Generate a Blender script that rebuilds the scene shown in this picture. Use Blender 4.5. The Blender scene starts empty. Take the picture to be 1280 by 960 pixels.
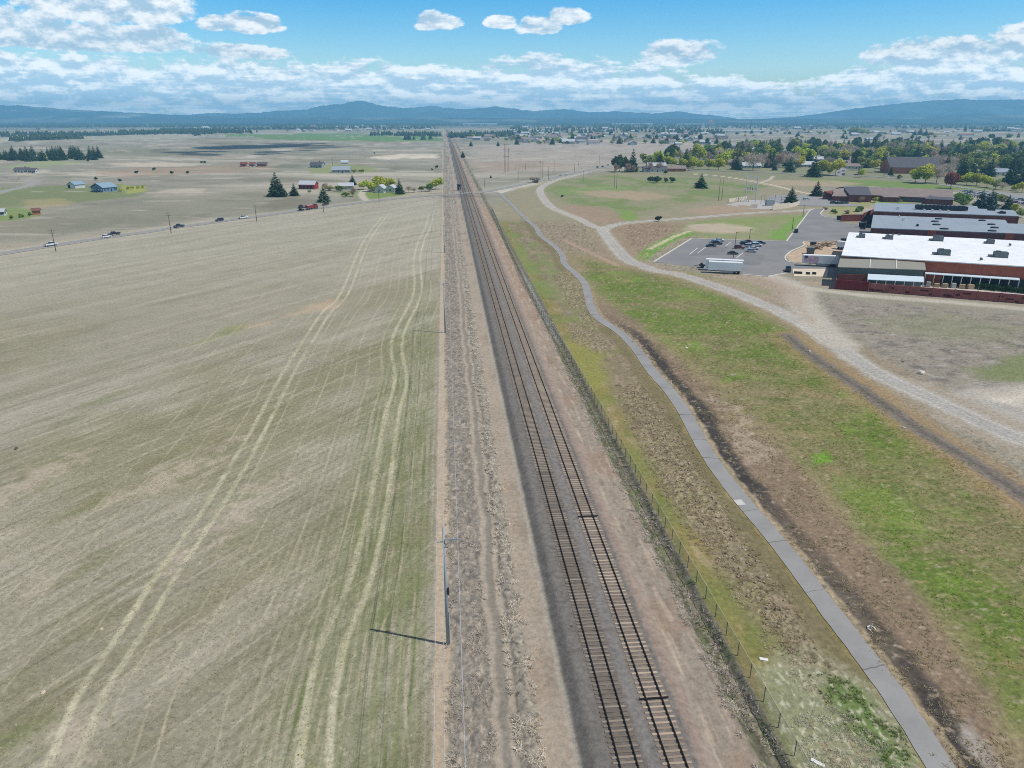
import bpy, bmesh, math, random
import numpy as np
from mathutils import Vector, Matrix

random.seed(11)
rng = np.random.default_rng(11)
scene = bpy.context.scene
col = scene.collection

# ------------------------------------------------------------------ survey of the place
EYE = 52.0                                   # flying height of the camera, metres
FOC = 889.0                                  # focal length in photo pixels
PITCH = math.atan(332.0 / 889.0)
CT, ST = math.cos(PITCH), math.sin(PITCH)


def W(px, py, z=0.0):
    """ground point (x, y) in metres seen at a photo position, on the level z"""
    d = (py - 480.0) * CT + FOC * ST
    f = FOC * CT - (py - 480.0) * ST
    k = (EYE - z) / d
    return ((px - 640.0) * k, f * k)


def WL(pts, z=0.0):
    return [W(a, b, z) for a, b in pts]


def lin(r, g, b):
    return tuple(((c / 255.0) / 12.92) if c <= 10 else (((c / 255.0) + 0.055) / 1.055) ** 2.4 for c in (r, g, b))


def smooth(e0, e1, v):
    k = np.clip((v - e0) / (e1 - e0 + 1e-9), 0, 1)
    return k * k * (3 - 2 * k)


# ------------------------------------------------------------------ noise (numpy)
_ang = rng.random(512) * 2 * np.pi
_GX, _GY = np.cos(_ang).astype(np.float32), np.sin(_ang).astype(np.float32)


def _hash(ix, iy, seed):
    n = ix.astype(np.uint32) * np.uint32(374761393) + iy.astype(np.uint32) * np.uint32(668265263) + np.uint32((seed * 1274126177) & 0xffffffff)
    n = (n ^ (n >> np.uint32(13))) * np.uint32(1274126177)
    return ((n ^ (n >> np.uint32(16))) & np.uint32(511)).astype(np.int32)


def perlin(x, y, seed=0):
    x = np.asarray(x, dtype=np.float32); y = np.asarray(y, dtype=np.float32)
    fx, fy = np.floor(x), np.floor(y)
    ix, iy = fx.astype(np.int32), fy.astype(np.int32)
    dx, dy = x - fx, y - fy
    u = dx * dx * dx * (dx * (dx * 6 - 15) + 10)
    v = dy * dy * dy * (dy * (dy * 6 - 15) + 10)
    h = _hash(ix, iy, seed); a = _GX[h] * dx + _GY[h] * dy
    h = _hash(ix + 1, iy, seed); b = _GX[h] * (dx - 1) + _GY[h] * dy
    h = _hash(ix, iy + 1, seed); c = _GX[h] * dx + _GY[h] * (dy - 1)
    h = _hash(ix + 1, iy + 1, seed); d = _GX[h] * (dx - 1) + _GY[h] * (dy - 1)
    a = a + u * (b - a)
    c = c + u * (d - c)
    return (a + v * (c - a)) * 1.5


def fbm(x, y, octv=4, seed=0, gain=0.5):
    s = 0; amp = 1.0; tot = 0
    for o in range(octv):
        s = s + amp * perlin(x * (2.03 ** o) + 17.3 * o, y * (2.03 ** o) - 9.1 * o, seed + o * 7)
        tot += amp; amp *= gain
    return s / tot


# ------------------------------------------------------------------ curves and masks
def catmull(pts, n=8):
    P = [np.array(p, float) for p in pts]
    P = [2 * P[0] - P[1]] + P + [2 * P[-1] - P[-2]]
    out = []
    for i in range(1, len(P) - 2):
        p0, p1, p2, p3 = P[i - 1:i + 3]
        for k in range(n):
            t = k / n
            out.append(0.5 * ((2 * p1) + (-p0 + p2) * t + (2 * p0 - 5 * p1 + 4 * p2 - p3) * t * t + (-p0 + 3 * p1 - 3 * p2 + p3) * t ** 3))
    out.append(P[-2])
    return np.array(out)


def line_dist(X, Y, pts, reach):
    """distance to a polyline, only worked out within reach; elsewhere reach*4"""
    out = np.full(X.shape, reach * 4, np.float32)
    pts = np.asarray(pts, float)
    for a, b in zip(pts[:-1], pts[1:]):
        lo = np.minimum(a, b) - reach; hi = np.maximum(a, b) + reach
        m = np.nonzero((X > lo[0]) & (X < hi[0]) & (Y > lo[1]) & (Y < hi[1]))
        if not len(m[0]):
            continue
        x, y = X[m], Y[m]
        e = b - a
        k = np.clip(((x - a[0]) * e[0] + (y - a[1]) * e[1]) / (e @ e + 1e-9), 0, 1)
        d = np.hypot(x - a[0] - k * e[0], y - a[1] - k * e[1])
        out[m] = np.minimum(out[m], d)
    return out


def poly_sd(X, Y, pts, reach):
    """signed distance to a polygon: positive inside"""
    pts = np.asarray(pts, float)
    lo, hi = pts.min(0) - reach, pts.max(0) + reach
    out = np.full(X.shape, -reach, np.float32)
    m = np.nonzero((X > lo[0]) & (X < hi[0]) & (Y > lo[1]) & (Y < hi[1]))
    if not len(m[0]):
        return out
    x, y = X[m], Y[m]
    ins = np.zeros(x.shape, bool)
    dd = np.full(x.shape, 1e9)
    n = len(pts)
    for i in range(n):
        a, b = pts[i], pts[(i + 1) % n]
        c = ((a[1] > y) != (b[1] > y)) & (x < (b[0] - a[0]) * (y - a[1]) / (b[1] - a[1] + 1e-12) + a[0])
        ins ^= c
        e = b - a
        k = np.clip(((x - a[0]) * e[0] + (y - a[1]) * e[1]) / (e @ e + 1e-9), 0, 1)
        dd = np.minimum(dd, np.hypot(x - a[0] - k * e[0], y - a[1] - k * e[1]))
    out[m] = np.where(ins, dd, -dd)
    return np.clip(out, -reach, reach * 50)


# railway: left track centre line x = TR0 - TRS*y
TR0, TRS = 14.0, 0.0905
TRN = math.sqrt(1 + TRS * TRS)
TRACK_ANG = math.atan(TRS)                    # heading to the left of +y


def tcoord(X, Y):
    return (X - TR0 + TRS * Y) / TRN


def from_track(t, s):
    """point at offset t right of the left track, at distance s along it"""
    ux, uy = -TRS / TRN, 1 / TRN
    return (TR0 + s * ux + t * uy, s * uy - t * ux)


def xcurve(pts):
    c = catmull(WL(pts), 6)
    o = np.argsort(c[:, 1])
    return c[o, 1], c[o, 0]


TRAIL_PX = [(1290, 1130), (1222, 1030), (1176, 960), (1112, 862), (1036, 762), (974, 680), (912, 606), (880, 560), (855, 515), (836, 488), (814.5, 464),
            (795.6, 437), (774, 415), (749.5, 399), (739, 385), (735, 370), (730.6, 355), (721, 343.7), (706, 330.6), (702.5, 319), (693, 308),
            (676, 295), (669, 284), (655.6, 272.5), (639, 255.6), (624, 241.6)]
TRAIL_Y, TRAIL_X = xcurve(TRAIL_PX)
LINE_A = [(487, 262), (459, 300), (431, 366), (407, 392), (363, 462), (332.5, 519), (280, 613), (214, 712), (162, 795), (114, 869), (83, 944), (40, 1010)]
LINE_B = [(541, 252), (536, 280), (527, 300), (521, 326), (522, 366), (497, 422), (501, 475), (490, 519), (477, 606), (464, 672), (446, 738), (420, 795), (402, 865), (394, 944), (390, 1010)]
A_Y, A_X = xcurve(LINE_A)
B_Y, B_X = xcurve(LINE_B)
HWY_L = [(-60, 328), (0, 317.5), (67, 307), (140, 296), (224, 284), (304, 272.5), (385, 262), (430, 256), (480, 250), (520, 246), (560, 243.3), (590, 241.8)]
HWY_R = [(590, 241.8), (612, 238.6), (640, 233.4), (690, 222.5), (740, 211.5), (770, 205.5), (805, 197.5), (850, 188), (900, 179.5), (950, 171)]
GRAVEL = [(1400, 600), (1280, 551), (1212, 521), (1156, 495), (1100, 469), (1055, 439), (1010, 409), (961, 384), (912, 364), (856, 345), (818.7, 338), (803.7, 332.5),
          (785, 325), (770, 310), (758.7, 295), (753, 287.5), (757, 284.7), (774, 280), (800, 277), (880, 271), (942, 266), (989, 264), (1014, 262)]
GRAVEL2 = [(757, 287), (740, 282), (721, 272.5), (702.5, 265), (687.5, 257.5), (678, 246), (675, 237), (682, 231), (695, 225.6), (717, 220), (738, 215)]
SPUR = [(960, 345), (995, 358), (1003, 379), (1021, 403), (1050, 430)]
WALLTRACK = [(995, 358), (1040, 364.5), (1100, 371), (1180, 377), (1280, 386), (1400, 397)]
DARKTRACK = [(985, 420), (1008, 439.6), (1048, 467), (1102.6, 504.7), (1157, 542.6), (1211, 575), (1279, 621), (1380, 690)]
LOT = [(817, 327.5), (864, 298.5), (983, 302), (1012, 263.5), (1018, 261.2), (1032, 260.5), (1026, 266), (1033, 271.5), (1048, 272.5), (1055, 279), (1086, 282), (1090, 300),
       (1055, 301.5), (1002, 302), (1006, 307), (989, 314), (981.6, 321.6), (989, 329), (1050, 333), (1048, 345), (983, 341), (959, 345.5), (929, 343), (880, 339), (871, 334)]
LOT_W = WL(LOT)
STORE_FLAT = WL([(800, 330), (850, 292), (980, 296), (1005, 258), (1100, 246), (1500, 262), (1500, 420), (1040, 372), (950, 350)])


def H(X, Y):
    """height of the ground"""
    X = np.asarray(X, np.float32); Y = np.asarray(Y, np.float32)
    t = tcoord(X, Y)
    R = np.hypot(X, Y)
    corr = smooth(16, 70, np.abs(t - 3))
    z = 0.30 * fbm(X / 48, Y / 48, 2, 3) * (0.35 + 0.65 * corr) * smooth(20, 90, R)
    far = smooth(380, 1500, R)
    z = z + far * corr * 5.5 * fbm(X / 420, Y / 420, 2, 21)
    z = z + far * corr * 1.3 * fbm(X / 120, Y / 120, 2, 22)
    flat = smooth(-30, -2, poly_sd(X, Y, STORE_FLAT, 40))
    z = z * (1 - flat)
    # railway formation
    z = z + 0.55 * smooth(-4.4, -2.3, t) * (1 - smooth(6.5, 8.2, t)) * smooth(0, 1, 1.0)
    # drainage ditch beside the fence, sage mound, wheel ruts
    near = 1 - smooth(330, 420, Y)
    z = z - 0.55 * near * smooth(11.2, 12.2, t) * (1 - smooth(13.2, 14.2, t))
    z = z + 0.18 * near * smooth(-9.0, -8.2, t) * (1 - smooth(-7.9, -7.2, t))
    return z


def Hs(x, y):
    return float(H(np.array([x], np.float32), np.array([y], np.float32))[0])


def P(px, py):
    """ground point (x, y, z) under a photo position, on the terrain"""
    z = 0.0
    for _ in range(5):
        x, y = W(px, py, z)
        z = 0.5 * z + 0.5 * Hs(x, y)
    x, y = W(px, py, z)
    return Vector((x, y, Hs(x, y)))


# ------------------------------------------------------------------ materials
def new_mat(name):
    m = bpy.data.materials.new(name)
    m.use_nodes = True
    nt = m.node_tree
    b = nt.nodes['Principled BSDF']
    return m, nt, b


def nd(nt, kind, **kw):
    n = nt.nodes.new(kind)
    for k, v in kw.items():
        setattr(n, k, v)
    return n


def mat(name, rgb, rough=0.8, var=0.12, scale=1.5, metal=0.0, objvar=0.0, bump=0.0, spec=0.3, coord='Object', stretch=None):
    """plain material with uneven colour; rgb is the surface's own colour as sRGB 0-255"""
    m, nt, b = new_mat(name)
    c = lin(*rgb)
    b.inputs['Roughness'].default_value = rough
    b.inputs['Metallic'].default_value = metal
    b.inputs['Specular IOR Level'].default_value = spec
    tc = nd(nt, 'ShaderNodeTexCoord')
    src = tc.outputs[coord]
    if stretch:
        mp = nd(nt, 'ShaderNodeMapping'); mp.inputs['Scale'].default_value = stretch
        nt.links.new(src, mp.inputs['Vector']); src = mp.outputs['Vector']
    no = nd(nt, 'ShaderNodeTexNoise'); no.inputs['Scale'].default_value = scale; no.inputs['Detail'].default_value = 6
    no.inputs['Roughness'].default_value = 0.65
    nt.links.new(src, no.inputs['Vector'])
    mr = nd(nt, 'ShaderNodeMapRange'); mr.inputs['From Min'].default_value = 0.25; mr.inputs['From Max'].default_value = 0.75
    mr.inputs['To Min'].default_value = 1 - var; mr.inputs['To Max'].default_value = 1 + var
    nt.links.new(no.outputs['Fac'], mr.inputs['Value'])
    val = mr.outputs['Result']
    if objvar:
        oi = nd(nt, 'ShaderNodeObjectInfo')
        m2 = nd(nt, 'ShaderNodeMapRange'); m2.inputs['To Min'].default_value = 1 - objvar; m2.inputs['To Max'].default_value = 1 + objvar
        nt.links.new(oi.outputs['Random'], m2.inputs['Value'])
        mm = nd(nt, 'ShaderNodeMath', operation='MULTIPLY')
        nt.links.new(val, mm.inputs[0]); nt.links.new(m2.outputs['Result'], mm.inputs[1]); val = mm.outputs[0]
    vm = nd(nt, 'ShaderNodeVectorMath', operation='SCALE'); vm.inputs[0].default_value = c
    nt.links.new(val, vm.inputs['Scale'])
    nt.links.new(vm.outputs['Vector'], b.inputs['Base Color'])
    if bump:
        bp = nd(nt, 'ShaderNodeBump'); bp.inputs['Strength'].default_value = bump; bp.inputs['Distance'].default_value = 0.05
        nt.links.new(no.outputs['Fac'], bp.inputs['Height']); nt.links.new(bp.outputs['Normal'], b.inputs['Normal'])
    return m


def leaf_mat(name, rgb, objvar=0.25, var=0.35, scale=0.5, hue=0.0):
    m, nt, b = new_mat(name)
    c = lin(*rgb)
    b.inputs['Roughness'].default_value = 0.75
    b.inputs['Specular IOR Level'].default_value = 0.15
    geo = nd(nt, 'ShaderNodeNewGeometry')
    tc = nd(nt, 'ShaderNodeTexCoord')
    no = nd(nt, 'ShaderNodeTexNoise'); no.inputs['Scale'].default_value = scale; no.inputs['Detail'].default_value = 3
    nt.links.new(tc.outputs['Object'], no.inputs['Vector'])
    oi = nd(nt, 'ShaderNodeObjectInfo')
    a = nd(nt, 'ShaderNodeMath', operation='MULTIPLY_ADD'); a.inputs[1].default_value = var * 2; a.inputs[2].default_value = 1 - var
    nt.links.new(no.outputs['Fac'], a.inputs[0])
    r = nd(nt, 'ShaderNodeMath', operation='MULTIPLY_ADD'); r.inputs[1].default_value = 0.5; r.inputs[2].default_value = 0.75
    nt.links.new(geo.outputs['Random Per Island'], r.inputs[0])
    o = nd(nt, 'ShaderNodeMath', operation='MULTIPLY_ADD'); o.inputs[1].default_value = objvar * 2; o.inputs[2].default_value = 1 - objvar
    nt.links.new(oi.outputs['Random'], o.inputs[0])
    m1 = nd(nt, 'ShaderNodeMath', operation='MULTIPLY'); nt.links.new(a.outputs[0], m1.inputs[0]); nt.links.new(r.outputs[0], m1.inputs[1])
    m2 = nd(nt, 'ShaderNodeMath', operation='MULTIPLY'); nt.links.new(m1.outputs[0], m2.inputs[0]); nt.links.new(o.outputs[0], m2.inputs[1])
    vm = nd(nt, 'ShaderNodeVectorMath', operation='SCALE'); vm.inputs[0].default_value = c
    nt.links.new(m2.outputs[0], vm.inputs['Scale'])
    hs = nd(nt, 'ShaderNodeHueSaturation')
    hh = nd(nt, 'ShaderNodeMath', operation='MULTIPLY_ADD'); hh.inputs[1].default_value = hue; hh.inputs[2].default_value = 0.5 - hue / 2
    nt.links.new(oi.outputs['Random'], hh.inputs[0]); nt.links.new(hh.outputs[0], hs.inputs['Hue'])
    nt.links.new(vm.outputs['Vector'], hs.inputs['Color'])
    nt.links.new(hs.outputs['Color'], b.inputs['Base Color'])
    tr = nd(nt, 'ShaderNodeBsdfTranslucent'); nt.links.new(hs.outputs['Color'], tr.inputs['Color'])
    mx = nd(nt, 'ShaderNodeMixShader'); mx.inputs['Fac'].default_value = 0.25
    out = nt.nodes['Material Output']
    nt.links.new(b.outputs[0], mx.inputs[1]); nt.links.new(tr.outputs[0], mx.inputs[2]); nt.links.new(mx.outputs[0], out.inputs['Surface'])
    return m


# ------------------------------------------------------------------ mesh builder
class MB:
    def __init__(self):
        self.v, self.f, self.mi = [], [], []

    def add(self, vs, fs, mi=0):
        o = len(self.v)
        self.v += [tuple(p) for p in vs]
        self.f += [tuple(o + i for i in f) for f in fs]
        self.mi += [mi] * len(fs)
        return self

    def box(self, c, s, rz=0.0, mi=0, ry=0.0, taper=1.0):
        hx, hy, hz = s[0] / 2, s[1] / 2, s[2] / 2
        M = Matrix.Translation(c) @ Matrix.Rotation(rz, 4, 'Z') @ Matrix.Rotation(ry, 4, 'Y')
        vs = []
        for z in (-hz, hz):
            k = taper if z > 0 else 1
            for x, y in ((-hx, -hy), (hx, -hy), (hx, hy), (-hx, hy)):
                vs.append(M @ Vector((x * k, y * k, z)))
        return self.add(vs, [(3, 2, 1, 0), (4, 5, 6, 7), (0, 1, 5, 4), (1, 2, 6, 5), (2, 3, 7, 6), (3, 0, 4, 7)], mi)

    def bar(self, a, b, r0, r1=None, n=8, mi=0, cap=True):
        r1 = r0 if r1 is None else r1
        a, b = Vector(a), Vector(b)
        d = (b - a)
        q = d.to_track_quat('Z', 'Y')
        vs = []
        for p, r in ((a, r0), (b, r1)):
            for i in range(n):
                an = 2 * math.pi * i / n
                vs.append(p + q @ Vector((r * math.cos(an), r * math.sin(an), 0)))
        fs = [(i, (i + 1) % n, n + (i + 1) % n, n + i) for i in range(n)]
        if cap:
            fs += [tuple(range(n - 1, -1, -1)), tuple(range(n, 2 * n))]
        return self.add(vs, fs, mi)

    def tube(self, pts, r, n=5, mi=0):
        for a, b in zip(pts[:-1], pts[1:]):
            self.bar(a, b, r, r, n, mi, cap=False)
        return self

    def prism(self, poly, z0, z1, mi=0, mi_top=None, bottom=False):
        """walls and lid over a footprint (counter-clockwise)"""
        ar = sum(poly[i][0] * poly[(i + 1) % len(poly)][1] - poly[(i + 1) % len(poly)][0] * poly[i][1] for i in range(len(poly)))
        if ar < 0:
            poly = poly[::-1]
        n = len(poly)
        vs = [(x, y, z0) for x, y in poly] + [(x, y, z1) for x, y in poly]
        self.add(vs, [(i, (i + 1) % n, n + (i + 1) % n, n + i) for i in range(n)], mi)
        self.add(vs[n:], [tuple(range(n))], mi if mi_top is None else mi_top)
        if bottom:
            self.add(vs[:n], [tuple(range(n - 1, -1, -1))], mi)
        return self

    def side(self, prof, y0, y1, mi=0):
        """profile in (x, z) extruded across y"""
        n = len(prof)
        ar = sum(prof[i][0] * prof[(i + 1) % n][1] - prof[(i + 1) % n][0] * prof[i][1] for i in range(n))
        if ar < 0:
            prof = prof[::-1]
        vs = [(x, y0, z) for x, z in prof] + [(x, y1, z) for x, z in prof]
        self.add(vs, [(n + i, n + (i + 1) % n, (i + 1) % n, i) for i in range(n)], mi)
        self.add(vs, [tuple(range(n)), tuple(range(2 * n - 1, n - 1, -1))], mi)
        return self

    def build(self, name, mats, parent=None, bevel=0.0, smooth_sh=False):
        me = bpy.data.meshes.new(name)
        me.from_pydata(self.v, [], self.f)
        if not isinstance(mats, (list, tuple)):
            mats = [mats]
        for m in mats:
            me.materials.append(m)
        me.polygons.foreach_set('material_index', self.mi)
        if bevel:
            bm = bmesh.new(); bm.from_mesh(me)
            bmesh.ops.recalc_face_normals(bm, faces=bm.faces)
            bmesh.ops.bevel(bm, geom=list(bm.edges), offset=bevel, segments=2, affect='EDGES', clamp_overlap=True)
            bm.to_mesh(me); bm.free()
        if smooth_sh:
            me.polygons.foreach_set('use_smooth', [True] * len(me.polygons))
        me.update()
        o = bpy.data.objects.new(name, me)
        col.objects.link(o)
        if parent is not None:
            o.parent = parent
        return o


def np_mesh(name, verts, faces, mats, mi=None, parent=None, smooth_sh=False):
    """mesh from arrays; faces (n, k) all with k corners"""
    verts = np.asarray(verts, np.float32); faces = np.asarray(faces, np.int32)
    me = bpy.data.meshes.new(name)
    n, k = faces.shape
    me.vertices.add(len(verts)); me.vertices.foreach_set('co', verts.ravel())
    me.loops.add(n * k); me.loops.foreach_set('vertex_index', faces.ravel())
    me.polygons.add(n)
    me.polygons.foreach_set('loop_start', np.arange(n, dtype=np.int32) * k)
    for m in (mats if isinstance(mats, (list, tuple)) else [mats]):
        me.materials.append(m)
    if mi is not None:
        me.polygons.foreach_set('material_index', np.asarray(mi, np.int32))
    if smooth_sh:
        me.polygons.foreach_set('use_smooth', np.ones(n, bool))
    me.update(calc_edges=True)
    o = bpy.data.objects.new(name, me)
    col.objects.link(o)
    if parent is not None:
        o.parent = parent
    return o


def tag(o, label=None, cat=None, group=None, kind=None):
    if label: o['label'] = label
    if cat: o['category'] = cat
    if group: o['group'] = group
    if kind: o['kind'] = kind
    return o


def thing(name, label, cat, loc=(0, 0, 0), rz=0.0, group=None):
    o = bpy.data.objects.new(name, None)
    col.objects.link(o)
    o.empty_display_size = 0.5
    o.location = loc
    o.rotation_euler = (0, 0, rz)
    return tag(o, label, cat, group)


def copy_tree(o, parent=None):
    c = o.copy()
    col.objects.link(c)
    if parent is not None:
        c.parent = parent
    for ch in list(o.children):
        copy_tree(ch, c)
    return c


def drop_tree(o):
    for ch in list(o.children):
        drop_tree(ch)
    bpy.data.objects.remove(o)


def resample(pts, step):
    pts = np.asarray(pts, float)
    seg = np.hypot(*(pts[1:] - pts[:-1]).T)
    L = np.concatenate([[0], np.cumsum(seg)])
    n = max(2, int(L[-1] / step))
    q = np.linspace(0, L[-1], n)
    return np.stack([np.interp(q, L, pts[:, 0]), np.interp(q, L, pts[:, 1])], 1)


def ribbon(name, pts, half, m, off=0.03, step=3.0, cross=3, shift=0.0, jitter=0.0, kind='structure', parent=None, closed=False):
    c = resample(pts, step)
    tg = np.gradient(c, axis=0)
    tg /= np.hypot(tg[:, 0], tg[:, 1])[:, None] + 1e-9
    nr = np.stack([tg[:, 1], -tg[:, 0]], 1)
    hw = np.full(len(c), half)
    ks = np.linspace(-1, 1, cross)
    V = []
    for k in ks:
        w = hw * k + shift
        if jitter and abs(k) == 1:
            w = w + jitter * perlin(np.arange(len(c)) * step / 2.3 + 50 * k, np.zeros(len(c)) + k, 5)
        V.append(c + nr * w[:, None])
    V = np.stack(V, 1)                                     # n, cross, 2
    z = H(V[..., 0], V[..., 1]) + off + np.hypot(V[..., 0], V[..., 1]) * 1.2e-4
    vv = np.concatenate([V, z[..., None]], 2).reshape(-1, 3)
    i = np.arange(len(c) - 1)[:, None] * cross + np.arange(cross - 1)[None]
    f = np.stack([i, i + 1, i + 1 + cross, i + cross], -1).reshape(-1, 4)
    o = np_mesh(name, vv, f, m, parent=parent)
    # face up
    me = o.data
    if me.polygons[0].normal.z < 0:
        me.flip_normals()
    if kind:
        o['kind'] = kind
    return o

# ================================================================== GROUND
def build_ground():
    rows = np.concatenate([np.arange(1040, 166, -1.15), np.arange(166, 151.6, -0.4)])
    d = (rows - 480) * CT + FOC * ST
    Yr = EYE * (FOC * CT - (rows - 480) * ST) / d
    Yr = np.concatenate([[-400, -60, 0, 15, 25], Yr])
    tans = np.concatenate([[-30, -12, -6, -3.5, -2.4, -1.8, -1.4], np.linspace(-1.15, 1.15, 1480), [1.4, 1.8, 2.4, 3.5, 6, 12, 30]])
    yy = np.maximum(Yr, 32.0)                       # lateral spread never pinches off under the camera
    X = (tans[None, :] * yy[:, None]).clip(-16000, 16000)
    Y = np.repeat(Yr[:, None], len(tans), 1)
    nr, nc = X.shape
    X = X.astype(np.float32); Y = Y.astype(np.float32)
    R = np.hypot(X, Y)
    t = tcoord(X, Y)
    Z = H(X, Y)
    C = np.zeros((nr, nc, 3), np.float32)
    ROUGH = np.full((nr, nc), 0.5, np.float32)

    def put(rgb, m, k=1.0):
        c = np.array(lin(*rgb), np.float32)
        mm = (m * k)[..., None]
        C[:] = C * (1 - mm) + c * mm

    n1 = fbm(X / 3.0, Y / 3.0, 4, 1)                # clods
    n2 = fbm(X / 14.0, Y / 14.0, 4, 2)
    n3 = fbm(X / 70.0, Y / 70.0, 4, 3)
    n4 = fbm(X / 300.0, Y / 300.0, 4, 4)
    n5 = fbm(X / 1100.0, Y / 700.0, 4, 5)
    nf = fbm(X / 0.8, Y / 0.8, 3, 6) * (1 - smooth(150, 300, R))
    wob = n2 * 2.0

    # ---------------- far and middle plain: dry grassland
    put((148, 143, 127), np.ones_like(X))
    put((128, 125, 106), smooth(0.0, 0.35, n3 + 0.6 * n4) * 0.8)
    put((168, 160, 143), smooth(0.02, 0.35, n4 - 0.4 * n3) * 0.75)
    put((160, 142, 118), smooth(0.15, 0.5, fbm(X / 200, Y / 200, 3, 31)) * 0.45)
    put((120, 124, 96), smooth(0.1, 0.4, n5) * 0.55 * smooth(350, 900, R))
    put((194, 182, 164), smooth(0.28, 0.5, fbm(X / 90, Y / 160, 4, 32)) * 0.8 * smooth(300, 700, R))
    # far fields get their own strips
    fa = smooth(2600, 4200, R)
    cell = perlin(np.floor(X / 700), np.floor(Y / 900) + 0.37, 41)
    put((122, 132, 98), smooth(0.05, 0.4, cell) * fa * 0.6)
    put((176, 166, 148), smooth(0.05, 0.4, -cell) * fa * 0.5)
    put((80, 88, 70), smooth(3300, 6000, R) * 0.85)
    far2 = smooth(450, 800, R) * (1 - smooth(4000, 6000, R))
    put((132, 128, 108), far2 * smooth(0.05, 0.4, fbm(X / 260, Y / 90, 4, 141)) * 0.7)
    put((190, 180, 164), far2 * smooth(0.12, 0.42, fbm(X / 330, Y / 70, 4, 142)) * 0.7)
    put((112, 112, 92), far2 * smooth(0.28, 0.5, fbm(X / 180, Y / 80, 4, 143)) * 0.6)

    def area(pts, rgb, soft, k=1.0, wn=0.0, nz=None, reach=None, extra=None):
        rch = reach or max(soft * 3, 20)
        sd = poly_sd(X, Y, WL(pts), rch)
        if wn:
            sd = sd + wn * (n2 if nz is None else nz)
        m = smooth(-soft, soft, sd)
        if extra is not None:
            m = m * extra
        put(rgb, m, k)
        return m

    def band(pts, half, rgb, soft, k=1.0, wn=0.0, sm=True, extra=None, reach=None):
        w = WL(pts)
        c = catmull(w, 6) if sm else np.array(w)
        dd = line_dist(X, Y, c, reach or half * 2 + soft * 2 + abs(wn))
        if wn:
            dd = dd + wn * n1
        m = 1 - smooth(half - soft, half + soft, dd)
        if extra is not None:
            m = m * extra
        put(rgb, m, k)
        return m

    # green irrigated strips and pale streaks out on the plain
    area([(262, 168.6), (430, 166.3), (552, 171.5), (552, 176.5), (430, 177), (330, 173)], (104, 136, 78), 14, 0.95, 20)
    area([(128, 164), (215, 161.5), (275, 162.5), (240, 166), (150, 166.5)], (142, 166, 98), 30, 0.9, 20)
    area([(0, 172), (60, 170), (240, 169), (240, 172), (100, 176), (0, 178)], (172, 166, 142), 20, 0.7, 20)
    area([(586, 181), (700, 178.5), (905, 178), (872, 189), (800, 199), (700, 214), (610, 217), (592, 205)], (172, 160, 148), 14, 0.8, 16)
    area([(592, 203), (660, 200), (720, 205), (650, 214), (600, 214)], (160, 140, 120), 14, 0.6, 16)
    area([(110, 216), (190, 209), (330, 206), (345, 212), (250, 219), (150, 222)], (164, 140, 116), 12, 0.6, 14)
    area([(455, 197), (500, 193), (548, 193.5), (545, 197), (480, 200)], (214, 202, 180), 6, 0.9, 14)
    area([(130, 204), (200, 201), (260, 204), (230, 208), (160, 208)], (196, 184, 164), 8, 0.8, 12)
    area([(185, 189), (206, 186.5), (224, 190), (212, 192), (192, 191.5)], (112, 112, 96), 5, 0.8, 6)
    area([(0, 208), (60, 201), (110, 202), (90, 206), (30, 212)], (150, 160, 112), 8, 0.7, 8)
    area([(-60, 312), (150, 284), (330, 257), (400, 249), (330, 240), (180, 246), (60, 264), (-60, 288)], (134, 131, 113), 16, 0.7, 22)
    fm = smooth(300, 450, R) * (1 - smooth(2500, 3500, R))
    put((126, 124, 108), fm * smooth(0.1, 0.45, fbm(X / 40, Y / 22, 4, 144)) * 0.5)
    put((186, 178, 162), fm * smooth(0.18, 0.45, fbm(X / 60, Y / 16, 4, 145)) * 0.6)
    # knoll with the blue house
    area([(-20, 236), (60, 233), (150, 231), (186, 238), (170, 246), (110, 252), (40, 258), (-20, 262)], (122, 130, 88), 6, 0.9, 8)
    area([(150, 232), (180, 233.5), (186, 239), (160, 242)], (168, 168, 84), 3, 0.7, 4)
    area([(-40, 262), (30, 259), (52, 263), (46, 270), (20, 276), (-40, 280)], (128, 142, 84), 4, 0.9, 6)
    area([(30, 250), (80, 248), (90, 256), (30, 262)], (176, 158, 118), 5, 0.5, 8)
    for pts in ([(-20, 246), (10, 238), (36, 233), (44, 227), (30, 223), (10, 224), (-10, 226)],):
        band(pts, 4.6, (160, 154, 148), 1.6, 0.9, 1.0)
    band([(35, 240), (70, 239), (110, 240), (140, 239)], 2.0, (176, 168, 150), 1.0, 0.7)

    # ---------------- farmstead by the crossing
    area([(350, 241), (410, 244), (480, 248), (560, 240), (552, 236), (440, 243), (360, 236)], (182, 172, 152), 4, 0.6, 5)
    area([(452, 242), (472, 239), (508, 240), (505, 244), (470, 248.5), (455, 248)], (120, 138, 72), 2.0, 0.95, 3)
    area([(385, 210), (420, 205), (470, 209), (470, 216), (420, 217), (388, 218)], (138, 146, 92), 5, 0.8, 7)
    area([(420, 240), (450, 236), (450, 247), (428, 247)], (128, 138, 88), 3, 0.7, 4)
    band([(455, 238), (452, 243), (456, 249), (462, 252)], 2.6, (190, 180, 162), 1.0, 0.9)
    area([(330, 252), (365, 246), (400, 252), (385, 257), (335, 261), (322, 262)], (124, 118, 100), 5, 0.7, 6)

    # ---------------- left field (between the highway and the railway)
    hw = np.array(catmull(WL(HWY_L), 6))
    o = np.argsort(hw[:, 0])
    yroad = np.interp(X, hw[o, 0], hw[o, 1], left=hw[o[0], 1], right=1e9)
    infield = (1 - smooth(-3, 0, Y - yroad + 12 + 2 * n2)) * (1 - smooth(-17.3, -16.6, t + 0.5 * n1))
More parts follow.
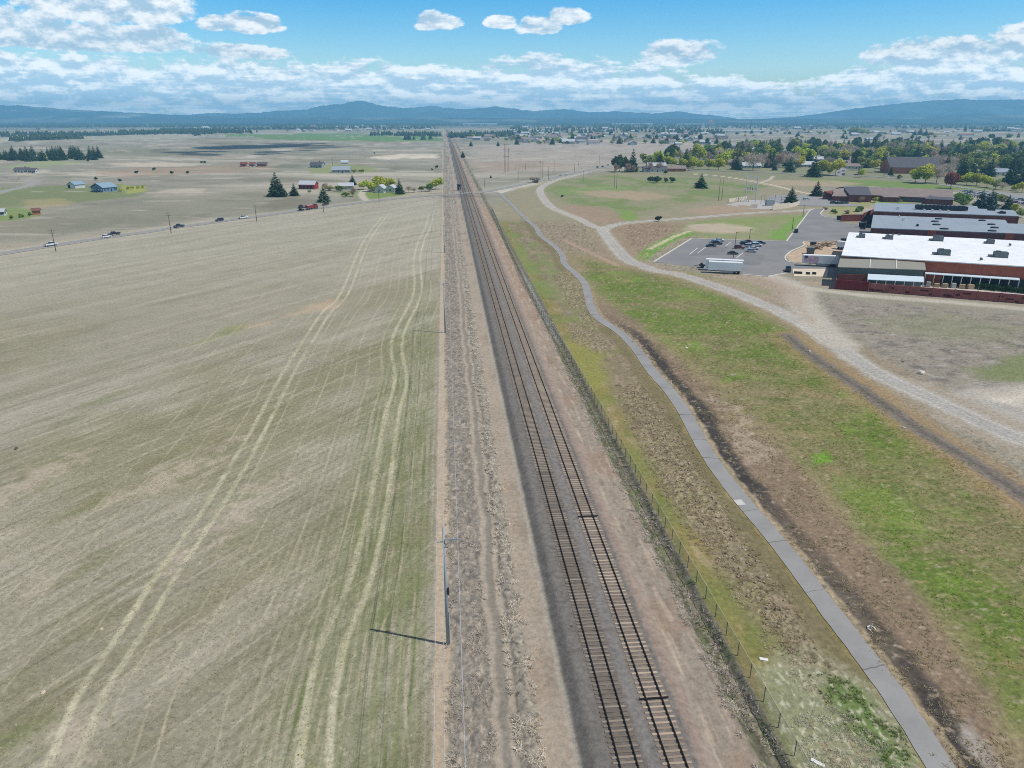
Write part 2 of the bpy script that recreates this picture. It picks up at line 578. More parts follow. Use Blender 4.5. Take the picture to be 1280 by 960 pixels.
    infield = np.where(X > hw[o[-1], 0] + 40, (1 - smooth(-17.3, -16.6, t + 0.5 * n1)) * (Y < 560), infield)
    infield = np.where(Y > 700, 0, infield)
    st_a, st_b = 0.872, 0.489                       # harrow direction
    u = X * st_b + Y * st_a; v = X * st_a - Y * st_b
    s1 = fbm(v / 3.2, u / 60, 4, 51)
    s2 = fbm(v / 11, u / 150, 3, 52)
    s3 = fbm(v / 0.9, u / 14, 3, 53) * (1 - smooth(120, 300, R))
    fld = np.zeros_like(C)
    keep = C.copy()
    put((153, 147, 127), np.ones_like(X))
    put((167, 160, 142), smooth(-0.05, 0.5, s2 + 0.5 * s1) * 0.8)
    put((128, 121, 92), smooth(0.0, 0.45, -s2 + 0.4 * n3 - 0.25 * s1) * 0.36)
    put((134, 128, 92), smooth(-0.1, 0.45, n3 + 0.4 * n2) * 0.6 * (1 - smooth(60, 330, R)))
    put((180, 169, 150), smooth(0.15, 0.5, s1) * 0.4)
    put((122, 116, 98), smooth(0.2, 0.5, -s1) * 0.28)
    put((186, 176, 158), smooth(0.12, 0.5, s3) * 0.5)
    put((116, 114, 86), smooth(0.12, 0.5, -s3) * 0.5)
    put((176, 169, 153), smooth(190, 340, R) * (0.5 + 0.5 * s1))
    # green flushes
    put((116, 124, 74), smooth(0.2, 0.6, fbm(v / 7, u / 30, 4, 54) + 0.25 * n2) * 0.45 * (1 - smooth(90, 260, R)))
    strip = smooth(-34, -27, t + 2.0 * n2) * (1 - smooth(-19, -17, t)) * (1 - smooth(120, 260, Y))
    put((118, 126, 74), strip * np.clip(0.7 + 0.9 * fbm(t / 0.7, Y / 25, 3, 55), 0, 1), 0.55)
    put((100, 112, 66), strip * smooth(0.1, 0.5, fbm(t / 0.5, Y / 12, 3, 56)), 0.7)
    put((178, 164, 142), strip * smooth(0.18, 0.45, fbm(t / 0.45, Y / 9, 3, 57)), 0.6)
    # tan patch in the middle of the field
    area([(300, 410), (345, 396), (408, 374), (425, 374), (410, 384), (330, 408)], (186, 164, 138), 2.2, 0.7, 6)
    area([(225, 432), (262, 420), (305, 404), (300, 412), (255, 430)], (132, 138, 84), 3.0, 0.6, 6)
    for q in ([(0, 612), (70, 580), (120, 560), (60, 600), (0, 630)], [(150, 620), (250, 570), (300, 545), (240, 590), (170, 625)],
              [(250, 665), (330, 600), (360, 592), (300, 650)], [(0, 762), (60, 730), (75, 728), (30, 760)],
              [(70, 940), (100, 905), (125, 912), (95, 960)], [(200, 705), (235, 690), (250, 700), (215, 722)]):
        area(q, (190, 174, 156), 2.0, 0.55, 5, nz=n1 + n2)
    # drill lines between and beside the two wheel tracks
    xa = np.interp(Y, A_Y, A_X); xb = np.interp(Y, B_Y, B_X)
    ca = 1 / np.sqrt(1 + np.interp(Y, A_Y, np.gradient(A_X, A_Y)) ** 2)
    cb = 1 / np.sqrt(1 + np.interp(Y, B_Y, np.gradient(B_X, B_Y)) ** 2)
    da = (X - xa) * ca; db = (X - xb) * cb
    endm = 1 - smooth(395, 440, Y)
    brk = fbm(X / 4, Y / 22, 3, 61)
    frac = (X - xa) / (xb - xa + 1e-6)
    for k, wgt in ((0.13, .8), (0.27, .55), (0.36, .8), (0.5, .5), (0.6, .75), (0.72, .5), (0.84, .7)):
        dl = np.abs(frac - k) * (xb - xa) + 0.06 * n2
        put((186, 176, 148), (1 - smooth(0.02, 0.17 + 0.0007 * R, np.abs(dl))) * (0.35 + 0.65 * smooth(-0.3, 0.2, brk)) * smooth(-0.75, -0.35, perlin(Y / 60, Y * 0 + k * 40, 62)) * endm, wgt * 0.8)
    for k in (-3.8, -8.2, -12.5, -16.2, -21, -26, 4.4, 7.6):
        ref = da if k < 0 else db
        dl = ref - k + 0.08 * n2 + 0.03 * k * (Y - 150) / 50
        put((184, 174, 148), (1 - smooth(0.02, 0.16 + 0.0007 * R, np.abs(dl))) * (0.3 + 0.7 * smooth(-0.3, 0.2, brk)) * smooth(-0.6, -0.2, perlin(Y / 70, Y * 0 + k, 63)) * endm * (1 - smooth(170, 320, Y) * (k < -5)), 0.6)
    # fine parallel rows near the right edge
    rows_ = np.sin(t * 2 * np.pi / 0.95 + 1.2 * n2)
    put((104, 112, 76), smooth(0.2, 0.9, rows_) * smooth(-44, -30, t) * (1 - smooth(90, 190, R)), 0.22)
    put((186, 174, 152), smooth(0.5, 0.98, -rows_) * smooth(-44, -30, t) * (1 - smooth(90, 190, R)) * smooth(-0.1, 0.3, brk), 0.35)
    # wheel track pairs
    for ref, sep in ((da, 1.22), (db, 1.25)):
        for sg in (-1, 1):
            dd = np.abs(ref - sg * sep + 0.16 * n1)
            m = (1 - smooth(0.16, 0.58, dd)) * endm * smooth(-0.75, -0.1, brk * 1.2 + 0.5 * n1)
            put((200, 193, 164), m * (0.6 + 0.4 * smooth(-0.3, 0.3, n2)) * (0.6 + 0.4 * smooth(-0.2, 0.3, nf + 0.5 * n1)), 0.9)
            put((172, 168, 116), m * smooth(0.1, 0.4, fbm(X / 2, Y / 9, 3, 65)), 0.35)
            put((150, 136, 112), m * smooth(0.15, 0.45, nf), 0.4)
    # clods and small pale stones
    put((200, 190, 172), smooth(0.5, 0.58, fbm(X / 0.55, Y / 0.55, 2, 66)) * (1 - smooth(100, 240, R)), 0.4)
    fcol = C.copy()
    C[:] = keep
    C[:] = C * (1 - infield[..., None]) + fcol * infield[..., None]

    # ---------------- highway verge
    band(HWY_L, 9.0, (178, 170, 148), 3.5, 0.6, 1.5)
    band(HWY_R, 9.5, (170, 164, 150), 3.5, 0.6, 1.5)
    # gravel turnout beside the crossing
    area([(618, 238.5), (650, 229.5), (690, 226.5), (682, 231), (650, 236.5), (625, 241)], (196, 188, 172), 2, 0.85, 3)
    area([(546, 249), (556, 241), (600, 240), (612, 246), (590, 252), (552, 253)], (128, 124, 118), 4, 0.75, 5)
    band([(600, 244), (596, 248), (598, 258), (606, 268)], 2.4, (160, 128, 100), 1.0, 0.5)
    band([(624, 241.6), (637, 238), (652, 235.6), (668, 234.4), (682, 233)], 1.6, (206, 198, 180), .7, 0.9)
    # line crossing further on
    band([(500, 214.2), (552, 214.8), (566, 214.6), (584, 214.6), (596, 215)], 4.0, (190, 184, 172), 2, 0.85)

    # ---------------- middle right meadow
    mr = area([(612, 262), (640, 238), (690, 226), (780, 214), (1020, 222), (1030, 256), (1000, 300), (860, 300), (790, 330), (730, 330), (690, 300), (640, 300)],
              (150, 142, 116), 8, 1.0, 8)
    gm = smooth(0.0, 0.3, fbm(X / 26, Y / 42, 4, 71) + 0.12)
    area([(685, 226), (760, 219), (860, 222), (960, 232), (930, 246), (840, 256), (770, 276), (735, 262), (700, 250), (682, 240)], (120, 134, 82), 8, 0.9, 9, extra=np.clip(gm + 0.35, 0, 1))
    area([(690, 237), (770, 231), (800, 236), (740, 242), (700, 243)], (132, 150, 92), 5, 0.5, 8)
    area([(720, 239), (790, 238), (850, 246), (800, 252), (750, 246)], (172, 150, 126), 5, 0.8, 9)
    area([(700, 256), (745, 258), (790, 274), (770, 280), (740, 278), (712, 268)], (160, 136, 116), 4, 0.8, 7)
    area([(780, 276), (800, 277), (790, 264), (772, 262), (776, 270)], (120, 150, 70), 3, 0.8, 5)
    area([(850, 262), (930, 253), (985, 256), (960, 262), (880, 269)], (170, 146, 124), 4, 0.7, 6)
    area([(840, 281), (900, 274), (1000, 268), (1008, 268), (986, 299), (910, 297), (866, 296), (830, 300)], (134, 146, 88), 4, 0.9, 6, extra=np.clip(gm + 0.5, 0, 1))
    area([(960, 292), (982, 280), (1006, 268), (984, 300), (970, 300)], (118, 152, 72), 2.5, 0.9, 4)
    area([(855, 281), (900, 279), (942, 284), (935, 290), (880, 291), (858, 287)], (190, 172, 152), 3, 0.8, 6)
    area([(758, 290), (790, 278), (860, 279), (840, 292), (812, 306), (796, 322), (778, 312)], (150, 128, 106), 4, 0.85, 5)
    band([(800, 324), (815, 312), (830, 303), (846, 296), (862, 292)], 3.2, (110, 152, 58), 1.5, 0.9, 1.0)
    band([(812, 311), (830, 302), (850, 293), (862, 289)], 1.3, (206, 196, 160), .8, 0.8, .8)
    area([(640, 292), (690, 300), (730, 325), (745, 345), (725, 335), (690, 318), (655, 312)], (166, 138, 116), 4, 0.7, 6)
    # town lawns, school grounds
    area([(770, 216), (900, 190), (1300, 176), (1420, 200), (1420, 250), (1190, 236), (1020, 226), (900, 224)], (134, 134, 104), 10, 0.9, 10)
    area([(1010, 224), (1130, 228), (1250, 237), (1195, 238), (1085, 233), (1022, 231)], (118, 138, 76), 3, 0.95, 5)
    area([(960, 226), (1040, 226), (1080, 230), (1050, 234), (960, 232)], (176, 156, 132), 4, 0.7, 5)
    band([(862, 217), (910, 222), (960, 231), (1005, 241), (1030, 244)], 1.9, (202, 190, 166), .9, 0.95)
    band([(950, 229), (962, 225), (966, 221)], 1.7, (196, 184, 162), .9, 0.8)
    area([(1036, 258), (1100, 246), (1180, 247), (1215, 252), (1092, 255), (1080, 262), (1060, 271), (1040, 270)], (150, 150, 100), 3, 0.9, 4)
    area([(1100, 250), (1180, 249), (1190, 253), (1095, 254)], (128, 150, 80), 2, 0.8, 2)

    # ---------------- right of the fence, up to the trail and beyond
    xt = np.interp(Y, TRAIL_Y, TRAIL_X)
    sl = np.interp(Y, TRAIL_Y, np.gradient(TRAIL_X, TRAIL_Y))
    dt = (X - xt) / np.sqrt(1 + sl ** 2)
    upto = 1 - smooth(370, 405, Y)
    mid = smooth(13.6, 14.6, t + 0.4 * n1) * (1 - smooth(-0.5, 0.5, dt)) * upto
    put((136, 124, 98), mid)
    put((142, 129, 82), mid * (1 - smooth(16.2, 18.9, t + 2.6 * n2 + n1)), 0.9)
    put((112, 116, 66), mid * smooth(0.0, 0.4, fbm(X / 4, Y / 9, 4, 181)) * (1 - smooth(17, 21, t)), 0.7)
    put((166, 150, 118), mid * smooth(0.1, 0.4, fbm(X / 2.5, Y / 6, 4, 182)), 0.6)
    put((122, 128, 70), mid * smooth(-0.05, 0.3, n2 + 0.3 * n3), 0.7)
    put((156, 138, 118), mid * smooth(0.0, 0.35, fbm(X / 5, Y / 10, 4, 81)) * smooth(17.5, 20, t), 0.8)
    put((104, 94, 80), mid * smooth(0.05, 0.4, fbm(X / 1.6, Y / 2.4, 4, 82)) * smooth(17.5, 20, t), 0.6)
    put((122, 112, 82), mid * smooth(-5.2, -3.4, dt + 0.7 * n1), 0.85)
    put((132, 122, 64), mid * smooth(-2.0, -1.3, dt + 0.5 * n1), 0.7)
    put((160, 136, 104), mid * smooth(-1.9, -1.4, dt + 0.5 * n1) * smooth(-0.3, 0.3, n1 + n2), 0.6)
    lowr = area([(940, 840), (1010, 800), (1130, 900), (1170, 990), (1000, 990), (990, 930)], (150, 150, 122), 1.2, 0.7, 3, extra=mid)
    area([(1020, 850), (1050, 842), (1110, 905), (1130, 950), (1100, 960), (1045, 890)], (96, 122, 58), 0.9, 0.75, 2.4, nz=n1, extra=mid)
    put((196, 190, 166), mid * lowr * smooth(0.1, 0.35, fbm(X / 0.5, Y / 1.0, 3, 83)), 0.75)
    area([(690, 430), (735, 425), (770, 470), (760, 500), (720, 480)], (142, 140, 76), 2, 0.8, 4, extra=mid)
    area([(636, 282), (650, 300), (664, 330), (690, 365), (684, 372), (655, 335), (640, 300)], (122, 136, 78), 2, 0.7, 6, extra=mid)
    area([(664, 300), (690, 330), (712, 352), (742, 400), (720, 400), (690, 360)], (128, 134, 88), 3, 0.8, 4, extra=mid)
    # band of loose rubble
    rub = np.zeros_like(X)
    for q in ([(690, 345), (712, 338), (735, 372), (745, 408), (728, 400), (705, 372)], [(708, 408), (738, 402), (765, 432), (748, 440), (722, 430)],
              [(775, 490), (800, 485), (842, 530), (905, 640), (985, 745), (1000, 800), (975, 800), (930, 745), (880, 680), (835, 610)],
              [(1000, 800), (975, 790), (1040, 850), (1050, 840)]):
        sd = poly_sd(X, Y, WL(q), 20)
        rub = np.maximum(rub, smooth(-1.6, 1.6, sd + 3.0 * n2 + 1.6 * n1))
    rub = rub * mid
    put((146, 133, 104), rub, 0.6)
    put((104, 94, 76), rub * smooth(0.0, 0.3, fbm(X / 0.9, Y / 0.9, 3, 84)), 0.8)
    put((172, 158, 132), rub * smooth(0.1, 0.3, fbm(X / 0.7 + 9, Y / 0.7, 3, 85)), 0.8)

    # right of the trail
    rt = smooth(-0.2, 0.4, dt) * upto
    wide = rt * (1 - smooth(40, 60, dt))
    put((148, 134, 112), rt * (1 - smooth(15, 30, dt + 6 * n2)))
    gf = [(712, 318), (760, 330), (830, 341), (930, 376), (1000, 424), (1060, 478), (1100, 512), (1200, 588), (1290, 660), (1300, 910), (1240, 860), (1190, 770), (1120, 690), (1040, 610),
          (960, 540), (905, 505), (850, 450), (800, 408), (765, 380), (745, 352)]
    put((86, 74, 62), rt * smooth(0.05, 0.35, fbm(X / 1.1, Y / 0.8, 4, 191)) * (1 - smooth(60, 90, dt)), 0.55)
    put((190, 176, 154), rt * smooth(0.2, 0.45, fbm(X / 0.9 + 7, Y / 0.7, 4, 192)) * (1 - smooth(60, 90, dt)), 0.5)
    sd = poly_sd(X, Y, WL(gf), 60)
    g = smooth(-3.0, 4.0, sd + 4.5 * n2 + 5 * n3)
    put((146, 132, 100), smooth(-9, -3, sd + 4 * n3), 0.9)
    put((116, 121, 68), g * (0.55 + 0.45 * smooth(-0.35, 0.15, n3 + 0.5 * n2)))
    put((104, 124, 54), g * smooth(0.0, 0.3, n3 + 0.5 * n2 + 0.05), 0.8)
    put((136, 124, 92), g * smooth(-0.05, 0.35, fbm(X / 30, Y / 18, 4, 188) + 0.4 * n2) * 0.75)
    put((128, 116, 86), g * smooth(0.1, 0.4, fbm(X / 3.5, Y / 1.8, 4, 189)) * 0.55)
    put((86, 108, 44), g * smooth(0.1, 0.4, fbm(X / 5, Y / 3, 4, 190)) * 0.5)
    put((74, 84, 42), g * smooth(0.12, 0.42, fbm(X / 1.2, Y / 0.9, 4, 193)) * 0.55)
    put((168, 150, 116), g * smooth(0.16, 0.45, fbm(X / 1.6, Y / 0.9, 4, 194)) * 0.6)
    put((120, 142, 62), g * smooth(0.12, 0.4, fbm(X / 16, Y / 20, 3, 86)), 0.55)
    put((158, 136, 100), g * smooth(0.10, 0.5, fbm(X / 11 + 30 + 0.5 * n2, Y / 9 + 0.6 * n1, 5, 87, 0.65) - 0.15 * n3 + 0.15 * n1), 0.6)
    put((176, 164, 142), g * smooth(0.36, 0.5, fbm(X / 2.6, Y / 1.3, 4, 88)), 0.5)
    put((116, 142, 58), g * smooth(0.42, 0.55, fbm(X / 7, Y / 7, 2, 89)), 0.5)
    area([(1015, 568), (1036, 566), (1040, 578), (1018, 580)], (112, 156, 50), 0.8, 0.8, 1)
    area([(745, 372), (790, 398), (850, 452), (930, 530), (1020, 610), (1100, 700), (1170, 770), (1240, 870), (1220, 960), (1160, 880), (1080, 770), (980, 650), (900, 560), (830, 470), (780, 420), (748, 396)],
         (136, 117, 98), 1.5, 0.85, 3.6)
    area([(890, 500), (930, 520), (960, 560), (940, 575), (905, 540)], (178, 162, 142), 1.5, 0.55, 5, nz=n1 + n2)
    dk = smooth(1.9, 2.5, dt + 0.5 * n1) * (1 - smooth(3.9, 5.6, dt + 1.3 * n2 + 0.8 * n1)) * (1 - smooth(165, 200, Y)) * (1 - 0.4 * smooth(0.2, 0.5, n3))
    put((68, 64, 62), dk, 0.95)
    put((60, 56, 53), dk * smooth(0.0, 0.3, n1), 0.6)
    gap = smooth(1.3, 1.45, dt + 0.2 * n1) * (1 - smooth(1.9, 2.4, dt + 0.5 * n1)) * (1 - smooth(200, 260, Y))
    put((176, 158, 128), gap * smooth(-0.25, 0.15, fbm(X / 0.8, Y / 2.5, 3, 90)), 0.7)
    put((128, 108, 92), wide * smooth(0.15, 0.4, fbm(X / 2.0, Y / 1.5, 4, 91)) * (1 - g) * smooth(3, 6, dt), 0.6)
    put((184, 166, 144), wide * smooth(0.22, 0.42, fbm(X / 1.3 + 4, Y / 1.0, 4, 92)) * (1 - 0.6 * g), 0.5)
    area([(1195, 905), (1212, 900), (1236, 935), (1250, 960), (1235, 965), (1205, 930)], (170, 160, 150), 0.5, 0.8, 0.8, nz=n1)

    # ---------------- gravel road, its ruts and the open ground past it
    gr = np.array(catmull(WL(GRAVEL), 6))
    area([(1030, 372), (1300, 395), (1420, 470), (1420, 620), (1280, 548), (1190, 505), (1100, 455), (1045, 415)], (148, 139, 125), 4, 0.95, 5)
    opn = smooth(-2, 2, poly_sd(X, Y, WL([(1030, 372), (1300, 395), (1420, 470), (1420, 620), (1280, 548), (1190, 505), (1100, 455), (1045, 415)]), 40))
    put((116, 110, 103), opn * smooth(0.0, 0.4, fbm(X / 6, Y / 4, 5, 201)) * 0.8)
    put((166, 159, 148), opn * smooth(0.1, 0.4, fbm(X / 4, Y / 2.5, 5, 202)) * 0.7)
    put((92, 87, 82), opn * smooth(0.2, 0.45, fbm(X / 1.8, Y / 1.2, 4, 203)) * 0.6)
    area([(1090, 400), (1180, 395), (1270, 410), (1250, 428), (1150, 420)], (134, 134, 102), 7, 0.55, 10, nz=n1 + n3)
    area([(1205, 460), (1290, 445), (1420, 470), (1420, 500), (1290, 478), (1230, 474)], (122, 130, 84), 2.5, 0.85, 5)
    area([(1165, 495), (1230, 482), (1290, 480), (1420, 510), (1420, 680), (1290, 570), (1215, 530)], (186, 176, 162), 3.0, 0.9, 5)
    area([(1220, 500), (1290, 488), (1300, 500), (1240, 508)], (214, 204, 188), 2, 0.7, 4)
    area([(1195, 500), (1235, 498), (1290, 520), (1270, 528), (1215, 515)], (150, 146, 140), 2, 0.6, 5)
    area([(1085, 458), (1130, 472), (1190, 488), (1300, 528), (1420, 556), (1420, 650), (1290, 580), (1200, 532), (1130, 494)], (174, 168, 159), 2.0, 0.9, 4, nz=n1 + n2)
    nrd = band(GRAVEL, 7.0, (156, 138, 112), 3.0, 0.6, 1.8)
    band(DARKTRACK, 4.6, (156, 130, 96), 2.4, 0.65, 2.2)
    band(DARKTRACK, 1.9, (122, 114, 106), 0.9, 0.9, 0.8)
    band(DARKTRACK, 0.6, (96, 90, 84), 0.4, 0.6, 0.5)
    band(GRAVEL, 3.0, (176, 170, 161), 1.5, 0.95, 1.5)
    dg = line_dist(X, Y, gr, 5)
    put((156, 152, 148), (1 - smooth(0.3, 0.9, np.abs(dg - 0.95) + 0.35 * n1)) * (dg < 3) * smooth(-0.3, 0.3, n2), 0.5)
    put((196, 190, 180), (1 - smooth(0.2, 0.7, np.abs(dg - 2.0) + 0.3 * n1)) * (dg < 4), 0.35)
    band(GRAVEL2, 2.7, (188, 180, 168), 0.9, 0.95, 0.6)
    d2 = line_dist(X, Y, catmull(WL(GRAVEL2), 6), 5)
    put((158, 152, 148), (1 - smooth(0.3, 0.8, np.abs(d2 - 0.9))) * (d2 < 3), 0.6)
    band(SPUR, 4.4, (184, 176, 162), 2.2, 0.9, 1.6)
    band(WALLTRACK, 2.5, (186, 178, 162), 1.2, 0.9, 0.9)
    area([(925, 342), (960, 345), (1000, 360), (1020, 410), (985, 380), (940, 366), (880, 345)], (172, 152, 132), 2, 0.6, 3)
    area([(845, 336), (880, 343), (930, 352), (965, 362), (960, 370), (915, 355), (860, 342)], (130, 136, 86), 1.5, 0.5, 3, nz=n1 + n2)
    area([(1005, 352), (1042, 352), (1040, 360), (1005, 356)], (176, 156, 138), 1.5, 0.7, 2)
    band([(705, 300), (730, 312), (760, 326), (772, 332)], 1.3, (176, 150, 126), .8, 0.7)
    area([(560, 430), (560, 430.2), (560.2, 430.2)], (0, 0, 0), 0.1, 0.0)

    # ---------------- railway corridor
    far_c = 1 - smooth(3200, 4200, Y)
    cor = smooth(-17.2, -16.4, t + 0.5 * n1) * (1 - smooth(13.8, 14.5, t + 0.3 * n1)) * far_c
    wb = 0.55 * n2 + 0.45 * perlin(Y / 23, Y * 0 + 3.3, 301) + 0.3 * perlin(Y / 7, Y * 0 + 1.3, 302)
    tt = t + 0.4 * n1 + wb * smooth(-16.5, -14, t) * (1 - smooth(-7.5, -6.4, t))
    put((152, 142, 126), cor)
    put((184, 166, 142), cor * smooth(-17.0, -16.5, tt) * (1 - smooth(-15.4, -14.8, tt)), 0.9)
    br = cor * smooth(-15.4, -14.6, tt) * (1 - smooth(-11.4, -10.8, tt))
    put((142, 134, 122), br, 0.95)
    put((108, 101, 96), br * smooth(0.0, 0.35, fbm(X / 0.8, Y / 1.6, 4, 101)), 0.75)
    put((182, 168, 150), br * smooth(0.1, 0.35, fbm(X / 0.7 + 5, Y / 1.4, 4, 102)), 0.7)
    dr = cor * smooth(-11.2, -10.8, tt) * (1 - smooth(-9.1, -8.7, tt))
    put((150, 141, 128), dr, 0.95)
    ru = cor * np.maximum(1 - smooth(0.15, 0.42, np.abs(tt + 10.75)), 1 - smooth(0.15, 0.42, np.abs(tt + 9.25)))
    put((176, 162, 144), ru, 0.65)
    put((126, 120, 110), cor * (1 - smooth(0.2, 0.5, np.abs(tt + 9.95))), 0.5)
    sg = cor * smooth(-8.95, -8.6, tt) * (1 - smooth(-7.5, -7.1, tt))
    put((146, 138, 125), sg, 0.9)
    put((96, 90, 84), sg * smooth(0.0, 0.3, fbm(X / 0.7, Y / 0.9, 4, 103)), 0.7)
    put((180, 170, 154), sg * smooth(0.12, 0.35, fbm(X / 0.6 + 5, Y / 0.8, 4, 104)), 0.7)
    tn = cor * smooth(-7.4, -6.8, tt) * (1 - smooth(-4.5, -4.0, t + 0.2 * n1))
    put((167, 153, 136), tn, 0.9)
    put((156, 136, 118), tn * smooth(0.0, 0.4, n2), 0.6)
    put((132, 124, 112), tn * (1 - smooth(0.3, 0.8, np.abs(tt + 5.0))) * smooth(-0.1, 0.3, n2), 0.4)
    put((172, 166, 152), cor * (1 - smooth(0.1, 0.45, np.abs(t + 4.15 + 0.2 * n1))), 0.6)
    bal = cor * smooth(-4.1, -3.6, t + 0.15 * n1) * (1 - smooth(5.9, 6.5, t + 0.2 * n1))
    put((119, 114, 108), bal)
    put((114, 106, 99), bal * (1 - smooth(1.2, 2.0, np.abs(t))), 0.65)
    put((132, 127, 122), bal * (1 - smooth(0.3, 0.9, np.abs(t - 2.1))), 0.7)
    put((136, 122, 112), bal * (1 - smooth(1.0, 1.6, np.abs(t - 4.15))), 0.6)
    put((92, 88, 86), bal * (1 - smooth(0.3, 0.8, np.abs(t + 3.4))), 0.5)
    pu = cor * smooth(5.7, 6.2, t + 0.2 * n1) * (1 - smooth(7.2, 8.0, t + 0.4 * n1))
    put((150, 133, 121), pu, 0.9)
    rtn = cor * smooth(7.2, 8.0, t + 0.4 * n1) * (1 - smooth(11.0, 11.8, t + 0.4 * n1))
    put((153, 141, 127), rtn, 0.95)
    put((128, 116, 102), rtn * smooth(0.05, 0.4, fbm(X / 1.3, Y / 2.2, 4, 205)) * 0.6)
    put((168, 140, 118), rtn * smooth(110, 240, Y) * (1 - smooth(420, 480, Y)), 0.5)
    put((150, 126, 108), rtn * smooth(0.0, 0.35, n2 + 0.4 * n1), 0.6)
    put((194, 174, 154), rtn * smooth(0.1, 0.4, fbm(t / 0.7, Y / 8, 3, 105)), 0.5)
    dc = cor * smooth(11.0, 11.7, t + 0.4 * n1)
    put((126, 120, 100), dc, 0.9)
    put((84, 84, 70), dc * (1 - smooth(0.3, 0.9, np.abs(t - 12.0 + 0.5 * n1))), 0.75)
    put((112, 122, 82), dc * smooth(0.05, 0.35, fbm(X / 1.6, Y / 3.2, 4, 106)), 0.7)
    put((170, 158, 136), dc * smooth(0.15, 0.4, fbm(X / 0.6, Y / 1.2, 3, 107)), 0.5)
    # gravel apron / concrete gutter by the ditch further off
    put((150, 150, 148), cor * (1 - smooth(0.4, 0.9, np.abs(t - 13.0 + 0.3 * n1))) * smooth(160, 180, Y) * (1 - smooth(240, 270, Y)), 0.8)
    put((104, 100, 96), cor * (1 - smooth(4, 9, np.abs(Y - 520 + 3 * n2))) * (1 - smooth(20, 40, np.abs(t))), 0.5)

    # ---------------- fine relief near the camera
    nearm = 1 - smooth(120, 230, R)
    Z = Z + nearm * (sg + br * 0.8) * (0.16 * fbm(X / 0.9, Y / 0.9, 3, 111) + 0.06)
    Z = Z + nearm * rub * 0.28 * fbm(X / 1.0, Y / 1.0, 3, 112)
    Z = Z + nearm * dc * 0.16 * fbm(X / 0.8, Y / 0.8, 3, 113)
    Z = Z + nearm * wide * 0.07 * fbm(X / 1.1, Y / 1.1, 3, 114)
    # bank that falls from the trail to the rubble
    ROUGH = np.clip(0.50 + 0.3 * rt + 0.5 * (br + sg + rub + dc) + 0.2 * wide + 0.25 * mid + 0.25 * bal, 0, 1)

    V = np.stack([X, Y, Z], -1).reshape(-1, 3)
    i = (np.arange(nr - 1)[:, None] * nc + np.arange(nc - 1)[None]).astype(np.int32)
    Fc = np.stack([i, i + 1, i + 1 + nc, i + nc], -1).reshape(-1, 4)
    m, nt, b = new_mat('open_ground')
    b.inputs['Roughness'].default_value = 0.95
    b.inputs['Specular IOR Level'].default_value = 0.1
    at = nd(nt, 'ShaderNodeVertexColor'); at.layer_name = 'soil'
    tc = nd(nt, 'ShaderNodeTexCoord')

    def noise(scale, detail, rough):
        n = nd(nt, 'ShaderNodeTexNoise'); n.inputs['Scale'].default_value = scale; n.inputs['Detail'].default_value = detail; n.inputs['Roughness'].default_value = rough
        nt.links.new(tc.outputs['Object'], n.inputs['Vector'])
        return n
    na = noise(1.5, 9, 0.75)
    nb = noise(0.16, 5, 0.6)
    amp = nd(nt, 'ShaderNodeMath', operation='MULTIPLY_ADD'); amp.inputs[1].default_value = 1.5; amp.inputs[2].default_value = 0.75
    nt.links.new(at.outputs['Alpha'], amp.inputs[0])
    a0 = nd(nt, 'ShaderNodeMath', operation='SUBTRACT'); a0.inputs[1].default_value = 0.5; nt.links.new(na.outputs['Fac'], a0.inputs[0])
    a1 = nd(nt, 'ShaderNodeMath', operation='MULTIPLY'); nt.links.new(a0.outputs[0], a1.inputs[0]); nt.links.new(amp.outputs[0], a1.inputs[1])
    b0 = nd(nt, 'ShaderNodeMath', operation='MULTIPLY_ADD'); b0.inputs[1].default_value = 0.4; b0.inputs[2].default_value = 0.8
    nt.links.new(nb.outputs['Fac'], b0.inputs[0])
    ad = nd(nt, 'ShaderNodeMath', operation='ADD'); nt.links.new(a1.outputs[0], ad.inputs[0]); nt.links.new(b0.outputs[0], ad.inputs[1])
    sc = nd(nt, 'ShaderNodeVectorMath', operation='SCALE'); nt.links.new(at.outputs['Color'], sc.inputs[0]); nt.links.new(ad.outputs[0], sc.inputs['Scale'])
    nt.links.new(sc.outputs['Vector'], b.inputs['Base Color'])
    bp = nd(nt, 'ShaderNodeBump'); bp.inputs['Strength'].default_value = 0.8; bp.inputs['Distance'].default_value = 0.16
    nt.links.new(na.outputs['Fac'], bp.inputs['Height']); nt.links.new(bp.outputs['Normal'], b.inputs['Normal'])
    g_ = np_mesh('ground', V, Fc, m, smooth_sh=True)
    g_['kind'] = 'structure'
    ca_ = g_.data.color_attributes.new('soil', 'FLOAT_COLOR', 'POINT')
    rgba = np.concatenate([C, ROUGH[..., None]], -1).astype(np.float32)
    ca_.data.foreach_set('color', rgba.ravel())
    return g_


build_ground()

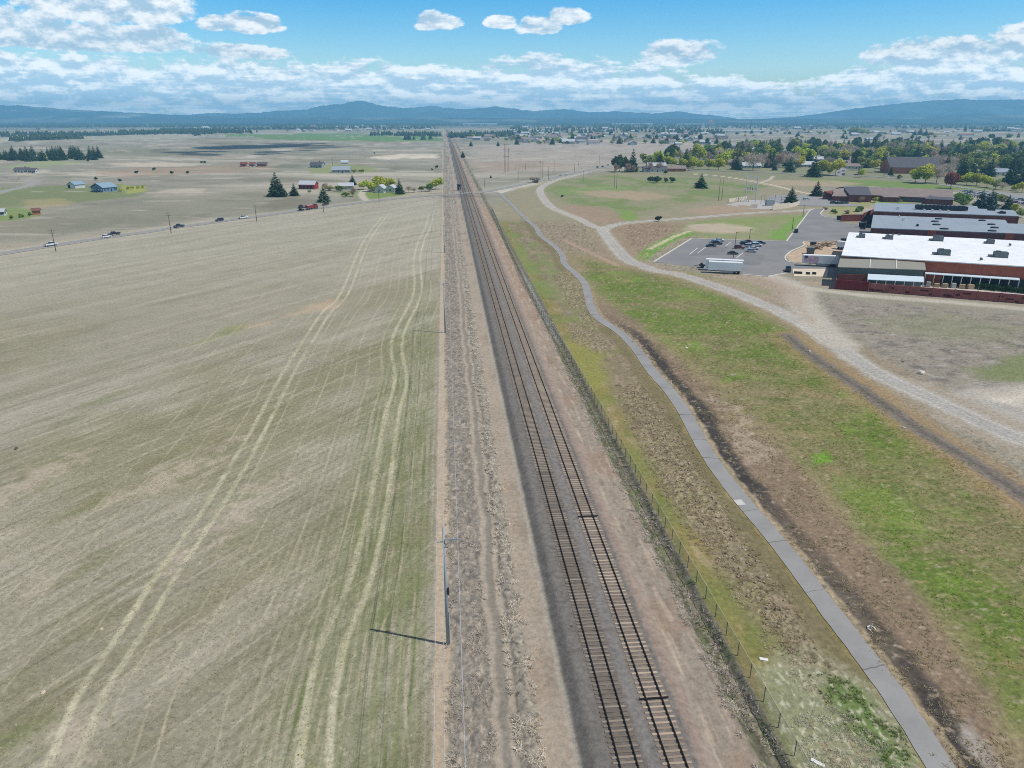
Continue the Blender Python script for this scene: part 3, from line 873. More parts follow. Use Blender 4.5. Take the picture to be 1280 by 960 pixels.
# ================================================================== ROADS, TRAIL, PARKING LOT
def asphalt(name, rgb, crack=0.0, scale=0.35):
    m, nt, b = new_mat(name)
    c = lin(*rgb)
    b.inputs['Roughness'].default_value = 0.9
    b.inputs['Specular IOR Level'].default_value = 0.2
    tc = nd(nt, 'ShaderNodeTexCoord')
    n1_ = nd(nt, 'ShaderNodeTexNoise'); n1_.inputs['Scale'].default_value = scale; n1_.inputs['Detail'].default_value = 6
    n2_ = nd(nt, 'ShaderNodeTexNoise'); n2_.inputs['Scale'].default_value = 9.0; n2_.inputs['Detail'].default_value = 4
    for n in (n1_, n2_): nt.links.new(tc.outputs['Object'], n.inputs['Vector'])
    a = nd(nt, 'ShaderNodeMath', operation='MULTIPLY_ADD'); a.inputs[1].default_value = 0.55; a.inputs[2].default_value = 0.6
    nt.links.new(n1_.outputs['Fac'], a.inputs[0])
    e = nd(nt, 'ShaderNodeMath', operation='MULTIPLY_ADD'); e.inputs[1].default_value = 0.3
    nt.links.new(n2_.outputs['Fac'], e.inputs[0]); nt.links.new(a.outputs[0], e.inputs[2])
    vm = nd(nt, 'ShaderNodeVectorMath', operation='SCALE'); vm.inputs[0].default_value = c
    nt.links.new(e.outputs[0], vm.inputs['Scale'])
    nt.links.new(vm.outputs['Vector'], b.inputs['Base Color'])
    return m


M_HWY = asphalt('worn_asphalt', (146, 144, 142))
M_TRAIL = asphalt('trail_asphalt', (147, 145, 142), scale=0.25)
M_LOT = asphalt('lot_asphalt', (134, 132, 131), scale=0.08)
M_LOTP = asphalt('lot_patch', (126, 124, 123), scale=0.12)
M_PAINT = mat('road_paint', (225, 225, 220), 0.7, 0.2, 2.0)
M_YPAINT = mat('yellow_paint', (196, 168, 92), 0.7, 0.2, 2.0)
M_CRACK = mat('tar_crack', (116, 113, 110), 0.9, 0.3, 3)
M_CONC = mat('concrete', (206, 200, 188), 0.9, 0.14, 0.6)
M_PATCH = mat('concrete_patch', (196, 194, 190), 0.9, 0.12, 2)

HWY_LW = catmull(WL(HWY_L), 8)
HWY_RW = catmull(WL(HWY_R), 8)
HWY = np.concatenate([HWY_LW[:-1], HWY_RW])
ribbon('highway', HWY, 3.7, M_HWY, 0.06, 4, 3)
for s_ in (-3.35, 3.35):
    ribbon('edge_line', HWY, 0.1, M_PAINT, 0.085, 4, 2, shift=s_)
ribbon('centre_line', HWY, 0.16, M_YPAINT, 0.085, 4, 2)
trail = catmull(WL(TRAIL_PX), 6)
ribbon('trail', trail, 1.27, M_TRAIL, 0.05, 1.0, 5, jitter=0.10)
# tar cracks and one concrete patch across the trail
tr_ = resample(trail, 0.5)
cr = MB()
for i in list(range(44, 400, 23)):
    i = min(len(tr_) - 3, i + random.randint(-5, 5))
    p = tr_[i]; tgv = tr_[i + 1] - tr_[i - 1]; tgv /= np.hypot(*tgv); nv = np.array([tgv[1], -tgv[0]])
    sk = random.uniform(-0.3, 0.3); wv = random.uniform(0.03, 0.08)
    pts = [p + nv * k + tgv * (sk * k + random.uniform(-.08, .08)) for k in np.linspace(-1.3, 1.3, 6)]
    for a, c in zip(pts[:-1], pts[1:]):
        q = [a - tgv * wv, c - tgv * wv, c + tgv * wv, a + tgv * wv]
        za = Hs(*p) + 0.066 + math.hypot(*p) * 1.2e-4
        cr.add([(x, y, za) for x, y in q], [(0, 1, 2, 3)])
ck = cr.build('trail_crack', M_CRACK); ck['kind'] = 'structure'
pp = W(927, 629)
i = int(np.argmin(np.hypot(tr_[:, 0] - pp[0], tr_[:, 1] - pp[1])))
sl_ = ribbon('trail_patch', tr_[i - 1:i + 3], 0.62, M_PATCH, 0.062, 0.4, 3, shift=-0.66)

# parking lot, islands, kerbs and stall lines (level ground)
lot = MB(); lot.prism([tuple(p) for p in LOT_W], -0.2, 0.03)
lo_ = lot.build('parking_lot', M_LOT); lo_['kind'] = 'structure'
pt = MB()
for q in ([(862, 320), (905, 318), (910, 309), (872, 309)], [(925, 330), (950, 332), (956, 318), (932, 317)]):
    pt.prism(WL(q), 0.0, 0.042)
po = pt.build('asphalt_patch', M_LOTP); po['kind'] = 'structure'


def kerb(pts_px, w=0.32, h=0.16, close=False):
    c = np.array(WL(pts_px))
    if close: c = np.concatenate([c, c[:1]])
    c = resample(catmull(c, 3), 2.0)
    tg = np.gradient(c, axis=0); tg /= np.hypot(tg[:, 0], tg[:, 1])[:, None]
    nr = np.stack([tg[:, 1], -tg[:, 0]], 1)
    m = MB(); n = len(c)
    vs = []
    for k, z in ((-w, 0), (-w, h), (w, h), (w, 0)):
        vs += [(c[i][0] + nr[i][0] * k, c[i][1] + nr[i][1] * k, z) for i in range(n)]
    fs = []
    for q in range(3):
        fs += [(q * n + i, q * n + i + 1, (q + 1) * n + i + 1, (q + 1) * n + i) for i in range(n - 1)]
    m.add(vs, fs)
    o = m.build('kerb', M_CONC); o['kind'] = 'structure'
    return o


def straight(pts):
    out = []
    for a, b in zip(pts[:-1], pts[1:]):
        for k in range(6):
            out.append((a[0] + (b[0] - a[0]) * k / 6, a[1] + (b[1] - a[1]) * k / 6))
    return out + [pts[-1]]


kerb(straight([(817, 327.5), (864, 298.5)])); kerb(straight([(864, 298.3), (983, 301.8)])); kerb(straight([(983, 301.8), (1012, 263.5), (1018, 261.0)]))
kerb([(1032, 260.5), (1027, 265), (1026, 268), (1033, 271.5), (1048, 272.5)])
kerb([(1055, 301.5), (1028, 301.7), (1004, 302.3), (1005.5, 306.5), (990, 313.5), (983, 319), (981.6, 323), (985, 327), (1000, 329.5), (1046, 333)])
kerb(straight([(983, 341.5), (959, 345.8)])); kerb(straight([(959, 345.8), (929, 343.4), (884, 339)]))
isl = MB(); isl.prism(WL([(1005, 303), (1056, 302), (1052, 330), (1000, 328.5), (987, 327), (983, 322), (986, 317), (1007, 307.5)]), -0.1, 0.09)
io = isl.build('planting_island', mat('bare_soil', (186, 164, 140), 0.95, 0.3, 0.35)); io['kind'] = 'structure'
ln = MB()
for a, b_ in (((872, 316.5), (882, 309)), ((920.5, 322.5), (929, 316)), ((862, 318), (872, 310)), ((892, 307), (899, 302)), ((907, 307.5), (914, 302.5))):
    A, B = Vector((*W(*a), 0)), Vector((*W(*b_), 0))
    d = (B - A).normalized(); n = Vector((-d.y, d.x, 0)) * 0.14
    ln.add([(*(A - n).xy, 0.05), (*(B - n).xy, 0.05), (*(B + n).xy, 0.05), (*(A + n).xy, 0.05)], [(0, 1, 2, 3)])
lno = ln.build('stall_line', M_PAINT); lno['kind'] = 'structure'
dock = MB(); dock.prism(WL([(990.5, 336), (1035, 336.2), (1034, 346), (992.5, 345.2)]), -0.1, 0.05)
do_ = dock.build('loading_apron', mat('pale_concrete', (214, 200, 178), 0.9, 0.15, 0.25)); do_['kind'] = 'structure'
# school car park and town street
for nm, q in (('school_car_park', [(958, 250), (966, 244), (1024, 244.5), (1052, 252.5), (1080, 258), (1030, 258), (985, 257)]),
              ('school_car_park', [(1200, 238.5), (1300, 245), (1400, 258), (1400, 268), (1270, 256), (1215, 243)]),
              ('town_street', [(1052, 221.5), (1066, 200), (1056, 199), (1050, 206), (1042, 221)])):
    m_ = MB(); pts = WL(q); cx = sum(p[0] for p in pts) / len(pts); cy = sum(p[1] for p in pts) / len(pts)
    zz = max(Hs(*p) for p in pts + [(cx, cy)]) + 0.1
    m_.prism(pts, zz - 4, zz)
    o_ = m_.build(nm, M_HWY); o_['kind'] = 'structure'
strt = catmull(WL([(800, 214), (860, 213.5), (920, 214.5), (1000, 218), (1060, 220), (1120, 224), (1180, 232), (1260, 243), (1340, 255)]), 6)
ribbon('town_street', strt, 3.6, M_HWY, 0.1, 8, 3)

# ================================================================== RAILWAY
M_RAIL = mat('rail_steel', (50, 45, 43), 0.55, 0.2, 1.0, metal=0.4)
M_TIE = mat('weathered_tie', (134, 122, 109), 0.95, 0.35, 0.8, objvar=0.35)
M_TIE2 = mat('pale_tie', (166, 150, 132), 0.95, 0.3, 0.8, objvar=0.32)


def tie_mesh(m, M, mi=0, L=2.6):
    hx, hy, z0, z1 = L / 2, 0.12, -0.12, 0.045
    vs = [M @ Vector(p) for p in ((-hx, -hy, z0), (hx, -hy, z0), (hx, hy, z0), (-hx, hy, z0), (-hx + .01, -hy + .01, z1), (hx - .01, -hy + .01, z1), (hx - .01, hy - .01, z1), (-hx + .01, hy - .01, z1))]
    m.add(vs, [(4, 5, 6, 7), (0, 1, 5, 4), (1, 2, 6, 5), (2, 3, 7, 6), (3, 0, 4, 7)], mi)


def railway(t0, label, tie_mat, step):
    root = thing('railway_track', label, 'railway track', (*from_track(t0, 50), 0))
    org = Vector(root.location)
    # rails, following the ground
    ss = np.concatenate([np.arange(22, 420, 4.0), np.arange(420, 4200, 20.0)])
    for g in (-0.755, 0.755):
        m = MB(); vs = []
        for k, z in ((-0.065, 0.06), (-0.036, 0.22), (0.036, 0.22), (0.065, 0.06)):
            for s in ss:
                x, y = from_track(t0 + g, s)
                xx, yy = from_track(t0 + g + k, s)
                vs.append((xx - org.x, yy - org.y, Hs(x, y) + z))
        n = len(ss)
        m.add(vs, [(q * n + i, q * n + i + 1, (q + 1) * n + i + 1, (q + 1) * n + i) for q in range(3) for i in range(n - 1)])
        m.build('rail', M_RAIL, root)
    # sleepers: the hundred nearest one by one, the rest in one mesh
    base = None
    s = 44.0
    for i in range(100):
        x, y = from_track(t0, s)
        if base is None:
            m = MB(); tie_mesh(m, Matrix.Identity(4))
            base = m.build('sleeper', tie_mat, root); o = base
        else:
            o = base.copy(); col.objects.link(o); o.parent = root
        o.location = (x - org.x, y - org.y, Hs(x, y) + 0.02)
        o.rotation_euler = (0, 0, TRACK_ANG + random.gauss(0, 0.012))
        s += step
    m = MB()
    while s < 1500:
        x, y = from_track(t0 + random.gauss(0, .02), s)
        M = Matrix.Translation((x - org.x, y - org.y, Hs(x, y) + 0.02)) @ Matrix.Rotation(TRACK_ANG + random.gauss(0, 0.012), 4, 'Z')
        tie_mesh(m, M)
        s += step * (1 if s < 500 else 1.6)
    s = 44.0 - step
    while s > 22:
        x, y = from_track(t0, s)
        tie_mesh(m, Matrix.Translation((x - org.x, y - org.y, Hs(x, y) + 0.02)) @ Matrix.Rotation(TRACK_ANG, 4, 'Z'))
        s -= step
    o = m.build('sleepers', tie_mat, root); o['kind'] = 'stuff'
    return root


r1 = railway(0.0, 'railway track beside the grey ballast shoulder, with dark brown sleepers', M_TIE, 0.56)
r2 = railway(4.15, 'railway track nearer the trail, with paler widely spaced sleepers', M_TIE2, 0.62)
# insulated joint bars on the second track
for s in (52.4, 85.4):
    m = MB()
    for g in (-0.9, 0.9):
        x, y = from_track(4.15 + g, s)
        m.box((0, 0, 0), (0.01, 0.01, 0.01))
    x, y = from_track(4.15, s)
    m = MB().box((0, 0, 0.12), (2.8, 0.13, 0.08), TRACK_ANG)
    o = m.build('switch_tie', M_RAIL, r2)
    o.location = (x - r2.location.x, y - r2.location.y, Hs(x, y) + 0.04)

# ================================================================== POWER LINE AND POLES
M_POLE = mat('grey_weathered_pole', (150, 158, 166), 0.85, 0.18, 2.0, stretch=(6, 6, 0.6))
M_POLEB = mat('brown_wood_pole', (92, 78, 68), 0.9, 0.25, 2.0)
M_INS = mat('porcelain', (176, 182, 186), 0.35, 0.1)
M_STEEL = mat('galvanised_steel', (150, 156, 160), 0.5, 0.12, 3, metal=0.3)
M_DARK = mat('dark_metal', (52, 54, 58), 0.6, 0.2)
M_WIRE = mat('aluminium_wire', (186, 190, 194), 0.5, 0.05)


def power_pole(x, y, h, label, group, near=False, rz=0.0, arm='one', lean=0.0, woodm=None):
    wm = woodm or M_POLE
    z = Hs(x, y)
    t = thing('utility_pole', label, 'utility pole', (x, y, z), rz, group)
    r0, r1_ = (0.18, 0.12) if near else (0.17, 0.11)
    MB().bar((0, 0, -0.5), (lean, 0, h), r0, r1_, 10).build('pole', wm, t, smooth_sh=True)
    if arm == 'one':
        MB().box((0.66, -0.16, h - 1.25), (1.6, 0.10, 0.13)).build('crossarm', wm, t)
        MB().bar((0.1, -0.16, h - 2.0), (0.75, -0.16, h - 1.32), 0.03, n=5).build('brace', M_STEEL, t)
        m = MB(); m.bar((1.38, -0.16, h - 1.19), (1.38, -0.16, h - 1.0), 0.06, 0.04, 7); m.build('insulator', M_INS, t)
        m = MB(); m.bar((lean, 0, h), (lean, 0, h + 0.28), 0.05, 0.05, 7); m.build('insulator', M_INS, t)
        m = MB().box((-0.42, 0, h - 1.6), (0.7, 0.07, 0.08)); m.bar((-0.72, 0, h - 1.55), (-0.72, 0, h - 1.4), .05, .04, 6); m.build('side_bracket', wm, t)
    elif arm == 'two':
        for zz in (h - 0.5, h - 1.6):
            MB().box((0, -0.12, zz), (2.4, 0.10, 0.12)).build('crossarm', wm, t)
            for xx in (-1.1, -0.45, 0.45, 1.1):
                MB().bar((xx, -0.12, zz + .06), (xx, -0.12, zz + 0.26), 0.05, 0.04, 6).build('insulator', M_INS, t)
    return t


line_s = [-48.5, 62.3, 179.0, 297.0, 414.0, 520.0, 640.0, 770.0]
line_t = -15.2
tops = []
LAB = ['tall grey utility pole with one short arm, its shadow across the green field edge',
       'grey utility pole beside the rails, next one beyond the foreground pole',
       'slim grey utility pole by the brush strip, third along the field edge',
       'grey utility pole at the field corner near the level crossing',
       'grey utility pole just past the level crossing on the field side',
       'far grey utility pole beside the rails beyond the crossing', 'most distant grey utility pole on the rail line']
for i, s in enumerate(line_s):
    x, y = from_track(line_t, s)
    h = 14.2 if i < 3 else 12.5
    tops.append((x, y, Hs(x, y), h))
    if i == 0:
        continue
    pole = power_pole(x, y, h, LAB[i - 1], 'utility poles along the field edge', near=(i <= 2), rz=0.06)
    if i == 1:
        m = MB(); m.bar((0.25, -0.1, 6.4), (0.25, -0.1, 7.2), 0.10, 0.10, 8); m.box((0.17, -.05, 6.9), (0.2, 0.06, 0.1)); m.build('cable_box', M_DARK, pole)
        MB().bar((0.24, -0.02, 0.0), (0.22, -0.02, 4.2), 0.06, 0.06, 6).build('riser_pipe', M_INS, pole)
wl = (('left', -0.75, -1.4), ('middle', 0.0, 0.25), ('right', 1.36, -1.0))
wlab = ('thin overhead wire on the field side of the grey poles', 'thin overhead wire strung over the pole tops', 'thin overhead wire carried by the short crossarms')
for k, (nm, dx, dz) in enumerate(wl):
    m = MB()
    for (x0, y0, z0, h0), (x1, y1, z1, h1) in zip(tops[:-1], tops[1:]):
        pts = []
        for q in np.linspace(0, 1, 15):
            sag = 4 * q * (1 - q) * 1.5
            pts.append((x0 + (x1 - x0) * q + dx, y0 + (y1 - y0) * q, z0 + h0 + (z1 + h1 - z0 - h0) * q + dz - sag))
        m.tube(pts, 0.021, 4)
    o = m.build('overhead_wire', M_WIRE); tag(o, wlab[k], 'wire', 'wires along the railway')

# poles along the highway and across the meadow: base px, top py (heights worked out from the survey)


def pole_h(px, py, top):
    x, y = W(px, py)
    d1 = (top - 480) * CT + FOC * ST; f1 = FOC * CT - (top - 480) * ST
    return EYE - y * d1 / f1, x, y


hp = [(70, 314, 286.5, 'brown utility pole in front of the white pickup at the left end of the highway'),
      (214, 291.5, 265, 'brown utility pole just left of the lone black car on the highway'),
      (321, 277, 256, 'utility pole beside the highway, right of the white truck'),
      (404.5, 265, 243, 'utility pole in front of the dark car by the round tree'),
      (474, 253, 232, 'utility pole in front of the farmhouse lawn'),
      (416, 208, 196, 'thin utility pole by the grey houses on the plain')]
for px, py, tp, lb in hp:
    h, x, y = pole_h(px, py, tp)
    power_pole(x, y, h, lb, 'utility poles along the highway', arm='two', woodm=M_POLEB, rz=0.3)
rp = [(596.6, 235, 224.5, 'short pole nearest the level crossing, right of the rails'), (606, 234, 222, 'pole by the crossing, a step right of the shortest one'),
      (647.6, 227.5, 212, 'pole standing by the pale gravel turnout'), (675, 223.5, 201, 'tall pole of a close pair left of the round bush'),
      (678.3, 223.5, 203, 'slightly shorter pole of the close pair left of the round bush'), (685.6, 224.5, 208, 'lone pole just right of the close pair by the round bush'),
      (692.5, 215, 201, 'pole beyond the highway above the round bush'), (718, 216, 204, 'pole beside the highway between the round bush and the pines'),
      (728.8, 226.5, 213, 'pole on the green meadow beside the gravel track'), (749, 204, 192, 'pole on the far side of the highway near the cars'),
      (644, 213, 207, 'small post on the pinkish plain beside the lattice tower'), (657, 212.5, 204.5, 'small post on the plain right of the lattice tower'),
      (723, 207.5, 200.5, 'small far post by the highway on the plain')]
for px, py, tp, lb in rp:
    h, x, y = pole_h(px, py, tp)
    power_pole(x, y, h, lb, 'poles right of the crossing', arm='two' if h > 12 else 'none', woodm=M_POLEB)
for px, py, tp, lb in ((767.6, 235.4, 215.5, 'left pole of the tall pair standing in the green meadow'), (770.6, 235.6, 216.5, 'right pole of the tall pair standing in the green meadow'),
                       (898, 251, 223.5, 'left pole of the tall pair by the substation'), (902, 250.3, 224, 'right pole of the tall pair by the substation'),
                       (990, 288, 271, 'slim pole in the grass beside the access road'), (1003.5, 271, 256, 'slim pole where the access road meets the gravel')):
    h, x, y = pole_h(px, py, tp)
    power_pole(x, y, h, lb, 'poles in the meadow', arm='none', woodm=M_POLEB)

# lattice transmission tower on the plain
h, x, y = pole_h(633.5, 215.5, 179.5)
tw = thing('transmission_tower', 'tall rust brown lattice tower on the pinkish plain right of the rails', 'lattice tower', (x, y, Hs(x, y)))
M_RUST = mat('rusty_steel', (146, 112, 100), 0.7, 0.2)
for sx in (-1.9, 1.6):
    hh = h if sx < 0 else h * 0.86
    m = MB()
    for a, b_ in ((-.5, -.5), (.5, -.5), (.5, .5), (-.5, .5)):
        m.bar((sx + a * 1.5, b_ * 1.5, -0.5), (sx + a * .5, b_ * .5, hh), 0.13, 0.1, 4)
    nz = 9
    for k in range(nz):
        z0, z1 = hh * k / nz, hh * (k + 1) / nz
        w0, w1 = .75 - .5 * k / nz, .75 - .5 * (k + 1) / nz
        m.bar((sx - w0, -w0, z0), (sx + w1, -w1, z1), 0.06, n=4); m.bar((sx + w0, w0, z0), (sx - w1, w1, z1), 0.06, n=4)
    m.build('lattice_mast', M_RUST, tw)
for zz in (h * 0.55, h * .8, h * .97):
    MB().box((-0.3, 0, zz), (6.5, 0.25, 0.3)).build('crossarm', M_RUST, tw)

# ================================================================== FENCE ALONG THE TRACK
M_MESH = bpy.data.materials.new('chain_link'); M_MESH.use_nodes = True
_nt = M_MESH.node_tree; _b = _nt.nodes['Principled BSDF']
_b.inputs['Base Color'].default_value = (*lin(150, 150, 140), 1); _b.inputs['Roughness'].default_value = 0.6; _b.inputs['Metallic'].default_value = 0.3
_tc = nd(_nt, 'ShaderNodeTexCoord'); _mp = nd(_nt, 'ShaderNodeMapping'); _mp.inputs['Rotation'].default_value = (0, 0, math.radians(45)); _mp.inputs['Scale'].default_value = (14, 14, 14)
_ck = nd(_nt, 'ShaderNodeTexBrick'); _ck.offset = 0; _ck.inputs['Mortar Size'].default_value = 0.07; _ck.inputs['Scale'].default_value = 1.0
_ck.inputs['Brick Width'].default_value = 1.0; _ck.inputs['Row Height'].default_value = 1.0
_nt.links.new(_tc.outputs['UV'], _mp.inputs['Vector']); _nt.links.new(_mp.outputs[0], _ck.inputs['Vector'])
_nt.links.new(_ck.outputs['Fac'], _b.inputs['Alpha'])
fence_t = [(30, 14.9), (46, 14.7), (88, 14.2), (130, 13.9), (167, 13.4), (200, 12.2), (235, 11.5), (290, 12.0), (340, 12.6), (405, 13.4), (450, 13.8)]
FS = np.array(fence_t)


def fence_pt(s):
    return from_track(float(np.interp(s, FS[:, 0], FS[:, 1])), s)


M_POST = mat('fence_post', (104, 102, 94), 0.6, 0.2, metal=0.2)
M_FRAIL = mat('fence_rail', (190, 182, 148), 0.5, 0.1, metal=0.2)
fx, fy = fence_pt(46)
fr = thing('chain_link_fence', 'long chain link fence with dark posts and a pale top rail beside the railway ditch', 'fence', (fx, fy, 0))
ss = np.arange(30, 448, 3.1)
pbase = None
posts_far = MB()
for i, s in enumerate(ss):
    x, y = fence_pt(s); z = Hs(x, y)
    if i < 99:
        if pbase is None:
            pbase = MB().bar((0, 0, -0.3), (0, 0, 1.78), 0.045, 0.045, 6).build('post', M_POST, fr); o = pbase
        else:
            o = pbase.copy(); col.objects.link(o); o.parent = fr
        o.location = (x - fx, y - fy, z)
    else:
        posts_far.bar((x - fx, y - fy, z - .3), (x - fx, y - fy, z + 1.78), 0.045, 0.045, 4)
o = posts_far.build('posts', M_POST, fr); o['kind'] = 'stuff'
m = MB(); pts = []
for s in ss:
    x, y = fence_pt(s); pts.append((x - fx, y - fy, Hs(x, y) + 1.78))
m.tube(pts, 0.036, 5); m.build('top_rail', M_FRAIL, fr)
m = MB(); vs = []; fs = []
for k, s in enumerate(ss):
    x, y = fence_pt(s); z = Hs(x, y)
    vs += [(x - fx, y - fy, z + 0.03), (x - fx, y - fy, z + 1.76)]
    if k: fs.append((2 * k - 2, 2 * k, 2 * k + 1, 2 * k - 1))
m.add(vs, fs)
o = m.build('wire_mesh', M_MESH, fr)
uv = o.data.uv_layers.new(name='UVMap')
for p in o.data.polygons:
    for li, vi in zip(p.loop_indices, p.vertices):
        uv.data[li].uv = ((vi // 2) * 3.1, 0.0 if vi % 2 == 0 else 1.75)

# ================================================================== SMALL THINGS ON THE GROUND
M_WHITE = mat('white_paint', (226, 226, 222), 0.6, 0.1)
M_BOARD = mat('white_board', (222, 222, 218), 0.7, 0.08, 2)
for (px, py, L, w_, rz, lb) in ((954.5, 824.5, 0.85, 0.36, -0.2, 'short white board lying in the yellow grass by the fence'), (1022, 954, 1.15, 0.34, -0.65, 'longer white board lying in the pale weeds near the trail')):
    p = P(px, py)
    m = MB().box((0, 0, 0.06), (L, w_, 0.07)); m.box((L * .1, w_ * .2, 0.105), (L * .3, 0.05, 0.02))
    o = m.build('board', M_BOARD, bevel=0.008); o.location = p; o.rotation_euler = (0.05, 0.06, rz)
    tag(o, lb, 'board', 'white boards by the fence')


def rock(px, py, s, rgb, label, seed):
    p = P(px, py)
    bm = bmesh.new(); bmesh.ops.create_icosphere(bm, subdivisions=3, radius=1)
    r_ = np.random.default_rng(seed); off = r_.random(3) * 50
    for v_ in bm.verts:
        c = v_.co.copy()
        n = float(fbm(np.array([c.x * .9 + off[0]]), np.array([c.y * .9 + c.z * .8 + off[1]]), 3, seed)[0])
        v_.co = Vector((c.x * s[0], c.y * s[1], c.z * s[2])) * (1 + 0.55 * n)
    me = bpy.data.meshes.new('rock'); bm.to_mesh(me); bm.free()
    me.materials.append(mat('stone', rgb, 0.9, 0.25, 1.2, bump=0.5))
    o = bpy.data.objects.new('rock', me); col.objects.link(o)
    o.location = (p.x, p.y, p.z + s[2] * 0.35); o.rotation_euler = (0, 0, r_.random() * 6)
    tag(o, label, 'rock', 'loose rocks')
    return o


rock(1152, 467, (0.95, 0.6, 0.55), (214, 204, 188), 'large pale boulder on the bare ground above the gravel road', 3)
rock(1128.5, 452.5, (0.32, 0.28, 0.25), (140, 122, 106), 'small brown rock just up from the large pale boulder', 4)
rock(20.5, 561, (0.35, 0.3, 0.24), (96, 90, 84), 'small dark rock in the stubble field at far left', 5)
rock(127, 787, (0.22, 0.2, 0.15), (196, 180, 158), 'small tan rock between stubble rows left of the wheel tracks', 6)
rock(54, 866, (0.28, 0.22, 0.12), (200, 184, 160), 'flat tan rock low in the stubble field corner', 7)
rock(715, 783, (0.16, 0.14, 0.1), (110, 96, 84), 'dark stone on the tan dirt left of the ballast', 8)
rock(858, 435, (0.35, 0.3, 0.2), (214, 206, 190), 'pale stone in bright green grass right of the trail', 12)
rock(1012, 439.5, (0.35, 0.3, 0.22), (218, 206, 184), 'pale stone at the head of the dark wheel track', 13)
rock(1130, 535, (0.4, 0.25, 0.15), (206, 196, 180), 'pale flat stone beside the dark wheel track', 14)
# water service stub with a concrete ring by the trail
p = P(1089, 786)
hy = thing('standpipe', 'white standpipe with a broken concrete ring in dark soil right of the trail', 'standpipe', p)
MB().bar((0, 0, -0.1), (0, 0, 0.85), 0.05, 0.05, 8).build('pipe', M_WHITE, hy)
MB().bar((0, 0, .82), (0, 0, 0.95), 0.08, 0.06, 8).build('cap', mat('tan_cap', (176, 140, 112), .8), hy)
m = MB()
for k in range(7):
    a = 2 * math.pi * k / 9 - 0.4
    m.box((0.36 * math.cos(a), 0.36 * math.sin(a), 0.05), (0.22, 0.16, 0.14), a + math.pi / 2)
m.build('concrete_ring', M_CONC, hy, bevel=0.015)
p = P(839, 480)
tm = thing('trail_marker', 'small white post standing on the soil just right of the trail bend', 'marker post', p)
MB().bar((0, 0, -0.1), (0, 0, 0.8), 0.09, 0.08, 8).build('post', M_WHITE, tm)
MB().bar((0, 0, .8), (0, 0, 0.88), 0.1, 0.03, 8).build('cap', mat('orange_cap', (214, 156, 96), .7), tm)

# crossing hardware
M_CAB = mat('signal_cabinet_paint', (196, 198, 198), 0.5, 0.05)
p = P(576, 243.2)
o = thing('signal_cabinet', 'small pale signal cabinet with a sloped lid beside the level crossing', 'signal cabinet', p, 0.2)
MB().box((0, 0, 1.1), (1.3, 1.0, 2.2)).build('housing', M_CAB, o, bevel=.03); MB().box((0, 0, 2.27), (1.5, 1.2, 0.12)).build('lid', M_CAB, o); MB().box((0, -.52, 1.1), (0.8, .04, 1.7)).build('door', M_STEEL, o)
p = P(573.8, 237.5)
o = thing('equipment_hut', 'dark narrow signal hut standing left of the rails past the crossing', 'signal hut', p, 0.1)
MB().box((0, 0, 2.0), (2.6, 3.4, 4.0)).build('wall', M_DARK, o); MB().box((0, 0, 4.1), (3.0, 3.8, 0.25)).build('roof', M_DARK, o); MB().box((0.4, -1.73, 1.2), (0.9, .05, 2.0)).build('door', M_STEEL, o)
for px, py, lb in ((566, 245.5, 'crossing signal mast on the field side of the rails'), (601, 241, 'crossing signal mast on the trail side of the rails')):
    p = P(px, py)
    o = thing('crossing_signal', lb, 'crossing signal', p, 0, 'crossing signals')
    MB().bar((0, 0, -.3), (0, 0, 4.6), .09, .07, 7).build('mast', M_STEEL, o)
    for an in (.7, -.7):
        MB().box((0, -0.1, 4.2), (1.3, .04, .22), 0, 0, an).build('crossbuck', M_WHITE, o)
    for xx in (-.55, .55):
        MB().bar((xx, -.12, 3.1), (xx, -.02, 3.1), .16, .16, 10).build('lamp', M_DARK, o)
    MB().bar((-.6, -.05, 3.1), (.6, -.05, 3.1), .04, .04, 5).build('lamp_bar', M_STEEL, o)

# ================================================================== BUILDINGS
M_BRICK = mat('dark_red_brick', (122, 66, 62), 0.9, 0.22, 0.5)
M_BRICKO = mat('orange_brick', (160, 90, 70), 0.9, 0.18, 0.4)
M_PURPLE = mat('plum_metal_wall', (108, 66, 72), 0.7, 0.12, 0.4)
M_REDWALL = mat('weathered_red_wall', (146, 88, 84), 0.85, 0.4, 0.6)
M_MEMB = mat('white_roof_membrane', (238, 239, 240), 0.7, 0.09, 0.16)


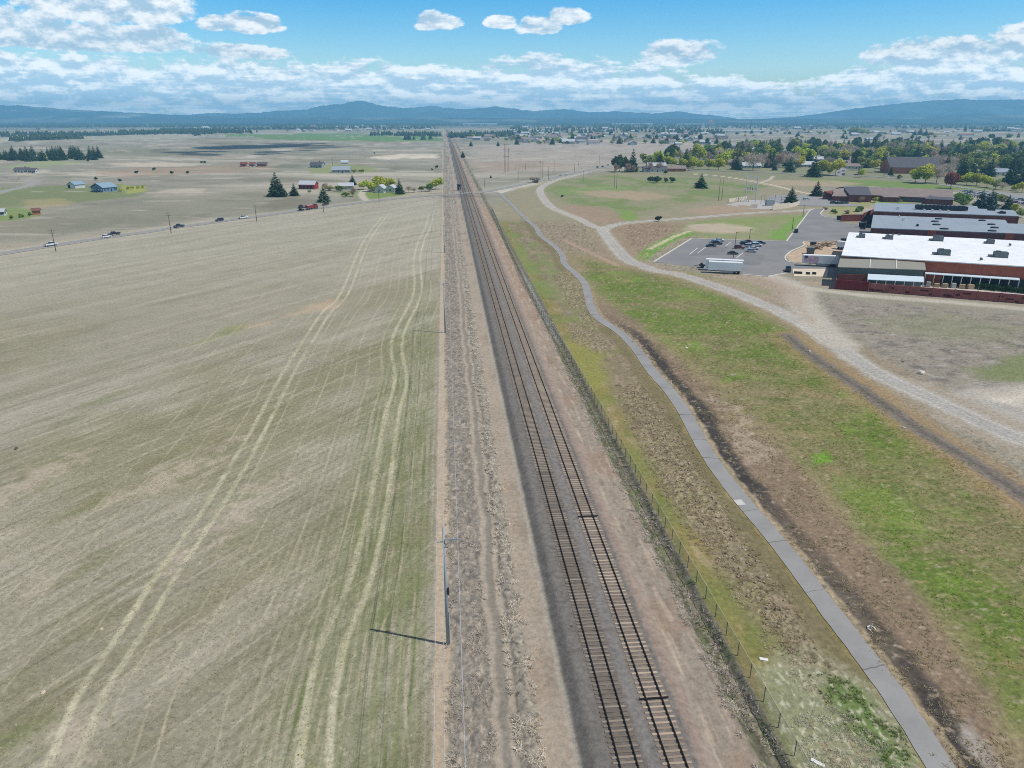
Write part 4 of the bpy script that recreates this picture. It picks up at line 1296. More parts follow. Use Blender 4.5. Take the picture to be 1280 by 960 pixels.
def add_seams(m, ang, pitch, dark):
    """welded roof seams and ponding stains"""
    nt = m.node_tree; b = nt.nodes['Principled BSDF']
    src = b.inputs['Base Color'].links[0].from_socket
    tc = nd(nt, 'ShaderNodeTexCoord'); mp = nd(nt, 'ShaderNodeMapping'); mp.inputs['Rotation'].default_value = (0, 0, -ang)
    nt.links.new(tc.outputs['Object'], mp.inputs['Vector'])
    bk = nd(nt, 'ShaderNodeTexBrick'); bk.inputs['Scale'].default_value = 1.0; bk.inputs['Brick Width'].default_value = pitch * 4; bk.inputs['Row Height'].default_value = pitch
    bk.inputs['Mortar Size'].default_value = 0.16; bk.inputs['Mortar Smooth'].default_value = 0.3
    nt.links.new(mp.outputs[0], bk.inputs['Vector'])
    st = nd(nt, 'ShaderNodeTexNoise'); st.inputs['Scale'].default_value = 0.09; st.inputs['Detail'].default_value = 5
    nt.links.new(tc.outputs['Object'], st.inputs['Vector'])
    sr = nd(nt, 'ShaderNodeMapRange'); sr.inputs['From Min'].default_value = 0.56; sr.inputs['From Max'].default_value = 0.7; sr.inputs['To Max'].default_value = 0.6
    nt.links.new(st.outputs['Fac'], sr.inputs['Value'])
    mxf = nd(nt, 'ShaderNodeMath', operation='MAXIMUM'); nt.links.new(bk.outputs['Fac'], mxf.inputs[0]); nt.links.new(sr.outputs['Result'], mxf.inputs[1])
    mx = nd(nt, 'ShaderNodeMix'); mx.data_type = 'RGBA'; mx.blend_type = 'MULTIPLY'; mx.inputs['B'].default_value = (dark, dark * .99, dark * .97, 1)
    nt.links.new(mxf.outputs[0], mx.inputs['Factor']); nt.links.new(src, mx.inputs['A']); nt.links.new(mx.outputs['Result'], b.inputs['Base Color'])


add_seams(M_MEMB, -0.37, 3.1, 0.86)
M_GREYROOF = mat('grey_roof_membrane', (150, 160, 170), 0.85, 0.12, 0.09)
add_seams(M_GREYROOF, -0.37, 3.1, 0.8)
M_METALROOF = mat('taupe_metal_roof', (150, 146, 132), 0.6, 0.08, 0.3)
M_SLATE = mat('slate_grey_siding', (92, 104, 104), 0.7, 0.1, 0.4)
M_CANOPY = mat('pale_blue_canopy', (206, 220, 230), 0.5, 0.06, 0.3)
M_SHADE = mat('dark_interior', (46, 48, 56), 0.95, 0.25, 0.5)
M_HVAC = mat('grey_unit', (96, 104, 108), 0.6, 0.2, 0.8)
M_HVACD = mat('black_unit', (40, 44, 52), 0.6, 0.25, 0.8)
M_COLUMN = mat('pale_column', (204, 206, 204), 0.6, 0.1)
M_GLASS = mat('window_glass', (62, 74, 88), 0.15, 0.15, 1.0, spec=0.6)
M_BROWNROOF = mat('brown_shingle', (140, 126, 120), 0.95, 0.14, 0.25)
M_DARKSHINGLE = mat('charcoal_shingle', (92, 90, 96), 0.95, 0.14, 0.25)
M_TAN = mat('tan_siding', (190, 176, 152), 0.85, 0.1)
M_BARNRED = mat('barn_red', (150, 52, 50), 0.85, 0.2, 0.6)
M_PALEROOF = mat('pale_metal_roof', (184, 187, 191), 0.45, 0.08, 0.5)
M_BLUEROOF = mat('blue_grey_roof', (134, 156, 172), 0.6, 0.1, 0.4)
M_BLUEWALL = mat('blue_grey_siding', (112, 138, 164), 0.8, 0.1, 0.6)
M_NAVY = mat('navy_trim', (48, 62, 84), 0.7, 0.1)
M_WHITEWALL = mat('white_siding', (200, 200, 196), 0.8, 0.08)
M_GREYWALL = mat('grey_siding', (158, 162, 164), 0.8, 0.1)
M_ORANGEWALL = mat('terracotta_siding', (168, 104, 80), 0.85, 0.12)


def loc_poly(pts, o):
    return [(p[0] - o[0], p[1] - o[1]) for p in pts]


def at_h(px, z):
    return [W(a, b, z) for a, b in px]


# --- big store with the white roof.  Axes of the whole complex:
SA = Vector(W(1053, 319, 8.0)); SB = Vector(W(1062, 290.4, 8.0)); SD = Vector(W(1280, 332.5, 8.0))
UX = (SD - SA).normalized(); VX = (SB - SA).normalized()
UANG = math.atan2(UX.y, UX.x)


def sp(u, v):
    p = SA + UX * u + VX * v
    return (p.x, p.y)


depth = (SB - SA).length
wide = (SD - SA).length + 26
store = thing('store_building', 'large store with a bright white flat roof and orange brick front wall', 'store', (SA.x, SA.y, 0))
o2 = (SA.x, SA.y)
q = loc_poly([sp(0, 0), sp(wide, 0), sp(wide, depth), sp(0, depth)], o2)
MB().prism(q, -0.5, 7.7).build('wall', M_PURPLE, store)
fw = loc_poly([sp(0.1, -0.06), sp(wide, -0.06), sp(wide, 0.1), sp(0.1, 0.1)], o2)
MB().prism(fw, 0, 7.6).build('front_wall', M_BRICKO, store)
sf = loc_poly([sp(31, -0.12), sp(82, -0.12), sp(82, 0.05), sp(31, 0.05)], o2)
MB().prism(sf, 0, 3.7).build('canopy_shade_panel', M_SHADE, store)  # flat dark panel, painted in for the deep shade under the canopy
rq = loc_poly([sp(-0.3, -0.3), sp(wide, -0.3), sp(wide, depth + .3), sp(-0.3, depth + .3)], o2)
MB().prism(rq, 7.7, 8.0, bottom=True).build('roof', M_MEMB, store)


def unit_on(root, org, px, py, z, s, m, name='rooftop_unit', ang=UANG, legs=True):
    x, y = W(px, py, z)
    u_ = MB()
    u_.box((0, 0, s[2] / 2 + .25), s)
    u_.box((s[0] * -.2, 0, s[2] + .35), (s[0] * .35, s[1] * .6, .3))
    if legs:
        u_.box((-s[0] * .65, -s[1] * .1, .45), (s[0] * .5, s[1] * .55, .5))
        u_.box((0, 0, .12), (s[0] * 1.05, s[1] * 1.05, .24))
    o = u_.build(name, m, root, bevel=0.04)
    o.location = (x - org[0], y - org[1], z + 0.02); o.rotation_euler = (0, 0, ang)
    return o


for px, py, sx, sy, sz in ((1077, 297, 2.2, 2.0, 1.3), (1111, 299, 2.6, 2.0, 1.3), (1172, 301, 3.4, 2.6, 1.6), (1237.5, 304.5, 2.4, 2.0, 1.3), (1179, 318.5, 3.8, 2.8, 1.6), (1250, 321.5, 4.0, 2.8, 1.6),
                         (1226, 326, .8, .8, .6), (1262, 308, .7, .7, .7), (1116, 294.4, .8, .7, .5), (1124, 294.8, .8, .7, .5)):
    unit_on(store, o2, px, py, 8.0, (sx, sy, sz), M_HVAC, legs=sx > 2)
# loading dock doors on the end wall
for v_ in (6, 12, 40, 46):
    a = sp(-0.06, v_); b_ = sp(-0.06, v_ + 3.2)
    MB().prism(loc_poly([a, b_, sp(0.1, v_ + 3.2), sp(.1, v_)], o2), 1.1, 4.6).build('dock_door', M_SHADE, store)

# --- grey roofed wing in front of it, with a canopy
wing = thing('store_wing', 'long low grey roofed wing with slate siding in front of the white roofed store', 'store wing', (*sp(0, -10), 0))
ow = sp(0, -10)
WA = Vector(W(1048.4, 333.4, 6.5)); WD = Vector(W(1156, 337, 6.5))
wu = (WD - WA).length
v0 = (WA - SA).dot(VX.orthogonal().normalized()) if False else None


def sp2(u, v):
    p = WA + (WD - WA).normalized() * u + VX * v
    return (p.x, p.y)


wdep = 11.0
wq = [sp2(0, 0), sp2(wu, 0), sp2(wu, wdep), sp2(0, wdep)]
MB().prism(loc_poly([sp2(.2, .2), sp2(wu - .2, .2), sp2(wu - .2, wdep), sp2(.2, wdep)], ow), 0, 6.2).build('wall', M_SLATE, wing)
rf = MB()
P4 = loc_poly([sp2(-.3, -.3), sp2(wu + .3, -.3), sp2(wu + .3, wdep), sp2(-.3, wdep)], ow)
rf.add([(*P4[0], 6.3), (*P4[1], 6.3), (*P4[2], 7.2), (*P4[3], 7.2), (*P4[0], 6.5), (*P4[1], 6.5), (*P4[2], 7.4), (*P4[3], 7.4)], [(3, 2, 1, 0), (4, 5, 6, 7), (0, 1, 5, 4), (1, 2, 6, 5), (2, 3, 7, 6), (3, 0, 4, 7)])
rf.build('roof', M_METALROOF, wing)
for f_ in (0.36, 0.67):
    a, b_ = sp2(wu * f_, -.3), sp2(wu * f_, wdep)
    MB().bar((a[0] - ow[0], a[1] - ow[1], 6.55), (b_[0] - ow[0], b_[1] - ow[1], 7.45), 0.22, n=4).build('roof_seam', M_COLUMN, wing)
# lower brick front with openings, left third
bf = MB(); bf.prism(loc_poly([sp2(.3, -.5), sp2(wu * .35, -.5), sp2(wu * .35, .15), sp2(.3, .15)], ow), 0, 4.2); bf.build('brick_front', M_BRICK, wing)
for k in range(5):
    u0 = 1.2 + k * (wu * .33 / 5)
    MB().prism(loc_poly([sp2(u0, -.56), sp2(u0 + 1.6, -.56), sp2(u0 + 1.6, -.3), sp2(u0, -.3)], ow), 0.3, 2.1).build('opening', M_SHADE, wing)


def canopy(root, org, pts_px, zf, zb, ncol, gap_from=0.0, label=None):
    """sloping canopy sheet on columns; pts front-left, front-right, back-right, back-left"""
    fl, frr = W(*pts_px[0], zf), W(*pts_px[1], zf)
    br_, bl = W(*pts_px[2], zb), W(*pts_px[3], zb)
    m = MB()
    vs = [(fl[0], fl[1], zf), (frr[0], frr[1], zf), (br_[0], br_[1], zb), (bl[0], bl[1], zb)]
    vs = [(x - org[0], y - org[1], z) for x, y, z in vs]
    m.add(vs + [(x, y, z - .18) for x, y, z in vs], [(0, 1, 2, 3), (7, 6, 5, 4), (0, 4, 5, 1), (1, 5, 6, 2), (2, 6, 7, 3), (3, 7, 4, 0)])
    m.build('canopy', M_CANOPY, root)
    for k in range(ncol):
        t_ = (k + .05) / (ncol - .9)
        x, y = fl[0] + (frr[0] - fl[0]) * t_, fl[1] + (frr[1] - fl[1]) * t_
        MB().bar((x - org[0], y - org[1], 0), (x - org[0], y - org[1], zf - .18), 0.13, n=6).build('column', M_COLUMN, root)


canopy(wing, ow, [(1084.4, 349.2), (1154.7, 352.4), (1154.7, 345.8), (1085, 342.2)], 3.4, 4.6, 7)
gc = thing('garden_canopy', 'long pale canopy on white columns along the orange brick store front', 'canopy', (*W(1156, 342, 4.0), 0))
og = W(1156, 342, 4.0)
canopy(gc, og, [(1156.6, 342), (1275, 350), (1272.5, 343.7), (1156.6, 336)], 4.0, 4.5, 11)
# yard slab
yd = MB(); yd.prism([W(1044.5, 360.5), W(1284, 379), W(1320, 381), W(1320, 352), W(1156, 346), W(1050, 345)], -0.1, 0.06)
yo = yd.build('yard_slab', mat('yard_concrete', (186, 180, 170), 0.95, 0.2, 0.3)); yo['kind'] = 'structure'
# tall screen wall round the yard
ya, yb, yc = W(1044, 361.5), W(1085, 364.4), W(1300, 381.6)
oy = ya
wl_ = thing('yard_wall', 'long dark red patchy screen wall around the store yard, beside the pale track', 'wall', (*ya, 0))


def wall_run(a, b, h, th, m, name, root, org):
    a, b = Vector(a), Vector(b); d = (b - a).normalized(); n = Vector((-d.y, d.x)) * th
    MB().prism([(p.x - org[0], p.y - org[1]) for p in (a, b, b + n, a + n)], -0.3, h).build(name, m, root)


wall_run(ya, yb, 3.1, .35, mat('oxide_red_wall', (112, 40, 44), 0.8, 0.15, 0.4), 'solid_panel', wl_, oy)
wall_run(yb, yc, 2.7, .35, M_REDWALL, 'slatted_panel', wl_, oy)
tp_ = MB(); d_ = (Vector(yc) - Vector(yb)).normalized(); n_ = Vector((-d_.y, d_.x))
L_ = (Vector(yc) - Vector(yb)).length
slots = MB(); k = 0.0
while k < L_ - 2:
    w_ = random.uniform(0.8, 2.6)
    if random.random() < .62:
        z0 = random.choice((0.4, 0.9, 1.5)); z1 = z0 + random.uniform(.35, .7)
        a = Vector(yb) + d_ * k - n_ * 0.03; b_ = a + d_ * w_
        slots.prism([(p.x - oy[0], p.y - oy[1]) for p in (a, b_, b_ + n_ * .1, a + n_ * .1)], z0, z1)
    k += w_ + random.uniform(.2, .8)
slots.build('dark_patches', mat('dark_wall_patch', (82, 32, 36), .9, .2), wl_)
for k in np.arange(0, L_, 6.0):
    a = Vector(yb) + d_ * float(k)
    MB().box((a.x - oy[0], a.y - oy[1], 1.42), (0.34, 0.5, 2.9), math.atan2(d_.y, d_.x)).build('pier', mat('brick_pier', (150, 92, 84), .9, .2) if k == 0 else bpy.data.materials['brick_pier'], wl_)
sa, sb = W(1044, 361.5), W(1049.5, 345)
wall_run(sa, sb, 2.9, .3, M_BRICK, 'end_wall', wl_, oy)

# stock in the yard
M_GREENST = leaf_mat('potted_green', (62, 92, 50), 0.3)
M_WOODST = mat('stacked_timber', (188, 166, 132), .9, .2, 1, objvar=.2)
M_BAG = mat('wrapped_pallet', (204, 200, 190), .6, .25, 1.0, objvar=.25)
bases = {}


def pallet(kind):
    t = thing('stock_pallet', 'x', 'pallet', (0, 0, 0))
    m = MB()
    for z in (0.03, 0.13):
        for k in (-.5, -.25, 0, .25, .5):
            m.box((k, 0, z), (.14, 1.2, .03))
    for k in (-.5, 0, .5):
        m.box((0, k, .08), (1.2, .1, .09))
    m.build('pallet_base', M_WOODST, t)
    if kind == 'green':
        n = 130; c = rng.random((n, 3)) * [1.3, 1.3, 1.1] - [.65, .65, -.15]
        vs, fs = [], []
        for i, p_ in enumerate(c):
            a = rng.normal(size=3); a /= np.linalg.norm(a); b_ = np.cross(a, rng.normal(size=3)); b_ /= np.linalg.norm(b_)
            for q_ in (-1, 1): vs += [p_ + .22 * (a * q_ + b_ * .8), p_ + .22 * (a * q_ - b_ * .8)]
            fs.append((4 * i, 4 * i + 1, 4 * i + 3, 4 * i + 2))
        np_mesh('plants', vs, fs, M_GREENST, parent=t)
    elif kind == 'timber':
        m = MB()
        for z in range(4):
            m.box((0, 0, .3 + z * .26), (1.5 - .1 * (z % 2), 1.1, .22))
        m.build('timber', M_WOODST, t)
    else:
        MB().box((0, 0, .75), (1.15, 1.15, 1.2), taper=.93).build('wrapped_load', M_BAG, t, bevel=.06)
    return t


protos = {k: pallet(k) for k in ('green', 'timber', 'bags')}
plab = {'green': 'pallet of leafy green plants in the store yard at the right edge', 'timber': 'pallet of stacked timber in the store yard behind the red wall', 'bags': 'pale wrapped pallet in the store yard behind the red wall'}
spots = []
for i in range(9):
    for j in range(2):
        spots.append(('green', 1222 + i * 7.6, 361.5 + i * 0.72 - j * 3.6))
for i in range(6): spots.append((random.choice(['bags', 'timber']), 1160 + i * 10.5, 358.5 + i * .55))
for i in range(5): spots.append((random.choice(['bags', 'timber', 'green']), 1166 + i * 11, 355 + i * .5))
for i in range(7): spots.append((random.choice(['bags', 'timber']), 1056 + i * 4.8, 353 + i * .3))
for i in range(5): spots.append(('bags', 1104 + i * 10, 357 + i * .6))
for k, px, py in spots:
    c = copy_tree(protos[k]); x, y = W(px, py)
    c.location = (x, y, 0.07); c.rotation_euler = (0, 0, UANG + random.gauss(0, .12)); s_ = random.uniform(1.0, 1.35); c.scale = (s_, s_, s_ * (1.15 if k == 'green' else 1))
    tag(c, plab[k], 'pallet', {'green': 'plant pallets in the store yard', 'timber': 'timber pallets in the store yard', 'bags': 'wrapped pallets in the store yard'}[k])
for t in protos.values(): drop_tree(t)

# --- middle grey-roofed building
mz = 8.0
rp2 = at_h([(1088.7, 284.6), (1091.5, 268.7), (1256.6, 274.8), (1259.7, 279.3), (1330, 281.5), (1330, 294.2), (1280, 292)], mz)
om = rp2[0]
mb_ = thing('warehouse_building', 'grey flat roofed warehouse with a plum wall, just behind the white roofed store', 'warehouse', (*om, 0))
L2 = loc_poly(rp2, om)
MB().prism(L2, -.5, mz - .3).build('wall', M_PURPLE, mb_)
MB().prism(L2, mz - .3, mz, bottom=True).build('roof', M_GREYROOF, mb_)
for px, py in ((1165, 294.4), (1262, 300.5)):
    x, y = W(px, 287.6 if px < 1200 else 291.8, mz)
    MB().box((x - om[0], y - om[1] - .12, 4.6), (3.0, .5, 6.6), UANG).build('brick_pier', M_BRICKO, mb_)
for px, py, sx in ((1173, 274, 4.2), (1168.5, 277.3, 4.2), (1170.5, 281.2, 4.4), (1180, 286.5, 4.6), (1227.5, 276, 4.0), (1239, 281, 4.2), (1243, 285, 4.4), (1240, 289, 4.4)):
    x, y = W(px, py, mz)
    m = MB(); m.bar((0, 0, 0), (0, 0, .5), sx * .42, sx * .36, 14)
    o = m.build('skylight', M_HVACD, mb_); o.location = (x - om[0], y - om[1], mz); o.scale = (1, .7, 1)
for px, py, s_, m_ in ((1146.5, 283.5, .9, M_HVACD), (1129, 275.5, 1.0, M_WHITE), (1124, 272, .7, M_WHITE)):
    unit_on(mb_, om, px, py, mz, (s_, s_, s_ * .9), m_, legs=False)

# --- rear hall with the black roof units and brick end
hz_ = 8.5
rp3 = at_h([(1092, 263.7), (1093.5, 253.5), (1221, 257.6), (1223, 260.8), (1267, 262.7), (1273.5, 270.0)], hz_)
oh = rp3[0]
hb = thing('rear_hall', 'flat roofed brick hall with a row of black roof units, behind the warehouse', 'hall', (*oh, 0))
L3 = loc_poly(rp3, oh)
MB().prism(L3, -.5, hz_ - .35).build('wall', M_BRICK, hb)
MB().prism(L3, hz_ - .35, hz_, bottom=True).build('roof', M_GREYROOF, hb)
e0, e1 = W(1273.6, 270.2, hz_), W(1267.4, 262.8, hz_)
wall_run((e0[0] + .05, e0[1]), (e1[0] + .05, e1[1]), hz_ - .4, -.2, M_BRICKO, 'end_wall', hb, oh)
for i in range(12):
    px = 1148 + i * 5.1
    unit_on(hb, oh, px, 261.6 + (px - 1148) * .035, hz_, (2.6, 3.6, 1.9), M_HVACD, ang=UANG * .4, legs=False)
for i in range(4):
    unit_on(hb, oh, 1155 + i * 10, 264.0 + i * .4, hz_, (1.0, .9, .7), M_WHITE, legs=False)
unit_on(hb, oh, 1240, 263, hz_, (2.4, 2.2, 1.4), M_HVACD); unit_on(hb, oh, 1253, 267, hz_, (2.4, 1.6, .8), M_HVACD); unit_on(hb, oh, 1122, 262.5, hz_, (1.2, 1.2, 1.4), M_WHITE, legs=False)

# --- brick screen walls by the truck court
sw = thing('truck_court_wall', 'dark red stepped screen wall at the end of the asphalt truck court', 'wall', (*W(1051, 277), 0))
ow2 = W(1051, 277)
wall_run(W(1051, 277), W(1079, 276.5), 3.6, .5, M_BRICK, 'wall_panel', sw, ow2)
wall_run(W(1079, 276.5), W(1093, 270.5), 4.4, .5, M_BRICK, 'wall_panel', sw, ow2)
wall_run(W(1081, 287), W(1091, 273), 3.4, .5, M_SHADE, 'dock_pit', sw, ow2)

# --- school, long low with brown roofs


def slope_block(root, org, front, back, z_eave, z_ridge, wall_m, roof_m, wall_h=None, names=('wall', 'roof')):
    """single long block: front eave edge (two px), back ridge edge (two px)"""
    fl, fr_ = [Vector((*W(*p, z_eave), 0)) for p in front]
    bl, br_ = [Vector((*W(*p, z_ridge), 0)) for p in back]
    O = Vector((*org, 0))
    far_l = fl + (bl - fl) * 2; far_r = fr_ + (br_ - fr_) * 2
    dl = (bl - fl).normalized()
    f1, f2 = fl + dl * .8, fr_ + (br_ - fr_).normalized() * .8
    b1, b2 = far_l - dl * .8, far_r - dl * .8
    m = MB()
    v = [f1 - O, f2 - O, b2 - O, b1 - O]
    m.prism([(p.x, p.y) for p in v], -.6, z_eave - .15)
    m.build(names[0], wall_m, root)
    r = MB()
    pts = [(fl - O, z_eave), (fr_ - O, z_eave), (br_ - O, z_ridge), (bl - O, z_ridge), (far_l - O, z_eave), (far_r - O, z_eave)]
    vs = [(p.x, p.y, z) for p, z in pts] + [(p.x, p.y, z - .3) for p, z in pts]
    r.add(vs, [(0, 1, 2, 3), (3, 2, 5, 4), (0, 3, 4), (1, 5, 2), (6, 7, 1, 0), (4, 5, 11, 10), (0, 4, 10, 6), (1, 7, 11, 5), (6, 10, 11, 7)])
    r.build(names[1], roof_m, root)
    return f1 - O, f2 - O


osch = W(1090, 247)
sch = thing('school_building', 'long low brick school with brown gabled roofs behind the store halls', 'school', (*osch, 0))
a_, b_ = slope_block(sch, osch, [(1086, 243.6), (1192, 248.5)], [(1085, 234), (1190.6, 237.5)], 3.4, 7.2, M_BRICK, M_BROWNROOF)
for k in range(12):
    c = a_ + (b_ - a_) * ((k + .5) / 12)
    MB().box((c.x, c.y - .05, 1.6), (4.2, .2, 1.5), math.atan2((b_ - a_).y, (b_ - a_).x)).build('window', M_GLASS, sch)
slope_block(sch, osch, [(1040, 245.0), (1068, 245.5)], [(1044, 236), (1066, 234.2)], 3.4, 7.0, M_BRICK, M_BROWNROOF, names=('wing_wall', 'wing_roof'))
slope_block(sch, osch, [(1062, 243.5), (1090, 244)], [(1054, 233.4), (1085, 233.2)], 4.6, 7.6, M_BRICK, M_DARKSHINGLE, names=('gym_wall', 'gym_roof'))
slope_block(sch, osch, [(1028.5, 243), (1042, 243.6)], [(1030, 239), (1042, 237.8)], 3.4, 5.6, M_BRICK, M_BRICK, names=('end_wall', 'end_roof'))
slope_block(sch, osch, [(1156, 248.5), (1192, 250.0)], [(1170, 238.6), (1191, 237.8)], 3.3, 6.0, M_BRICK, M_DARKSHINGLE, names=('wing_wall', 'wing_roof'))
c0 = W(1117, 246)
m = MB(); m.add([(c0[0] - osch[0] - 9, c0[1] - osch[1] - 1, 3.4), (c0[0] - osch[0] + 9, c0[1] - osch[1] - 2, 3.4), (c0[0] - osch[0], c0[1] - osch[1] - 1.5, 6.0), (c0[0] - osch[0], c0[1] - osch[1] + 10, 6.0)], [(0, 1, 2), (0, 2, 3), (1, 3, 2)])
m.build('entrance_gable', M_BROWNROOF, sch)
ocp = W(1104, 252.5)
cp = thing('school_annex', 'small dark red annex with a flat roof in front of the school', 'annex', (*ocp, 0))
e_ = W(1123.5, 253); dd_ = Vector(e_) - Vector(ocp); nn_ = Vector((-dd_.y, dd_.x)).normalized() * 9
pq = [(0, 0), (dd_.x, dd_.y), (dd_.x + nn_.x, dd_.y + nn_.y), (nn_.x, nn_.y)]
MB().prism(pq, -.3, 3.0).build('wall', M_BRICK, cp); MB().prism([(x * 1.03 - .3, y * 1.03 - .5) for x, y in pq], 3.0, 3.35, bottom=True).build('roof', M_BROWNROOF, cp)

# --- general gabled house


def gable(px, py, L, D, h, rh, rz, wm, rm, label, cat='house', name='house', group=None, detail=True, porch=None, gm=None, chim=False, z=None):
    p = P(px, py)
    if z is not None: p.z = z
    t = thing(name, label, cat, p, rz, group)
    m = MB()
    m.add([(-L / 2, -D / 2, -1.5), (L / 2, -D / 2, -1.5), (L / 2, D / 2, -1.5), (-L / 2, D / 2, -1.5), (-L / 2, -D / 2, h), (L / 2, -D / 2, h), (L / 2, D / 2, h), (-L / 2, D / 2, h), (-L / 2, 0, h + rh), (L / 2, 0, h + rh)],
          [(0, 1, 5, 4), (2, 3, 7, 6), (1, 2, 6, 9, 5), (3, 0, 4, 8, 7)])
    m.build('wall', wm, t)
    ov = .5; k = rh / (D / 2)
    r = MB()
    e = D / 2 + ov; ze = h - ov * k
    l = L / 2 + ov
    vs = [(-l, -e, ze), (l, -e, ze), (l, 0, h + rh), (-l, 0, h + rh), (-l, e, ze), (l, e, ze)]
    vs = [(x, y, z_ + .06) for x, y, z_ in vs] + [(x, y, z_ + .26) for x, y, z_ in vs]
    r.add(vs, [(6, 7, 8, 9), (9, 8, 11, 10), (3, 2, 1, 0), (4, 5, 2, 3), (0, 1, 7, 6), (5, 4, 10, 11), (1, 2, 8, 7), (2, 5, 11, 8), (3, 0, 6, 9), (4, 3, 9, 10)])
    ro = r.build('roof', rm, t)
    if chim:
        MB().box((L * .2, D * .1, h + rh + .3), (.8, .8, 1.8)).build('chimney', M_BRICK, ro)
    if detail:
        MB().box((L * .08, -D / 2 - .03, 1.05), (1.0, .08, 2.1)).build('door', M_NAVY, t)
        for x in (-.36, -.14, .3, .42):
            MB().box((L * x, -D / 2 - .02, 1.6), (1.3, .08, 1.2)).build('window', M_GLASS, t)
        for s_ in (-1, 1):
            MB().box((s_ * (L / 2 + .02), 0, 1.7), (.08, 1.4, 1.2)).build('window', M_GLASS, t)
    return t


bh = gable(131, 239, 12.5, 12, 3.2, 2.9, math.radians(68), M_BLUEWALL, M_BLUEROOF, 'blue grey house with a wide front gable on the green knoll')
# front gable trim and garage
M2 = MB()
for s_ in (-1, 1): M2.bar((-6.85, s_ * 6.6, 3.0), (-6.85, 0, 6.2), .28, n=4)
M2.build('gable_trim', M_NAVY, bh)
for k in range(4): MB().box((-6.3, -4.4 + k * 2.9, 1.5), (.1, 1.5, 1.4)).build('front_window', M_WHITEWALL, bh)
MB().box((-7.8, 0, .9), (3.0, 7, .3)).build('porch', M_NAVY, bh)
gb = gable(96, 235, 9, 8, 3.0, 2.0, math.radians(70), M_WHITEWALL, M_BLUEROOF, 'white walled garage with a blue grey roof left of the blue house', 'garage', 'garage', detail=False)
MB().box((-4.53, -1.2, 1.3), (.1, 3.6, 2.4)).build('garage_door', M_WHITE, gb); MB().box((-4.53, 2.5, 1.4), (.1, 2.2, 2.6)).build('open_bay', M_SHADE, gb)
gable(29, 216, 13, 8, 2.8, 2.2, .1, M_WHITEWALL, M_DARKSHINGLE, 'long white bungalow with a charcoal roof among the far-left plain', chim=True)
gable(42, 216.4, 7, 6, 2.8, 2.0, .05, M_WHITEWALL, M_DARKSHINGLE, 'white outbuilding beside the long white bungalow', 'outbuilding', 'outbuilding')
gable(46, 268, 3.8, 3.2, 2.4, 1.1, .5, M_ORANGEWALL, mat('brown_metal_roof', (120, 84, 72), .7, .1), 'small rusty brown shed above the far-left highway', 'shed', 'shed', detail=False)
gable(0, 269.5, 6, 4, 2.4, 1.3, .2, M_WHITEWALL, M_PALEROOF, 'white trailer home at the left picture edge beside green shrubs', 'trailer home', 'trailer_home')
gable(51, 199.5, 14, 8, 3.2, 2.2, .1, M_TAN, M_PALEROOF, 'tan house half hidden in the far-left conifer clump')
bn = gable(386, 236, 13, 8, 3.6, 2.4, math.radians(-8), M_BARNRED, M_PALEROOF, 'long red barn with a pale metal roof beside the dirt yard', 'barn', 'barn', detail=False)
for k in range(4): MB().box((-5 + k * 2.9, -4.03, 1.4), (1.9, .1, 2.6)).build('barn_bay', M_SHADE, bn)
gable(433, 237, 11, 7, 3.0, 2.0, math.radians(12), M_GREYWALL, M_PALEROOF, 'pale roofed farm shed between the hedge and the leafy tree', 'farm shed', 'farm_shed', detail=False)
gable(476.5, 240.5, 8, 7, 3.2, 2.4, math.radians(80), M_WHITEWALL, M_PALEROOF, 'white farmhouse under the big yellow green tree', chim=True)
gable(490, 240, 8, 7, 3.0, 2.2, math.radians(80), M_WHITEWALL, M_PALEROOF, 'second white gabled farmhouse wing just left of the dark spruce', 'farmhouse', 'farmhouse')
gable(397, 209.5, 14, 9, 3.2, 3.0, math.radians(-10), M_GREYWALL, M_DARKSHINGLE, 'dark roofed grey house standing up the plain beyond the red barn', chim=True)
gable(427, 216, 18, 13, 3.2, 3.0, math.radians(8), M_GREYWALL, M_GREYROOF, 'broad grey roofed house on the green lot beyond the farm')
gable(431, 206, 8, 6, 3.0, 2.2, .2, M_WHITEWALL, M_PALEROOF, 'small white shed behind the broad grey roofed house', 'shed', 'shed', detail=False)
for px, py, L, wm, rm, lb in ((328, 208, 10, M_ORANGEWALL, M_DARKSHINGLE, 'terracotta house alone on the middle plain, right of its two neighbours'), (305, 208, 6, M_ORANGEWALL, M_BRICK, 'small terracotta outbuilding left of the terracotta house'), (316, 208.3, 6, M_WHITEWALL, M_BRICK, 'white shed between the two terracotta buildings')):
    gable(px, py, L, 8, 2.8, 1.8, .1, wm, rm, lb)
# church-like hall with the big charcoal roof
gable(1136, 216, 46, 32, 6.0, 9.0, math.radians(-10), M_ORANGEWALL, M_DARKSHINGLE, 'large hall with a steep charcoal roof among the town trees', 'hall', 'parish_hall')
gable(908, 206, 38, 14, 3.2, 3.2, -.05, M_TAN, M_BROWNROOF, 'long low brown roofed building behind the row of yellow trees')
gable(838, 214, 30, 12, 3.0, 2.5, .0, M_ORANGEWALL, M_BROWNROOF, 'brown house with a long roof near the reddish bare trees')
gable(818, 214.5, 24, 12, 3.0, 2.2, .0, M_WHITEWALL, M_DARKSHINGLE, 'white house with a dark roof between the pines and the brown house')

